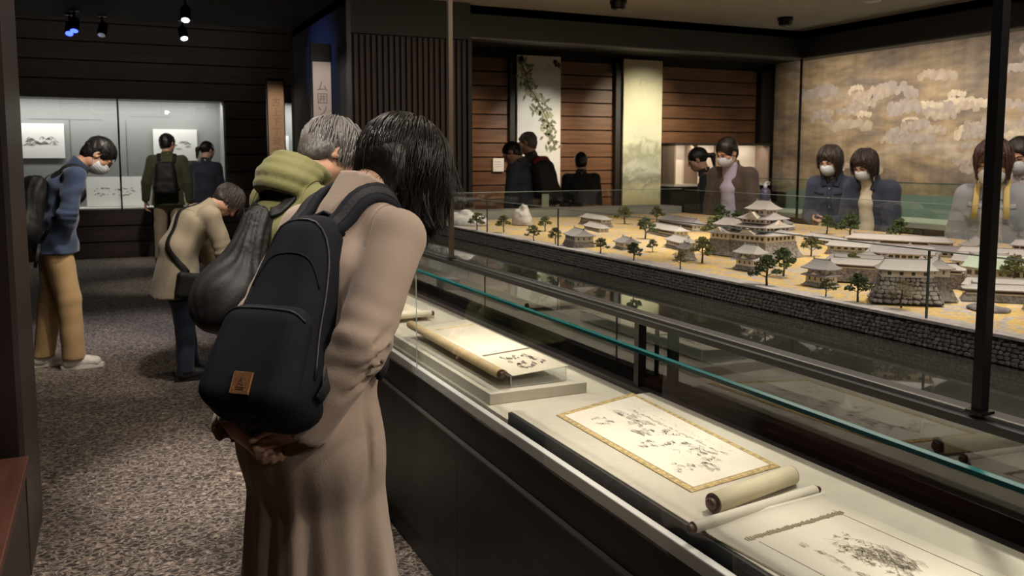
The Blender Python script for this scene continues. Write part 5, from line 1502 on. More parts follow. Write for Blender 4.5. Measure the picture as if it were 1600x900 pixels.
def hand_raw(wrist, d, pn, size, vox, curl=(25, 35, 25), spread=1.0, thumb_out=0.8):
    """d: direction of the fingers, pn: palm normal; thumb leaves on the side t = d x pn"""
    d = d / np.linalg.norm(d); pn = pn - d * (pn @ d); pn /= np.linalg.norm(pn); t = np.cross(d, pn)
    L = size
    lo = wrist - 1.2 * L; hi = wrist + 1.2 * L
    s = SDF(lo, hi, vox)
    kn = wrist + d * 0.50 * L
    s.cone(wrist - d * 0.25 * L, wrist + d * 0.02 * L, 0.125 * L, 0.130 * L, 0.01, (t, 1.25))
    s.cone(wrist + d * 0.06 * L, kn - d * 0.04 * L, 0.085 * L, 0.082 * L, 0.015, (t, 2.3))
    for i, (off, ln) in enumerate(((0.165, 0.44), (0.057, 0.49), (-0.057, 0.45), (-0.160, 0.36))):
        p = kn + t * off * L * spread - d * abs(off) * 0.18 * L; a = 0
        r0 = 0.052 * L
        for j, fr in enumerate((0.46, 0.31, 0.25)):
            a += curl[j] * (1 + 0.12 * i)
            v_ = d * math.cos(R(a)) + pn * math.sin(R(a)) + t * off * 0.35 * spread
            q = p + v_ / np.linalg.norm(v_) * ln * fr * L
            s.cone(p, q, r0, r0 * 0.90, 0.004); p = q; r0 *= 0.90
    p = wrist + d * 0.12 * L + t * 0.15 * L + pn * 0.03 * L
    v1 = d * 0.62 + t * thumb_out + pn * 0.25; v1 /= np.linalg.norm(v1)
    q = p + v1 * 0.26 * L; s.cone(p, q, 0.075 * L, 0.058 * L, 0.012)
    v2 = d * 0.85 + t * 0.25 * thumb_out + pn * 0.45; v2 /= np.linalg.norm(v2)
    q2 = q + v2 * 0.22 * L; s.cone(q, q2, 0.056 * L, 0.046 * L, 0.005)
    return s.raw()

def body_mesh(root, J, s, skin, near=False):
    k = J['k']; H = J['H']; b = s.get('bulk', 1.0)
    S_ = SDF((-0.62, -0.75, 0.0), (0.62, 0.95, H + 0.15), 0.013 if near else 0.016)
    S_.cone(J['pel'], J['waist'], 0.085 * k * b, 0.070 * k * b, 0.03, (XA, 1.45))
    S_.cone(J['waist'], J['chest'], 0.070 * k * b, 0.082 * k * b, 0.03, (XA, 1.5))
    S_.cone(J['chest'], J['nb'] - 0.05 * J['ups'], 0.080 * k * b, 0.05 * k, 0.03, (XA, 1.5))
    S_.cone(J['nb'] - 0.02 * J['ups'], J['nb'] + 0.02 * J['ups'], 0.048 * k, 0.045 * k, 0.03)
    for n in 'LR':
        S_.cone(J['nb'] - 0.03 * J['ups'], J['sh' + n], 0.04 * k, 0.045 * k, 0.03)
        S_.cone(J['sh' + n], J['el' + n], 0.044 * k, 0.034 * k, 0.02)
        S_.cone(J['el' + n], J['wr' + n], 0.034 * k, 0.024 * k, 0.01)
        S_.cone(J['hip' + n], J['kn' + n], 0.072 * k, 0.046 * k, 0.02)
        S_.cone(J['kn' + n], J['an' + n], 0.046 * k, 0.032 * k, 0.015)
        S_.cone(J['an' + n] + V3(0, 0, -0.03), J['an' + n] + J['fd' + n] * 0.12 * k + V3(0, 0, -0.045 * k), 0.030 * k, 0.022 * k, 0.02)
    parts = [S_.raw(), head_sdf(J, 0.0042 if near else 0.0055).raw()]
    for n, sg in (('L', -1), ('R', 1)):
        hp = s.get('hand' + n, {})
        d = hp.get('d', J['hd' + n]); pn = hp.get('pn', V3(-sg, 0, 0))
        d = np.array(d, float); pn = np.array(pn, float)
        # the thumb side is d x pn: choose the palm so the thumb points forward on both sides
        pts, q = hand_raw(J['wr' + n] + d / np.linalg.norm(d) * 0.008, d if sg > 0 else d * V3(-1, 1, 1), pn if sg > 0 else pn * V3(-1, 1, 1), hp.get('size', 0.178) * k, 0.0036 if near else 0.005, hp.get('curl', (22, 30, 20)), hp.get('spread', 1.0), hp.get('thumb', 0.8)) if sg > 0 else hand_left(J, n, d, pn, k, near, hp)
        parts.append((pts, q))
    return link('body', mesh_np('body', parts, skin), root)

def hand_left(J, n, d, pn, k, near, hp):
    """mirror of a right hand about the wrist's sagittal plane"""
    w0 = J['wr' + n] + d / np.linalg.norm(d) * 0.008
    m = V3(-1, 1, 1)
    pts, q = hand_raw(w0 * m, d * m, pn * m, hp.get('size', 0.178) * k, 0.0036 if near else 0.005, hp.get('curl', (22, 30, 20)), hp.get('spread', 1.0), hp.get('thumb', 0.8))
    return pts * m, q[:, ::-1]

def ring_folds(A_, J, n, amp, wl=0.048, reach=0.075):
    """soft rings of cloth around the elbow"""
    e = J['el' + n]; a = J['wr' + n] - J['sh' + n]; a = a / np.linalg.norm(a); rg = np.random.RandomState(7 if n == 'L' else 8); t2 = rg.normal(size=3) * 14
    def fn(x, y, z):
        px, py, pz = x - e[0], y - e[1], z - e[2]
        d2 = px * px + py * py + pz * pz; u = px * a[0] + py * a[1] + pz * a[2]
        return amp * np.sin(u * 6.283 / wl + 1.4 * np.sin(px * t2[0] + py * t2[1] + pz * t2[2])) * np.exp(-d2 / (reach * reach))
    A_.disp(fn)

def add_collar(S_, J, nd, ch, k, r0=0.074, r1=0.067, th=0.011):
    C_ = SDF(S_.lo, S_.hi, S_.vox); nb = J['nb']
    C_.cone(nb - 0.05 * J['ups'], nb + nd * (ch + 0.06), r0 * k, r1 * k, 0)
    C_.cone(nb - 0.05 * J['ups'], nb + nd * (ch + 0.12), (r0 - th) * k, (r1 - th) * k, 0, op='sub')
    C_.cut(nb + nd * ch, nd); C_.cut(nb - 0.06 * J['ups'], -np.array(J['ups']))
    kk = 0.008; h_ = np.clip(0.5 + 0.5 * (S_.f - C_.f) / kk, 0, 1)
    S_.f = S_.f * (1 - h_) + C_.f * h_ - kk * h_ * (1 - h_)

PEOPLE = []
def cloth_seams(parent, J, S_, mat, r_=0.0016, yoke=None, back=False):
    """stitched seams laid on the garment: armholes, and a yoke across the back"""
    up = np.array(J['ups']); fw = np.array(J['fws'])
    for n, sg in (('L', -1), ('R', 1)):
        c = J['sh' + n] + V3(-sg * 0.012, 0, 0)
        ring = [c + (fw * math.cos(a) + up * math.sin(a)) * 0.085 + V3(sg * 0.02 * math.sin(a) * -1, 0, 0) for a in [R(-70 + i * 20) for i in range(16)]]
        Q, G = hug(S_, ring, 0.0005, 40)
        MB().tube(list(Q), r_, 5).build('seam', mat, parent, True)
    if yoke:
        a = J['nb'] - up * yoke - fw * 0.13
        w_ = abs(J['shR'][0]) - 0.005
        Q, G = hug(S_, [a + V3(x * w_, 0, 0) + up * 0.03 * abs(x) for x in (-1, -0.5, 0, 0.5, 1)], 0.0, 40)
        MB().tube(list(Q), r_, 5).build('seam', mat, parent, True)
    if back:
        Q, G = hug(S_, [J['nb'] - up * 0.06 - fw * 0.1, J['chest'] - fw * 0.13, J['waist'] + V3(0, -0.14, 0)], 0.0, 30)
        MB().tube(list(Q), r_, 5).build('seam', mat, parent, True)

def sample(S_, P):
    """trilinear distance and gradient of a volume at points"""
    P = np.asarray(P, float); q = (P - S_.lo) / S_.vox
    q = np.clip(q, 1.001, np.array(S_.n) - 2.001); i = np.floor(q).astype(int); f = q - i
    out = 0; g = [0, 0, 0]
    for a in (0, 1):
        for b in (0, 1):
            for c in (0, 1):
                v = S_.f[i[:, 0]+a, i[:, 1]+b, i[:, 2]+c]
                wx, wy, wz = (f[:, 0] if a else 1-f[:, 0]), (f[:, 1] if b else 1-f[:, 1]), (f[:, 2] if c else 1-f[:, 2])
                out = out + v*wx*wy*wz
                g[0] = g[0] + v*(1 if a else -1)*wy*wz; g[1] = g[1] + v*(1 if b else -1)*wx*wz; g[2] = g[2] + v*(1 if c else -1)*wx*wy
    G = np.stack(g, 1); G /= np.maximum(np.linalg.norm(G, axis=1)[:, None], 1e-6)
    return out, G

def hug(S_, pts, off, n=24, fix=(), pull=True):
    """resample a path and lay it on the surface of a volume; returns points and normals"""
    pts = np.array([np.array(p, float) for p in pts])
    L = np.concatenate([[0], np.cumsum(np.linalg.norm(np.diff(pts, axis=0), axis=1))])
    u = np.linspace(0, L[-1], n); P = np.stack([np.interp(u, L, pts[:, k]) for k in range(3)], 1)
    for it in range(14):
        d, G = sample(S_, P)
        st = np.clip(off - d, -0.02 if pull else 0.0, 0.03)
        P = P + G * st[:, None] * 0.8
        if it < 11: P[1:-1] = (P[:-2] + 2 * P[1:-1] + P[2:]) / 4
    d, G = sample(S_, P)
    for _ in range(3): G[1:-1] = (G[:-2] + G[1:-1] + G[2:]); G /= np.linalg.norm(G, axis=1)[:, None]
    return P, G

class Plain:
    def __init__(s, S_): s.f = S_.plain; s.lo = S_.lo; s.vox = S_.vox; s.n = S_.n

def shoulder_straps(t, J, P, S_, mat, w_, th, top, low, spread=0.55, web=None, free=None):
    """two padded straps from the pack top over the shoulders and down to the pack's lower corners"""
    if hasattr(S_, 'plain'): S_ = Plain(S_)
    for sg in (-1, 1):
        sh = J['nb'] * (1 - spread) + J['sh' + ('R' if sg > 0 else 'L')] * spread; up = np.array(J['ups']); fw = J['fws']
        rough = [sh - fw * 0.14 - up * 0.05, sh - fw * 0.10 + up * 0.01, sh + up * 0.09, sh + fw * 0.11 - up * 0.01, J['chest'] + V3(sg * 0.115, 0.14, 0), J['waist'] + V3(sg * 0.15, 0.13, 0.06), J['waist'] + V3(sg * 0.20, 0.02, 0.02)]
        Q, G = hug(S_, rough, th * 0.6, 30)
        a = np.array(P(sg * top[0], top[1], top[2]))
        nlead = 4
        lead = [a * (1 - i / nlead) + Q[0] * (i / nlead) for i in range(nlead)]
        Q2 = lead + list(Q); G2 = [G[0]] * nlead + list(G)
        sp = MB().tube(Q2, 1, 10, flat=(w_, th), up=[tuple(g) for g in G2]).build('shoulder_strap', mat, t, True)
        if web:
            MB().tube([p + g * th * 0.52 for p, g in zip(Q2, G2)], 1, 6, flat=(w_ * 0.42, 0.003), up=[tuple(g) for g in G2]).build('strap_webbing', web, sp, True)
        b = np.array(P(sg * low[0], low[1], low[2]))
        R2 = [Q[-1], Q[-1] * 0.5 + b * 0.5 + V3(sg * 0.012, 0, 0), b]
        MB().tube(R2, 1, 8, flat=(w_ * 0.42, 0.0035), up=[tuple(G[-1]), (sg, 0, 0), (sg, 0, 0)]).build('lower_strap', web or mat, t, True)

def top_sdf(J, s, c):
    """jacket: c = off (thickness), hem (z), flare, vox, wr, cuff, collar, hood"""
    k = J['k']; H = J['H']; b = s.get('bulk', 1.0); o = c.get('off', 0.018); vox = c.get('vox', 0.011)
    hem = c.get('hem', 0.46 * H)
    S_ = SDF((-0.58, -0.70, hem - 0.06), (0.58, 0.85, H + 0.05), vox)
    fl = c.get('flare', 0.02)
    dn = J['pel'] + (J['pel'] - J['waist']) * ((J['pel'][2] - hem + 0.05) / max(0.05, (J['waist'] - J['pel'])[2]))
    dn[1] = J['pel'][1] + c.get('hem_y', 0.0)
    S_.cone(dn, J['waist'], (0.096 * k * b) + o + fl, 0.090 * k * b + o, 0.03, (XA, 1.48))
    S_.cone(J['waist'], J['chest'], 0.090 * k * b + o, 0.096 * k * b + o, 0.03, (XA, 1.5))
    S_.cone(J['chest'], J['nb'] - 0.075 * J['ups'], 0.092 * k * b + o, 0.052 * k + o * 0.8, 0.035, (XA, 1.5))
    A_ = SDF(S_.lo, S_.hi, vox)
    for n, sg in (('L', -1), ('R', 1)):
        S_.cone(J['nb'] - 0.036 * J['ups'], J['sh' + n], 0.036 * k + o * 0.5, 0.042 * k + o * 0.9, 0.035)
        A_.cone(J['sh' + n], J['el' + n], 0.047 * k + o, 0.042 * k + o * 0.85, 0.022)
        A_.cone(J['el' + n], J['wr' + n] - J['hd' + n] * 0.005, 0.042 * k + o * 0.85, 0.032 * k + o * 0.65, 0.012)
        # open cuff
        w_ = J['wr' + n]
        A_.cone(w_ - J['hd' + n] * 0.035, w_ + J['hd' + n] * 0.05, 0.026 * k + o * 0.35, 0.030 * k + o * 0.35, 0.002, op='sub')
        ring_folds(A_, J, n, 0.0028 + 0.08 * o)
    kk = 0.020; h_ = np.clip(0.5 + 0.5 * (S_.f - A_.f) / kk, 0, 1)
    S_.f = S_.f * (1 - h_) + A_.f * h_ - kk * h_ * (1 - h_)
    a = c.get('wr', 0.008)
    S_.disp(wr(c.get('seed', 1), a, c.get('fr', (22, 55))))
    if c.get('drag'):
        for (p, q, r_) in c['drag']: S_.cone(p, q, r_, r_ * 0.5, 0.014, op='sub')
    S_.cut((0, J['pel'][1], hem), c.get('hem_n', (0, 0, -1)))
    if c.get('hollow', False): S_.cone((0, dn[1], hem - 0.05), (0, dn[1], hem + 0.03), 0.082 * k * b + o + fl, 0.078 * k * b + o + fl, 0.004, (XA, 1.5), op='sub')
    S_.plain = S_.f.copy()
    if c.get('collar', True):
        up = J['ups']; nd = dirv(s['neck'] * 0.5 + s['lean'][2] * 0.5); ch = c.get('collar_h', 0.045)
        add_collar(S_, J, nd, ch, k)
    if c.get('hood'):
        up = J['ups']; fw = J['fws']
        for j, (rr_, zz_, tk) in enumerate(((0.094, 0.040, 0.024), (0.112, 0.014, 0.027), (0.126, -0.016, 0.028), (0.128, -0.050, 0.024))):
            a_lo, a_hi = (-200, 20) if j == 0 else (-178 + 8*j, -2 - 8*j)
            for i in range(12):
                a0 = R(a_lo + (a_hi - a_lo) * i / 12); a1 = R(a_lo + (a_hi - a_lo) * (i + 1) / 12)
                pp = [J['nb'] + V3(rr_ * k * math.cos(a), 0, 0) + fw * rr_ * 0.92 * k * math.sin(a) + up * (zz_ - (0.02 if j else 0.022) * math.sin(a) * (1 if j else 1)) * k for a in (a0, a1)]
                S_.cone(pp[0], pp[1], tk * k, tk * k, 0.006)
    return S_

def trousers_sdf(J, s, c):
    k = J['k']; H = J['H']; b = s.get('bulk', 1.0); o = c.get('off', 0.014)
    S_ = SDF((-0.45, -0.5, 0.0), (0.45, 0.55, J['waist'][2] + 0.12), c.get('vox', 0.012))
    S_.cone(J['pel'] - V3(0, 0, 0.02), J['waist'], 0.094 * k * b + o * .3, 0.070 * k * b + o * .3, 0.03, (XA, 1.42))
    for n in 'LR':
        S_.cone(J['hip' + n] + V3(0, -0.005, 0), J['kn' + n], 0.082 * k * b + o * .4, 0.058 * k + o, 0.03)
        S_.cone(J['kn' + n], J['an' + n] - V3(0, 0, 0.02), 0.058 * k + o, 0.046 * k + o, 0.02)
    S_.disp(wr(c.get('seed', 2), c.get('wr', 0.008), (18, 50), (1, 1, 1.6)))
    S_.cut((0, 0, 0.040 * H), (0, 0, -1))
    return S_

def shoes(root, J, mat, sole_mat, vox=0.009):
    k = J['k']
    for n in 'LR':
        a = J['an' + n]; d = J['fd' + n]; sd = V3(d[1], -d[0], 0)
        M = np.stack([sd, d, V3(0, 0, 1)], 1)
        s = SDF(a + V3(-0.22, -0.22, -a[2] - 0.02), a + V3(0.22, 0.26, 0.10), vox)
        b0 = V3(a[0], a[1], 0)
        s.cone(a + V3(0, 0, 0.01) - d * 0.015, a + V3(0, 0, -0.025), 0.046 * k, 0.046 * k, 0.01)
        s.cone(b0 - d * 0.035 * k + V3(0, 0, 0.042), b0 + d * 0.13 * k + V3(0, 0, 0.036), 0.040 * k, 0.037 * k, 0.02, (sd, 1.12))
        s.cone(b0 + d * 0.02 * k + V3(0, 0, 0.068), b0 + d * 0.09 * k + V3(0, 0, 0.05), 0.033 * k, 0.03 * k, 0.02)
        s.cut((0, 0, 0.014), (0, 0, -1))
        sh = sdf_obj('shoe', s, mat, root)
        mb = MB(); ol = []
        for i in range(20):
            an = 2 * math.pi * i / 20
            y = math.sin(an); x = math.cos(an)
            q = b0 + d * (0.048 + 0.135 * y) * k + sd * x * (0.046 - 0.008 * (y < -0.5)) * k * (abs(x) ** -0.25 if abs(x) > 0.05 else 1) * 0.95
            ol.append((q[0], q[1]))
        mb.prism(ol, 0.0, 0.026)
        mb.build('sole', sole_mat, sh)

def hair_cap(J, style, vox, seed=1):
    hc, M, h = J['hc'], J['Rh'], J['hs']
    P = lambda *p: hc + M @ (V3(*p) * h)
    s = SDF(hc - 0.30, hc + 0.26, vox)
    g = V3(0, 0, -1)
    if style in ('short', 'grey', 'crop'):
        t = 0.010 if style == 'crop' else 0.016
        s.ell(P(0, -0.016, 0.034), V3(0.073 + t, 0.094 + t, 0.084 + t) * h, M)
        s.ell(P(0, -0.045, -0.02), V3(0.066 + t * .7, 0.058 + t * .6, 0.075) * h, M, 0.02)
        s.ell(P(0, 0.095, -0.028), V3(0.075, 0.065, 0.085) * h, M, 0.012, 'sub')
        s.ell(P(0, 0.03, -0.105), V3(0.12, 0.085, 0.085) * h, M, 0.012, 'sub')
        for sg in (-1, 1):
            s.ell(P(sg * 0.088, 0.004, -0.020), V3(0.020, 0.028, 0.038) * h, M, 0.008, 'sub')
        s.cut(P(0, -0.07, -0.083), M @ V3(0, 0.1, -1))
        s.disp(wr(seed, 0.006, (70, 150)))
    elif style in ('bob', 'tail'):
        t = 0.013
        s.ell(P(0, -0.016, 0.034), V3(0.073 + t, 0.094 + t, 0.084 + t) * h, M)
        if style == 'bob':
            for sg in (-1, 1):
                s.cone(P(sg * 0.066, 0.000, 0.02), P(sg * 0.072, 0.016, -0.080), 0.022 * h, 0.012 * h, 0.02)
                s.cone(P(sg * 0.050, -0.06, 0.0), P(sg * 0.058, -0.045, -0.090), 0.038 * h, 0.018 * h, 0.03)
                s.cone(P(sg * 0.012, 0.076, 0.078), P(sg * 0.058, 0.066, 0.010), 0.016 * h, 0.010 * h, 0.015)
            s.cone(P(0, -0.075, 0.0), P(0, -0.060, -0.095), 0.042 * h, 0.022 * h, 0.03)
        s.ell(P(0, 0.108, -0.045), V3(0.059, 0.072, 0.082) * h, M, 0.008, 'sub')
        if style == 'tail':
            s.ell(P(0, 0.03, -0.105), V3(0.12, 0.085, 0.085) * h, M, 0.012, 'sub')
            for sg in (-1, 1): s.ell(P(sg * 0.088, 0.004, -0.020), V3(0.020, 0.028, 0.038) * h, M, 0.008, 'sub')
            a = P(0, -0.115, 0.01)
            s.ell(a, V3(0.026, 0.026, 0.026) * h, M, 0.01)
            b = a + M @ V3(0, -0.05, -0.02) * h; c_ = b + V3(0, 0, -0.13) + M @ V3(0, -0.02, 0)
            s.cone(a, b, 0.022 * h, 0.030 * h, 0.01); s.cone(b, c_, 0.030 * h, 0.010 * h, 0.01)
        s.disp(wr(seed, 0.005, (60, 130)))
    return s

def strands(root, J, mat, n, length, w0, w1, seed, lift=0.012, rad=0.0016, mask=None, steps=12, face=0.36, curl=0.0, zmin=-0.5, clump=0.6, part=0.0):
    """combed hair strands that follow the skull and then hang"""
    rg = np.random.RandomState(seed); hc, M, h = J['hc'], J['Rh'], J['hs']
    D = rg.normal(size=(n * 4, 3)); D /= np.linalg.norm(D, axis=1)[:, None]
    ok = (D[:, 2] > zmin) & ~((D[:, 1] > face) & (D[:, 2] < 0.50))
    D = D[ok][:n]; n = len(D)
    rad_e = V3(0.073, 0.094, 0.083) * h; cen = V3(0, -0.014, 0.030) * h
    gl = M.T @ V3(0, 0, -1)                      # gravity in head axes
    crown = V3(0, -0.45, 0.9); crown /= np.linalg.norm(crown)
    p = cen + D * (rad_e + lift * 0.6)
    P = [p.copy()]
    L = length * rg.uniform(0.75, 1.1, n); ln = L / steps
    layer = lift * rg.uniform(0.5, 1.5, n)
    cu = rg.normal(size=(n, 3)) * curl
    for i in range(steps):
        q = (p - cen) / (rad_e)
        nq = q / np.linalg.norm(q, axis=1)[:, None]
        comb = nq - crown; comb -= nq * np.sum(comb * nq, 1)[:, None]
        cn = np.linalg.norm(comb, axis=1)[:, None]; comb = comb / np.maximum(cn, 0.15)
        f = i / max(1, steps - 1); ww = w0 * (1 - f) + w1 * f
        d = comb * ww + gl * (1 - ww) + cu * f
        d /= np.maximum(np.linalg.norm(d, axis=1)[:, None], 1e-6)
        p = p + d * ln[:, None]
        q = (p - cen) / (rad_e + layer[:, None]); m = np.linalg.norm(q, axis=1)
        ins = m < 1
        p[ins] = cen + (p[ins] - cen) / m[ins][:, None]
        if part:                                   # keep the face free: hair parts to both sides
            fz = (p[:, 1] > 0.030 * h) & (p[:, 2] < 0.060 * h) & (np.abs(p[:, 0]) < part * h)
            sgn = np.where(D[:, 0] + 0.12 > 0, 1, -1)
            p[fz, 0] = sgn[fz] * part * h; p[fz, 1] = np.minimum(p[fz, 1], 0.055 * h)
        P.append(p.copy())
    P = np.stack(P, 1)                            # n, steps+1, 3
    ng = max(20, n // 22); gi = np.argmax(D @ D[:ng].T, axis=1)       # nearest guide strand: hair gathers in locks
    ff = (np.linspace(0, 1, steps + 1) ** 1.6)[None, :, None] * clump
    P = P * (1 - ff) + (P[gi] + (P[:, :1] - P[gi][:, :1]) * 0.35) * ff
    W = hc + P @ M.T
    m_ = steps + 1
    T = np.gradient(W, axis=1); T /= np.maximum(np.linalg.norm(T, axis=2)[:, :, None], 1e-9)
    ref = W - hc; ref /= np.linalg.norm(ref, axis=2)[:, :, None]
    B = np.cross(T, ref); B /= np.maximum(np.linalg.norm(B, axis=2)[:, :, None], 1e-9); Nn = np.cross(B, T)
    rr = rad * (1 - 0.75 * (np.arange(m_) / (m_ - 1)) ** 2) * rg.uniform(0.7, 1.3, n)[:, None]
    V = []
    for a in (90, 210, 330):
        V.append(W + (B * 1.6 * math.cos(R(a)) + Nn * math.sin(R(a))) * rr[:, :, None])
    V = np.stack(V, 2).reshape(-1, 3)             # (n, m, 3 sides)
    idx = np.arange(n * m_ * 3).reshape(n, m_, 3)
    Q = []
    for k in range(3):
        k2 = (k + 1) % 3
        Q.append(np.stack([idx[:, :-1, k], idx[:, :-1, k2], idx[:, 1:, k2], idx[:, 1:, k]], -1).reshape(-1, 4))
    o = link('hair_strands', mesh_np('hair_strands', [(V, np.concatenate(Q)[:, ::-1])], mat), root)
    o['kind'] = 'stuff'
    return o

def face_mask(root, J, mat, vox=0.005):
    hc, M, h = J['hc'], J['Rh'], J['hs']
    P = lambda *p: hc + M @ (V3(*p) * h)
    s = SDF(hc - 0.16, hc + 0.16, vox)
    s.ell(P(0, 0.022, -0.048), V3(0.070, 0.084, 0.070) * h, M)
    s.ell(P(0, 0.076, -0.036), V3(0.036, 0.042, 0.046) * h, M, 0.025)
    s.cut(P(0, 0.10, -0.008), M @ V3(0, 0.12, 1)); s.cut(P(0, 0.024, 0), M @ V3(0, -1, 0)); s.cut(P(0, 0.0, -0.112), M @ V3(0, 0.1, -1))
    s.disp(lambda x, y, z: 0.0012 * np.sin(((x - hc[0]) * M[0, 2] + (y - hc[1]) * M[1, 2] + (z - hc[2]) * M[2, 2]) * 420))
    o = sdf_obj('face_mask', s, mat, root)
    mb = MB()
    for sg in (-1, 1):
        mb2 = MB().tube([P(sg * 0.066, 0.03, -0.03), P(sg * 0.077, 0.0, 0.010), P(sg * 0.083, -0.02, 0.016), P(sg * 0.080, -0.026, -0.015), P(sg * 0.066, 0.03, -0.08)], 0.0016, 4)
        mb2.build('ear_loop', mat, o)
    return o

def eyes(root, J, skin):
    hc, M, h = J['hc'], J['Rh'], J['hs']
    for sg in (-1, 1):
        mb = MB(); P = lambda *p: tuple(hc + M @ (V3(*p) * h))
        mb.tube([P(sg*0.018, 0.0885, 0.005), P(sg*0.026, 0.0900, 0.008), P(sg*0.036, 0.0885, 0.008), P(sg*0.045, 0.083, 0.005)], [0.0018, 0.0034, 0.0034, 0.0016], 6)
        mb.build('eye', M_EYE, root)
        MB().tube([P(sg*0.014, 0.093, 0.024), P(sg*0.032, 0.092, 0.029), P(sg*0.050, 0.080, 0.024)], [0.0028, 0.0034, 0.0016], 5).build('eyebrow', M_EYE, root)

M_SKIN = pm('skin', (0.50, 0.30, 0.21), 0.5, var=(18, 0.08))
M_SKIN2 = pm('skin_warm', (0.52, 0.285, 0.18), 0.5, var=(18, 0.08))
M_HAIR = pm('black_hair', (0.012, 0.009, 0.008), 0.36, spec=0.45, bump=(120, 0.4, (1, 1, 0.25)))
M_HAIRS = pm('hair_strand', (0.012, 0.009, 0.0075), 0.36, spec=0.35)
M_HAIRG = pm('grey_hair', (0.085, 0.075, 0.070), 0.5, var=(90, 0.55), bump=(120, 0.4, (1, 1, 0.3)))
M_HAIRGS = pm('grey_hair_strand', (0.17, 0.155, 0.15), 0.45)
M_MASK = pm('mask_white', (0.62, 0.64, 0.66), 0.8)
M_SHOEB = pm('black_shoe', (0.018, 0.017, 0.018), 0.45)
M_SOLEB = pm('black_sole', (0.012, 0.012, 0.012), 0.7)

ARM_DOWN = ((0.16, 0.02, -1), (0.06, 0.12, -1))
ARM_FRONT = ((0.22, 0.10, -1), (-0.55, 1.0, -0.15))
FEET = dict(footL=(-0.09, 0.0, 8), footR=(0.09, 0.0, -8))

def person(label, loc, az, H, s, top, trs=None, skin=None, hair=('short', None), near=False, mask=False, shoe=None, face=True, group=None):
    base = dict(lean=(2, 4, 10), neck=20, head=(15, 0, 0), armL=ARM_DOWN, armR=ARM_DOWN); base.update(FEET); base.update(s); s = base
    root = thing('person', label, 'person', (loc[0], loc[1], 0), -R(az), group)
    J = skeleton(H, s); J['s'] = s; PEOPLE.append((label, root, J))
    body_mesh(root, J, s, skin or M_SKIN, near)
    if top:
        tt = dict(top); S_ = top_sdf(J, s, tt)
        J['top'] = S_; J['jacket'] = sdf_obj(tt.get('name', 'jacket'), S_, tt['mat'], root)
    if trs: sdf_obj('trousers', trousers_sdf(J, s, trs), trs['mat'], root)
    sm = shoe or (M_SHOEB, M_SOLEB)
    shoes(root, J, *sm, vox=0.008 if near else 0.011)
    if hair[0]: sdf_obj('hair', hair_cap(J, hair[0], 0.0045 if near else 0.006, seed=int(H * 1000)), hair[1] or M_HAIR, root)
    if mask: face_mask(root, J, M_MASK)
    if face and not near or mask: eyes(root, J, skin)
    return root, J

def cloth(name, col, var=0.10, rough=0.85, sc_=40, bs=0.25):
    return pm(name, col, rough, var=(6, var), bump=(sc_, bs), sheen=0.15)

# ================================================================== the visitors
# ---- woman in the beige coat, right in front of the camera
C_COAT = cloth('beige_coat', (0.37, 0.285, 0.225), 0.06, 0.8, 260, 0.10)
H = 1.62
HAZ = 64
hero = dict(lean=(6, 14, 27), neck=56, head=(55, -10, 0), hip_y=-0.02, sw=0.094,
            armR=((0.212, -0.058, 1.075), (0.128, -0.132, 0.905), 1), armL=((0.180, -0.02, 1.075), (0.03, -0.195, 0.896), 1),
            footL=(-0.075, 0.02, 6), footR=(0.075, -0.03, -6),
            handR=dict(d=(-0.82, -0.42, -0.36), pn=(0.10, -0.60, -0.70), curl=(52, 66, 48), size=0.165, spread=0.9), handL=dict(size=0.165, d=(0.90, 0.02, -0.42), pn=(0.1, 0.75, 0.3), curl=(48, 60, 44), spread=0.9))
base = dict(hero); base.update({})
root = thing('person', 'woman in long beige coat bending over the case, hands clasped behind her back', 'person', (0.41, 1.90, 0), -R(HAZ))
J = skeleton(H, hero); J['s'] = hero; PEOPLE.append(('hero', root, J))
body_mesh(root, J, hero, M_SKIN, True)
k = J['k']
V_ = 0.0075
S_ = SDF((-0.36, -0.34, 0.36), (0.36, 0.34, 1.52), V_)
o = 0.016
S_.cone(J['waist'] + V3(0, -0.005, 0.02), J['chest'], 0.096 * k + o, 0.098 * k + o, 0.03, (XA, 1.45))
S_.cone(J['chest'], J['nb'] - 0.055 * J['ups'], 0.096 * k + o, 0.058 * k + o, 0.035, (XA, 1.5))
# skirt of the coat, flaring from waist to hem
S_.cone((0, -0.005, 0.40), J['waist'] + V3(0, -0.005, 0.0), 0.152, 0.100 * k + o, 0.03, (XA, 1.30))
S_.ell((0, -0.035, 0.83), (0.185, 0.135, 0.15), None, 0.04)
A_ = SDF(S_.lo, S_.hi, V_)
for n, sg in (('L', -1), ('R', 1)):
    S_.cone(J['nb'] - 0.028 * J['ups'], J['sh' + n], 0.042 * k + o * 0.5, 0.046 * k + o, 0.035)
    A_.cone(J['sh' + n], J['el' + n], 0.048 * k + o, 0.042 * k + o, 0.022)
    A_.cone(J['el' + n], J['wr' + n], 0.043 * k + o, 0.034 * k + o * 0.9, 0.010)
    w_ = J['wr' + n]
    A_.cone(w_ - J['hd' + n] * 0.03, w_ + J['hd' + n] * 0.06, 0.028 * k + o * 0.5, 0.034 * k + o * 0.5, 0.002, op='sub')
    ring_folds(A_, J, n, 0.0036, 0.052, 0.085)
kk = 0.014; h_ = np.clip(0.5 + 0.5 * (S_.f - A_.f) / kk, 0, 1)
S_.f = S_.f * (1 - h_) + A_.f * h_ - kk * h_ * (1 - h_)
# long vertical folds in the skirt
def skirt_folds(x, y, z):
    a = np.arctan2(y + 0.01, x); f = np.clip((0.88 - z) / 0.4, 0, 1)
    return 0.011 * f * (np.sin(a * 9 + 2.2 * np.sin(z * 3.1)) + 0.5 * np.sin(a * 17 + 1.0 + 3 * z))
S_.disp(skirt_folds)
S_.disp(wr(5, 0.0045, (24, 60)))
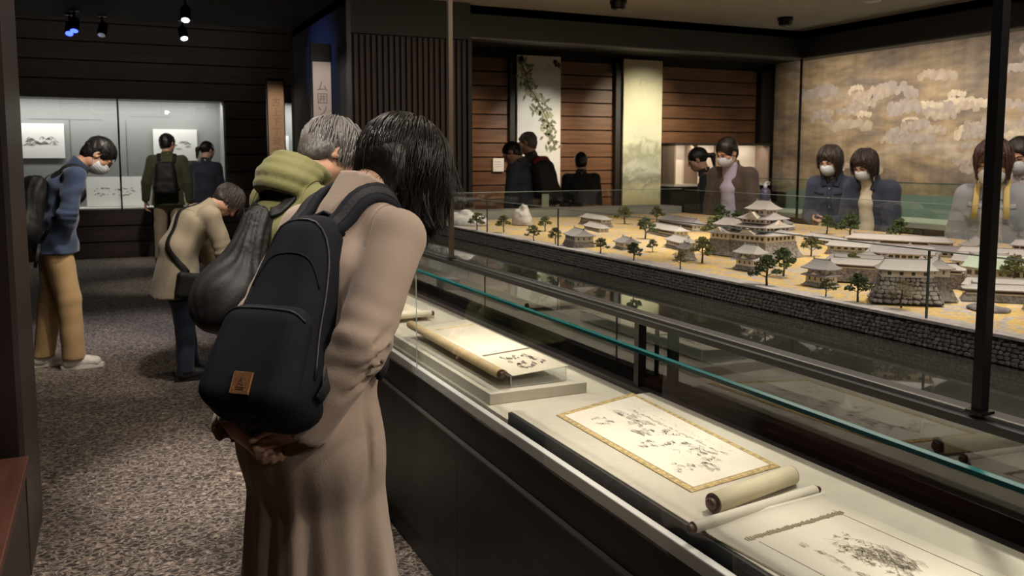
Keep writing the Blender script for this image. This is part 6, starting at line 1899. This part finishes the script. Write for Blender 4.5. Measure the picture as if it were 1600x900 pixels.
# creases at the elbow, along the upper arm and below the arm
def crease(p, q, r_): S_.cone(p, q, r_, r_ * 0.45, 0.012, op='sub')
eR, sR, wR = J['elR'], J['shR'], J['wrR']
for t_, a_ in ((0.78, 0.0), (0.92, 0.015), (1.05, -0.01)):
    c_ = sR + (eR - sR) * t_
    crease(c_ + V3(0.064, 0.045, a_ + 0.01), c_ + V3(0.066, -0.045, a_ - 0.035), 0.010)
for t_ in (0.15, 0.32, 0.52):
    c_ = eR + (wR - eR) * t_
    crease(c_ + V3(0.060, 0.035, 0.02), c_ + V3(0.055, -0.050, -0.03), 0.009)
crease(J['shR'] + V3(-0.005, -0.062, -0.02), J['shR'] + V3(0.02, -0.075, -0.13), 0.010)
crease(J['waist'] + V3(0.155, 0.06, 0.08), V3(0.175, 0.06, 0.60), 0.014)      # side opening of the skirt
crease(J['waist'] + V3(0.17, 0.00, -0.02), V3(0.19, -0.03, 0.50), 0.010)
S_.cut((0, 0, 0.46), (0, 0, -1))
# stand collar
nd = dirv(36)
add_collar(S_, J, nd, 0.052, k, 0.080, 0.070, 0.010)
coat = sdf_obj('coat', S_, C_COAT, root); coatS = S_
# stitched seams: armhole and shoulder seam, centre back
M_SEAM = pm('coat_seam', (0.30, 0.21, 0.15), 0.85)
cloth_seams(coat, J, coatS, M_SEAM, 0.0014, None, True)
TRS = dict(mat=pm('black_trousers', (0.014, 0.014, 0.016), 0.8), vox=0.014, off=0.004)
sdf_obj('trousers', trousers_sdf(J, hero, TRS), TRS['mat'], root)
shoes(root, J, M_SHOEB, M_SOLEB, 0.009)
hs_ = SDF(J['hc'] - 0.26, J['hc'] + 0.22, 0.005)
hc, M, h = J['hc'], J['Rh'], J['hs']
PP = lambda *p: hc + M @ (V3(*p) * h)
hs_.ell(PP(0, -0.016, 0.034), V3(0.079, 0.101, 0.090) * h, M)
hs_.ell(PP(0, -0.065, -0.01), V3(0.072, 0.052, 0.078) * h, M, 0.03)
for sg in (-1, 1):
    a = PP(sg * 0.062, -0.01, 0.0)
    hs_.cone(a, a + V3(sg * 0.004, -0.02, -0.125), 0.040, 0.022, 0.03)
    a = PP(sg * 0.050, -0.055, -0.02)
    hs_.cone(a, a + V3(0, -0.035, -0.085), 0.040, 0.022, 0.03)
    a = PP(sg * 0.055, 0.050, 0.055)
    hs_.cone(a, a + V3(sg * 0.006, -0.012, -0.12), 0.024, 0.012, 0.02)
hs_.ell(PP(0, 0.115, -0.050), V3(0.050, 0.075, 0.085) * h, M, 0.012, 'sub')
hs_.disp(wr(9, 0.006, (60, 120)))
sdf_obj('hair', hs_, M_HAIR, root)
strands(root, J, M_HAIRS, 7500, 0.205, 0.97, 0.22, 3, lift=0.024, rad=0.0012, steps=13, curl=0.25, zmin=-0.62, clump=0.7)
heroJ, heroRoot = J, root

# ---- her navy backpack (own thing, hanging on her back)
M_NAVYC = pm('navy_canvas', (0.0085, 0.0095, 0.0145), 0.85, var=(8, 0.25), bump=(420, 0.12), spec=0.25)
M_STRAP = pm('black_webbing', (0.013, 0.014, 0.018), 0.8, bump=(160, 0.3))
M_ZIP = pm('zip_tape', (0.010, 0.010, 0.012), 0.5)
def backpack(label, parent_loc, az, centre, tilt, half, mat, taper, yaw=0, seed=1, wr_=0.006, vox=0.007, pocket=True, sag=0.0, strap_mat=None, gather=0):
    t = thing('backpack', label, 'backpack', (parent_loc[0], parent_loc[1], 0), -R(az))
    c = V3(*centre); M = np.array(Matrix.Rotation(R(yaw), 3, 'Z') @ Matrix.Rotation(R(-tilt), 3, 'X'))
    s = SDF(c - 0.40, c + 0.40, vox)
    hx, hy, hz = half
    s.rbox(c, half, M, min(hx, hy) * 0.72, 0, taper=taper)
    P = lambda *p: c + M @ V3(*p)
    if sag: s.ell(P(0, -hy * 0.35, -hz * 0.50), (hx * 1.02, hy * (1.0 + sag), hz * 0.52), M, 0.05)
    s.disp(wr(seed, wr_, (22, 60)))
    if gather:
        def gf(x, y, z):
            px, py, pz = x - c[0], y - c[1], z - c[2]
            lx, ly, lz = [px * M[0, i] + py * M[1, i] + pz * M[2, i] for i in range(3)]
            a = np.arctan2(ly, lx); t_ = np.clip(lz / hz * 0.5 + 0.5, 0, 1)
            return gather * np.sin(a * 13 + 2.4 * np.sin(lz * 17 + a * 2)) * (0.25 + 0.75 * t_)
        s.disp(gf)
    for zz in (0.2, -0.1): s.cone(P(hx * 1.05, -hy * 0.9, hz * zz), P(hx * 0.98, hy * 0.7, hz * (zz - 0.3)), 0.012, 0.006, 0.015, op='sub')
    b = sdf_obj('main_body', s, mat, t)
    global bt_field
    bt_field = s
    return t, b, P, M, c
bt, bb, BP, BM, bc = backpack('navy canvas backpack with brown leather patch on the beige coat woman', (0.41, 1.90), HAZ, (0.062, -0.122, 1.122), 30, (0.128, 0.080, 0.232), M_NAVYC, (0.56, 0.58, 0.22), 20, 4, 0.007, 0.0065)
# front pocket with its own flap seam
s = SDF(bc - 0.36, bc + 0.36, 0.0065)
s.rbox(BP(0, -0.062, -0.108), (0.110, 0.046, 0.114), BM, 0.045, 0, taper=(0.90, 0.70, 0.20))
s.disp(wr(14, 0.005, (22, 60)))
pk = sdf_obj('front_pocket', s, M_NAVYC, bt); pockS = s
packS = SDF(bc - 0.40, bc + 0.40, 0.0065); packS.f = np.minimum(bt_field.f, 9.0)
def seam(pts, r_, mat, parent, name='zip', n=5, vol=None):
    Q, G = hug(vol or packS, [BP(*p) for p in pts], r_ * 0.15, 30)
    return MB().tube(list(Q), r_, n).build(name, mat, parent, True)
# the main zip runs in an arch over the pack, the pocket zip along its top
arch = [(-0.120, -0.030, -0.13), (-0.113, -0.034, 0.0), (-0.099, -0.036, 0.12), (-0.074, -0.038, 0.195), (0, -0.036, 0.226), (0.074, -0.038, 0.195), (0.099, -0.036, 0.12), (0.113, -0.034, 0.0), (0.122, -0.030, -0.13)]
seam(arch, 0.0036, M_ZIP, bb, 'zip')
seam([(-0.103, -0.082, -0.030), (-0.07, -0.096, -0.008), (0, -0.099, -0.002), (0.07, -0.096, -0.008), (0.103, -0.082, -0.030)], 0.0034, M_ZIP, pk, 'zip', 5, pockS)
seam([(-0.098, -0.058, 0.055), (-0.055, -0.066, 0.115), (0, -0.066, 0.125), (0.055, -0.066, 0.115), (0.098, -0.058, 0.055)], 0.0024, M_NAVYC, bb, 'seam')
seam([(-0.112, -0.078, -0.035), (-0.120, -0.084, -0.065), (-0.122, -0.088, -0.100)], 0.006, M_STRAP, pk, 'zip_pull')
for sx in (-1, 1):
    MB().tube([BP(sx*0.118, 0.01, -0.10), BP(sx*0.130, 0.0, -0.13), BP(sx*0.124, -0.01, -0.165)], 1, 8, flat=(0.03, 0.004), up=tuple(BM @ V3(sx, 0, 0))).build('side_tab', M_STRAP, bb, True)
# leather patch with a small embossed mark
pc = BP(0.012, -0.1075, -0.168); pr = bt
lp = MB().box(-0.0215, 0.0215, -0.0016, 0.0016, -0.0215, 0.0215).build('leather_patch', pm('brown_leather', (0.20, 0.085, 0.035), 0.55, var=(40, 0.15), bump=(120, 0.2)), pk, bevel=0.0012)
lp.matrix_local = Matrix.Translation(tuple(pc)) @ Matrix.Rotation(R(20), 4, 'Z') @ Matrix.Rotation(R(-30 + 3), 4, 'X')
mk = MB(); Y_ = -0.0022
def mbar(p, q, r_): mk.tube([(p[0], Y_, p[1]), (q[0], Y_, q[1])], r_, 5)
mbar((0.0, 0.0115), (-0.0065, -0.004), 0.0007); mbar((0.0, 0.007), (0.0065, -0.005), 0.0007); mbar((0.0, 0.0115), (0.0, 0.004), 0.0006); mbar((-0.004, -0.001), (0.003, -0.004), 0.0005)
mbar((-0.010, -0.0085), (0.010, -0.0085), 0.0005); mbar((-0.008, -0.012), (0.008, -0.012), 0.0006)
o = mk.build('embossed_mark', pm('emboss_dark', (0.055, 0.022, 0.010), 0.6), lp); o['kind'] = 'stuff'
st = MB()
for (a, b, c_, d_) in ((-0.0198, -0.0198, -0.019, 0.019), (0.0198, 0.0198, -0.019, 0.019)): st.tube([(a, -0.0018, c_), (b, -0.0018, d_)], 0.0005, 4)
o = st.build('stitching', pm('stitch_tan', (0.34, 0.18, 0.09), 0.8), lp); o['kind'] = 'stuff'
# padded shoulder straps over the coat, and the lower webbing
J = heroJ
shoulder_straps(bt, J, BP, coatS, M_NAVYC, 0.062, 0.017, (0.042, 0.045, 0.200), (0.112, 0.05, -0.17), 0.50, M_STRAP)
MB().tube([BP(-0.045, 0.04, 0.212), BP(-0.03, 0.035, 0.246), BP(0.0, 0.03, 0.258), BP(0.03, 0.035, 0.246), BP(0.045, 0.04, 0.212)], 1, 8, flat=(0.024, 0.006), up=tuple(BM @ V3(0, -0.3, 1))).build('grab_handle', M_STRAP, bt, True)

# ---- grey haired man in the green jacket
C_GREEN = cloth('green_jacket', (0.118, 0.113, 0.032), 0.12, 0.75, 120, 0.15)
gs = dict(lean=(4, 9, 18), neck=48, head=(44, -14, 0), hip_y=-0.03, sw=0.098, armL=((0.14, 0.12, -1), (-0.35, 0.40, -0.8)), armR=((0.14, 0.10, -1), (-0.35, 0.40, -0.85)),
          footL=(-0.10, 0.0, 8), footR=(0.10, 0.0, -8), bulk=1.06)
root, J = person('grey haired man in green hooded jacket leaning over the case behind the beige coat woman', (0.51, 2.84), 70, 1.63, gs,
       dict(mat=C_GREEN, off=0.024, vox=0.008, wr=0.013, fr=(26, 70), hood=True, seed=3, hem=0.80),
       dict(mat=pm('dark_trousers', (0.02, 0.022, 0.03), 0.8), seed=2), M_SKIN2, ('grey', M_HAIRG), True)
strands(root, J, M_HAIRGS, 1500, 0.060, 0.95, 0.6, 5, lift=0.017, rad=0.0016, steps=6, zmin=-0.35, face=0.55)
gJ, groot = J, root
cloth_seams(J['jacket'], J, J['top'], pm('green_seam', (0.10, 0.095, 0.022), 0.85), 0.0018, 0.13)
M_BLKC = pm('black_nylon', (0.0085, 0.008, 0.008), 0.62, var=(8, 0.25), bump=(50, 0.2), spec=0.3)
gt, gb, GP, GM, gc = backpack('black soft rucksack hanging from the green jacket man, behind the navy backpack', (0.51, 2.84), 70, (0.055, -0.172, 1.115), 24, (0.112, 0.075, 0.205), M_BLKC, (0.40, 0.50, 0.28), 10, 8, 0.010, 0.0075, False, 0.25, None, 0.0055)
shoulder_straps(gt, J, GP, J['top'], M_BLKC, 0.042, 0.010, (0.03, 0.01, 0.185), (0.13, 0.05, -0.14), 0.62)

# ---- bent person in the beige jacket with the cross-body bag
C_KHAKI = cloth('khaki_jacket', (0.33, 0.275, 0.19), 0.10, 0.85, 90, 0.2)
C_JEANS = cloth('dark_jeans', (0.022, 0.032, 0.060), 0.2, 0.85, 200, 0.2)
bs_ = dict(lean=(16, 32, 48), neck=66, head=(62, -10, 0), hip_y=-0.06, sw=0.105, armL=((0.1, 0.30, -1), (-0.15, 0.25, -1)), armR=((0.10, 0.30, -1), (-0.15, 0.25, -1)),
           footL=(-0.09, 0.06, 6), footR=(0.085, -0.03, -4), knee=0.02, bulk=1.05)
root, J = person('person in a beige jacket bowing low over the case, seen from the side', (0.43, 6.02), 78, 1.42, bs_,
       dict(mat=C_KHAKI, off=0.030, vox=0.0095, wr=0.015, fr=(26, 70), seed=11, hem=0.56, flare=0.034, hollow=False, hem_y=0.0, hem_n=(0, 0.1, -1)), dict(mat=C_JEANS, seed=12, vox=0.010),
       M_SKIN2, ('short', pm('dark_brown_hair', (0.030, 0.022, 0.020), 0.45, var=(60, 0.3), bump=(120, 0.4))), True)
strands(root, J, pm('salt_hair_strand', (0.075, 0.062, 0.058), 0.45), 1200, 0.085, 0.9, 0.5, 6, lift=0.017, rad=0.0018, steps=6, zmin=-0.45, face=0.5)
bJ = J
cloth_seams(J['jacket'], J, J['top'], pm('khaki_seam', (0.22, 0.18, 0.12), 0.85), 0.0022, 0.12)
t = thing('shoulder_bag', 'dark cross-body bag on a strap across the beige jacket', 'bag', (0.43, 6.02, 0), -R(78))
s = SDF((0.05, -0.35, 0.45), (0.42, 0.25, 0.85), 0.010)
s.rbox((0.235, -0.02, 0.640), (0.035, 0.095, 0.085), rotm(10, 0, 0), 0.028); s.disp(wr(3, 0.005, (30, 60)))
sdf_obj('bag_body', s, M_BLKC, t)
nb = J['nb']; ch = J['chest']; wa = J['waist']; uu = J['ups']; fw = J['fws']
rough = [V3(0.205, -0.02, 0.72), V3(0.185, -0.10, 0.80), wa + V3(0.12, -0.16, 0.04), ch + V3(0.055, -0.14, 0.08), nb + V3(-0.05, -0.10, 0.05), nb + V3(-0.10, 0.0, 0.05), nb + V3(-0.06, 0.12, -0.06)]
Q, G = hug(Plain(J['top']), rough, 0.004, 34)
MB().tube(list(Q), 1, 8, flat=(0.040, 0.007), up=[tuple(g) for g in G]).build('strap', M_BLKC, t, True)

# ---- man in the denim shirt
C_DENIM = cloth('denim_blue', (0.024, 0.042, 0.090), 0.18, 0.85, 220, 0.25)
C_TAN = cloth('tan_cotton', (0.43, 0.275, 0.125), 0.08, 0.85, 160, 0.15)
ds = dict(lean=(5, 15, 28), neck=60, head=(50, -6, 0), hip_y=-0.05, sw=0.100, armR=((0.238, 0.015, 1.075), (0.118, -0.035, 0.850), 1), armL=((0.230, 0.03, 1.075), (0.118, -0.035, 0.850), 1), handR=dict(d=(-0.1, 0.1, -1), pn=(-1, 0, 0)), handL=dict(d=(0.1, 0.1, -1), pn=(1, 0, 0)),
          footR=(0.09, 0.02, -4), footL=(-0.10, -0.16, 14), bulk=1.04, knee=0.02)
root, J = person('man in a denim shirt and tan trousers looking down, white mask and glasses', (-0.282, 6.697), 84, 1.68, ds,
       dict(mat=C_DENIM, off=0.022, vox=0.0085, wr=0.017, fr=(28, 80), seed=21, hem=0.80, flare=0.024), dict(mat=C_TAN, seed=22, vox=0.009, off=0.022, wr=0.016),
       M_SKIN2, ('crop', M_HAIR), True, True, (pm('white_sneaker', (0.58, 0.54, 0.48), 0.6, var=(30, 0.15)), pm('pale_sole', (0.66, 0.62, 0.56), 0.6)))
strands(root, J, M_HAIRS, 900, 0.045, 0.95, 0.8, 7, lift=0.012, rad=0.0015, steps=5, zmin=-0.2, face=0.55)
cloth_seams(J['jacket'], J, J['top'], pm('denim_stitch', (0.16, 0.19, 0.26), 0.85), 0.0022, 0.11)
hc, M, h = J['hc'], J['Rh'], J['hs']
P = lambda *p: tuple(hc + M @ (V3(*p) * h))
gl = MB()
for sg in (-1, 1):
    gl.tube([P(sg*0.033 + 0.022*math.cos(a), 0.099, 0.004 + 0.017*math.sin(a)) for a in [2*math.pi*i/16 for i in range(17)]], 0.0016, 5, False)
    gl.tube([P(sg*0.055, 0.097, 0.008), P(sg*0.076, 0.04, 0.010), P(sg*0.080, -0.01, 0.008)], 0.0016, 5)
gl.tube([P(-0.011, 0.100, 0.006), P(0.011, 0.100, 0.006)], 0.0015, 5)
o = gl.build('spectacles', pm('spectacle_frame', (0.02, 0.02, 0.022), 0.3, 0.4), root, True); o['kind'] = 'stuff'
dt, db, DP, DM, dc = backpack('black backpack on the denim shirt man, partly hidden by the left column', (-0.282, 6.697), 84, (0.05, -0.215, 1.09), 17, (0.150, 0.105, 0.25), M_BLKC, (0.75, 0.60, 0.2), 25, 23, 0.012, 0.0095, False, 0.2, None, 0.004)
shoulder_straps(dt, J, DP, J['top'], M_BLKC, 0.055, 0.013, (0.06, 0.04, 0.20), (0.14, 0.07, -0.17), 0.55)
MB().tube([DP(0.14, 0.06, -0.20), DP(0.17, 0.05, -0.27), DP(0.16, 0.06, -0.36)], 1, 6, flat=(0.022, 0.003), up=(1, 0, 0)).build('strap_end', M_BLKC, dt, True)

# ---- two visitors at the end of the aisle
root, J = person('man in olive jacket and khaki trousers seen from behind at the end case', (0.759, 12.743), 8, 1.76,
       dict(lean=(1, 3, 8), neck=14, head=(14, -34, 0), footL=(-0.13, 0, 16), footR=(0.12, 0, -16), sw=0.108, armL=((0.28, 0.0, -1), (0.1, 0.25, -1)), armR=((0.24, -0.02, -1), (0.02, 0.16, -1))),
       dict(mat=cloth('olive_jacket', (0.050, 0.052, 0.020), 0.12), off=0.028, vox=0.013, hem=0.80, seed=31), dict(mat=cloth('khaki_trousers', (0.36, 0.27, 0.17), 0.08), seed=32, off=0.020, vox=0.013),
       M_SKIN2, ('short', M_HAIR), False)
ot, ob, OP, OM, oc = backpack('black backpack on the olive jacket man at the end case', (0.759, 12.743), 8, (-0.01, -0.215, 1.17), 5, (0.155, 0.085, 0.23), M_BLKC, (0.8, 0.7), 0, 33, 0.010, 0.013)
shoulder_straps(ot, J, OP, J['top'], M_BLKC, 0.050, 0.013, (0.07, 0.05, 0.19), (0.14, 0.06, -0.17), 0.55)
C_NAVY = cloth('navy_knit', (0.016, 0.019, 0.034), 0.15)
person('woman in navy with a low ponytail at the end case', (1.24, 12.62), 25, 1.66, dict(lean=(1, 3, 8), neck=14, head=(12, -30, 0)),
       dict(mat=C_NAVY, off=0.012, vox=0.013, hem=0.72, seed=41), dict(mat=MATS['dark_trousers'], seed=42, vox=0.014), M_SKIN, ('tail', M_HAIR), False)

# ---- far side of the model
C_SUIT = cloth('dark_suit', (0.022, 0.024, 0.032), 0.12)
C_BLACKW = cloth('black_wool', (0.009, 0.009, 0.010), 0.12)
DT = dict(mat=MATS['dark_trousers'], vox=0.016, seed=5)
STOOP = dict(lean=(3, 8, 20), neck=40, head=(38, 25, 0), sw=0.106)
root, J = person('man in blue grey jacket with dark hair bending left, wearing a dark rucksack', (4.222, 8.675), 330, 1.66, dict(STOOP, bulk=1.05),
       dict(mat=cloth('blue_grey_jacket', (0.050, 0.058, 0.080), 0.12), off=0.024, vox=0.013, hem=0.75, seed=51), DT, M_SKIN2, ('short', M_HAIR))
rt_, rb_, RP_, RM_, rc_ = backpack('dark rucksack with a red top edge on the man bending left', (4.222, 8.675), 330, (0.06, -0.22, 1.17), 14, (0.19, 0.10, 0.25), pm('rucksack_black', (0.010, 0.008, 0.009), 0.75), (0.85, 0.75), 0, 52, 0.01, 0.013)
MB().tube([RP_(-0.15, 0.02, 0.23), RP_(-0.08, -0.02, 0.275), RP_(0.05, -0.02, 0.275), RP_(0.14, 0.02, 0.23)], 1, 8, flat=(0.07, 0.05), up=tuple(RM_ @ V3(0, -0.4, 1))).build('red_collar', pm('dark_red_cloth', (0.14, 0.010, 0.012), 0.8), rt_, True)
person('man with close grey hair in a dark blue suit, beside the rucksack wearer', (4.474, 9.025), 350, 1.74, dict(lean=(1, 4, 10), neck=18, head=(16, 35, 0), sw=0.106),
       dict(mat=C_SUIT, off=0.022, vox=0.013, hem=0.74, seed=61), DT, M_SKIN2, ('crop', pm('close_grey_hair', (0.11, 0.10, 0.095), 0.6)))
person('man in black suit seen from behind before the dark planks, between both hanging paintings', (5.122, 9.031), 22, 1.50, dict(lean=(1, 3, 8), neck=14, head=(12, -10, 0), sw=0.108),
       dict(mat=C_BLACKW, off=0.024, vox=0.013, hem=0.72, seed=71), DT, M_SKIN2, ('short', M_HAIR))
person('woman in black with a ponytail in profile before the glowing niche', (5.44, 7.02), 310, 1.55, dict(lean=(2, 6, 14), neck=26, head=(20, 0, 0)),
       dict(mat=C_BLACKW, off=0.012, vox=0.013, hem=0.72, seed=81), DT, M_SKIN, ('tail', M_HAIR))
C_BROWN = cloth('brown_jacket', (0.075, 0.050, 0.036), 0.12)
root, J = person('man in brown jacket over lilac shirt, white mask, behind the castle keep', (5.03, 6.127), 252, 1.63, dict(lean=(2, 6, 14), neck=32, head=(26, -6, 0), sw=0.106, bulk=1.05),
       dict(mat=C_BROWN, off=0.026, vox=0.011, hem=0.74, seed=91), DT, M_SKIN2, ('short', M_HAIR), False, True)
def front_panel(root, J, mat, name, w_, top_, bot, depth=0.132, vox=0.008):
    s = SDF((-0.2, -0.1, 0.6), (0.2, 0.5, 1.5), vox)
    a = J['nb'] - J['ups'] * 0.07 + J['fws'] * 0.045; b = J['chest'] + V3(0, depth * 0.55, -0.02); c = J['waist'] + V3(0, depth * 0.62, 0); d = V3(0, J['pel'][1] + depth * 0.72, bot)
    s.cone(J['nb'] + dirv(J['s']['neck'] * 0.6) * 0.02 + J['fws'] * 0.035, a, 0.045, 0.045, 0.02, (XA, w_ * 1.3)); s.cone(a, b, 0.045, 0.060, 0.02, (XA, w_ * 1.15)); s.cone(b, c, 0.060, 0.062, 0.02, (XA, w_)); s.cone(c, d, 0.062, 0.060, 0.02, (XA, w_))
    s.disp(wr(6, 0.005, (30, 60)))
    return sdf_obj(name, s, mat, root)
front_panel(root, J, cloth('lilac_shirt', (0.42, 0.36, 0.46), 0.06), 'shirt', 1.25, 0, 0.80, 0.152)
def jacket_front(root, J, mat, hem, buttons=None, pockets=True, open_=False):
    """placket, folded collar points, chest pockets and buttons laid on the jacket"""
    S_ = J['top']; up = np.array(J['ups']); fw = np.array(J['fws']); jk = J['jacket']
    a = J['nb'] + fw * 0.10 - up * 0.035
    Q, G = hug(S_, [a, J['chest'] + V3(0, 0.16, 0), J['waist'] + V3(0, 0.16, 0), V3(0, J['pel'][1] + 0.16, hem + 0.03)], 0.002, 24)
    MB().tube(list(Q), 1, 8, flat=(0.040, 0.006), up=[tuple(g) for g in G]).build('placket', mat, jk, True)
    if buttons:
        for i in range(2, 22, 4):
            MB().lathe([(0.0005, 0), (0.007, 0), (0.007, 0.003), (0.0005, 0.004)], 10).xform(Matrix.Translation(tuple(Q[i] + G[i] * 0.003)) @ Vector(tuple(G[i])).to_track_quat('Z', 'Y').to_matrix().to_4x4()).build('button', buttons, jk)
    for sg in (-1, 1):
        c = [J['nb'] + V3(sg * 0.070, -0.02, 0) + up * 0.03, J['nb'] + V3(sg * 0.078, 0.035, 0) + up * 0.006, J['nb'] + V3(sg * 0.056, 0.085, 0) - up * 0.03, J['nb'] + V3(sg * 0.045, 0.12, 0) - up * 0.075]
        Q2, G2 = hug(S_, c, 0.005, 14)
        MB().tube(list(Q2), 1, 8, flat=(0.050, 0.008), up=[tuple(g) for g in G2]).build('collar_flap', mat, jk, True)
        if pockets:
            c = J['chest'] + V3(sg * 0.085, 0.16, 0.035)
            Q3, G3 = hug(S_, [c + V3(-0.045, 0, 0), c + V3(0.045, 0, 0)], 0.003, 8)
            MB().tube(list(Q3), 1, 8, flat=(0.030, 0.006), up=[tuple(g) for g in G3]).build('pocket_flap', mat, jk, True)
M_BTN = pm('dull_button', (0.30, 0.25, 0.20), 0.4, 0.3)
C_NVJ = cloth('navy_work_jacket', (0.034, 0.040, 0.066), 0.15)
CLASP = dict(armR=((0.16, -0.02, -1), (-0.62, 0.85, -0.12)), armL=((0.16, -0.02, -1), (-0.62, 0.85, -0.12)), handR=dict(d=(-0.9, 0.45, -0.1), pn=(-0.3, -0.5, -0.8), curl=(35, 45, 30)), handL=dict(d=(0.9, 0.45, -0.1), pn=(0.3, -0.5, 0.8), curl=(35, 45, 30)))
def BOBS(root, J, seed, mat=None):
    strands(root, J, mat or pm('brown_hair_strand', (0.042, 0.027, 0.021), 0.4), 900, 0.165, 0.97, 0.30, seed, lift=0.018, rad=0.0026, steps=10, curl=0.15, zmin=-0.45, face=0.45, clump=0.4, part=0.068)
HB = pm('brown_hair', (0.035, 0.022, 0.017), 0.42, bump=(120, 0.4, (1, 1, 0.25)))
root, J = person('woman in navy jacket with clasped hands and white mask, left of the cream scarf woman', (5.255, 5.176), 250, 1.55, dict(CLASP, lean=(2, 6, 14), neck=28, head=(22, 0, 0)),
       dict(mat=C_NVJ, off=0.026, vox=0.011, hem=0.78, seed=101), DT, M_SKIN, ('bob', HB), False, True)
BOBS(root, J, 11)
jacket_front(root, J, pm('navy_trim', (0.026, 0.031, 0.053), 0.85), 0.78, M_BTN)
root, J = person('woman in navy jacket with a long cream scarf and white mask', (5.285, 4.81), 258, 1.53, dict(lean=(3, 9, 20), neck=32, head=(28, 0, 0), armR=((0.14, 0.05, -1), (-0.2, 0.45, -1)), armL=((0.14, 0.05, -1), (-0.2, 0.45, -1))),
       dict(mat=C_NVJ, off=0.030, vox=0.011, hem=0.70, seed=111), DT, M_SKIN, ('bob', HB), False, True)
C_SCARF = cloth('cream_scarf', (0.66, 0.56, 0.40), 0.06)
BOBS(root, J, 12)
jacket_front(root, J, pm('navy_trim', (0.026, 0.031, 0.053), 0.85), 0.70, None, False)
front_panel(root, J, C_SCARF, 'scarf', 1.0, 0, 0.76, 0.150)
C_GREYJ = cloth('grey_jacket', (0.30, 0.31, 0.34), 0.08)
root, J = person('woman in pale grey jacket with short brown hair and mask, behind the tall post', (5.036, 3.65), 242, 1.52, dict(lean=(2, 6, 14), neck=24, head=(18, 0, 0), hs=1.16, bulk=1.1, armR=((0.20, 0.0, -1), (-0.1, 0.20, -1)), armL=((0.2, 0.0, -1), (-0.1, 0.20, -1))),
       dict(mat=C_GREYJ, off=0.030, vox=0.011, hem=0.74, seed=121), DT, M_SKIN, ('bob', pm('red_brown_hair', (0.050, 0.022, 0.016), 0.42, bump=(120, 0.4, (1, 1, 0.25)))), False, True)
jacket_front(root, J, pm('grey_trim', (0.36, 0.37, 0.39), 0.85), 0.74, None, True)
BOBS(root, J, 13, pm('red_brown_strand', (0.060, 0.028, 0.020), 0.4))
sv = front_panel(root, J, cloth('pale_vest', (0.46, 0.44, 0.40), 0.06), 'shirt', 1.2, 0, 0.78, 0.150)
for sg in (-1, 1):
    MB().tube([J['nb'] + V3(sg*0.075, -0.02, 0.03), J['nb'] + V3(sg*0.080, 0.075, -0.02), J['chest'] + V3(sg*0.085, 0.125, 0.03), J['chest'] + V3(sg*0.09, 0.132, -0.05)], 1, 8, flat=(0.035, 0.008), up=(0, 1, 0.2)).build('lanyard', pm('yellow_lanyard', (0.62, 0.46, 0.16), 0.7), root, True)
person('person with dark hair and mask at the right edge, behind the grey jacket woman', (5.507, 3.773), 262, 1.58, dict(lean=(1, 4, 10), neck=24, head=(20, 5, 0)),
       dict(mat=cloth('white_blouse', (0.56, 0.53, 0.55), 0.06), off=0.018, vox=0.013, hem=0.74, seed=131), DT, M_SKIN2, ('short', M_HAIR), False, True)
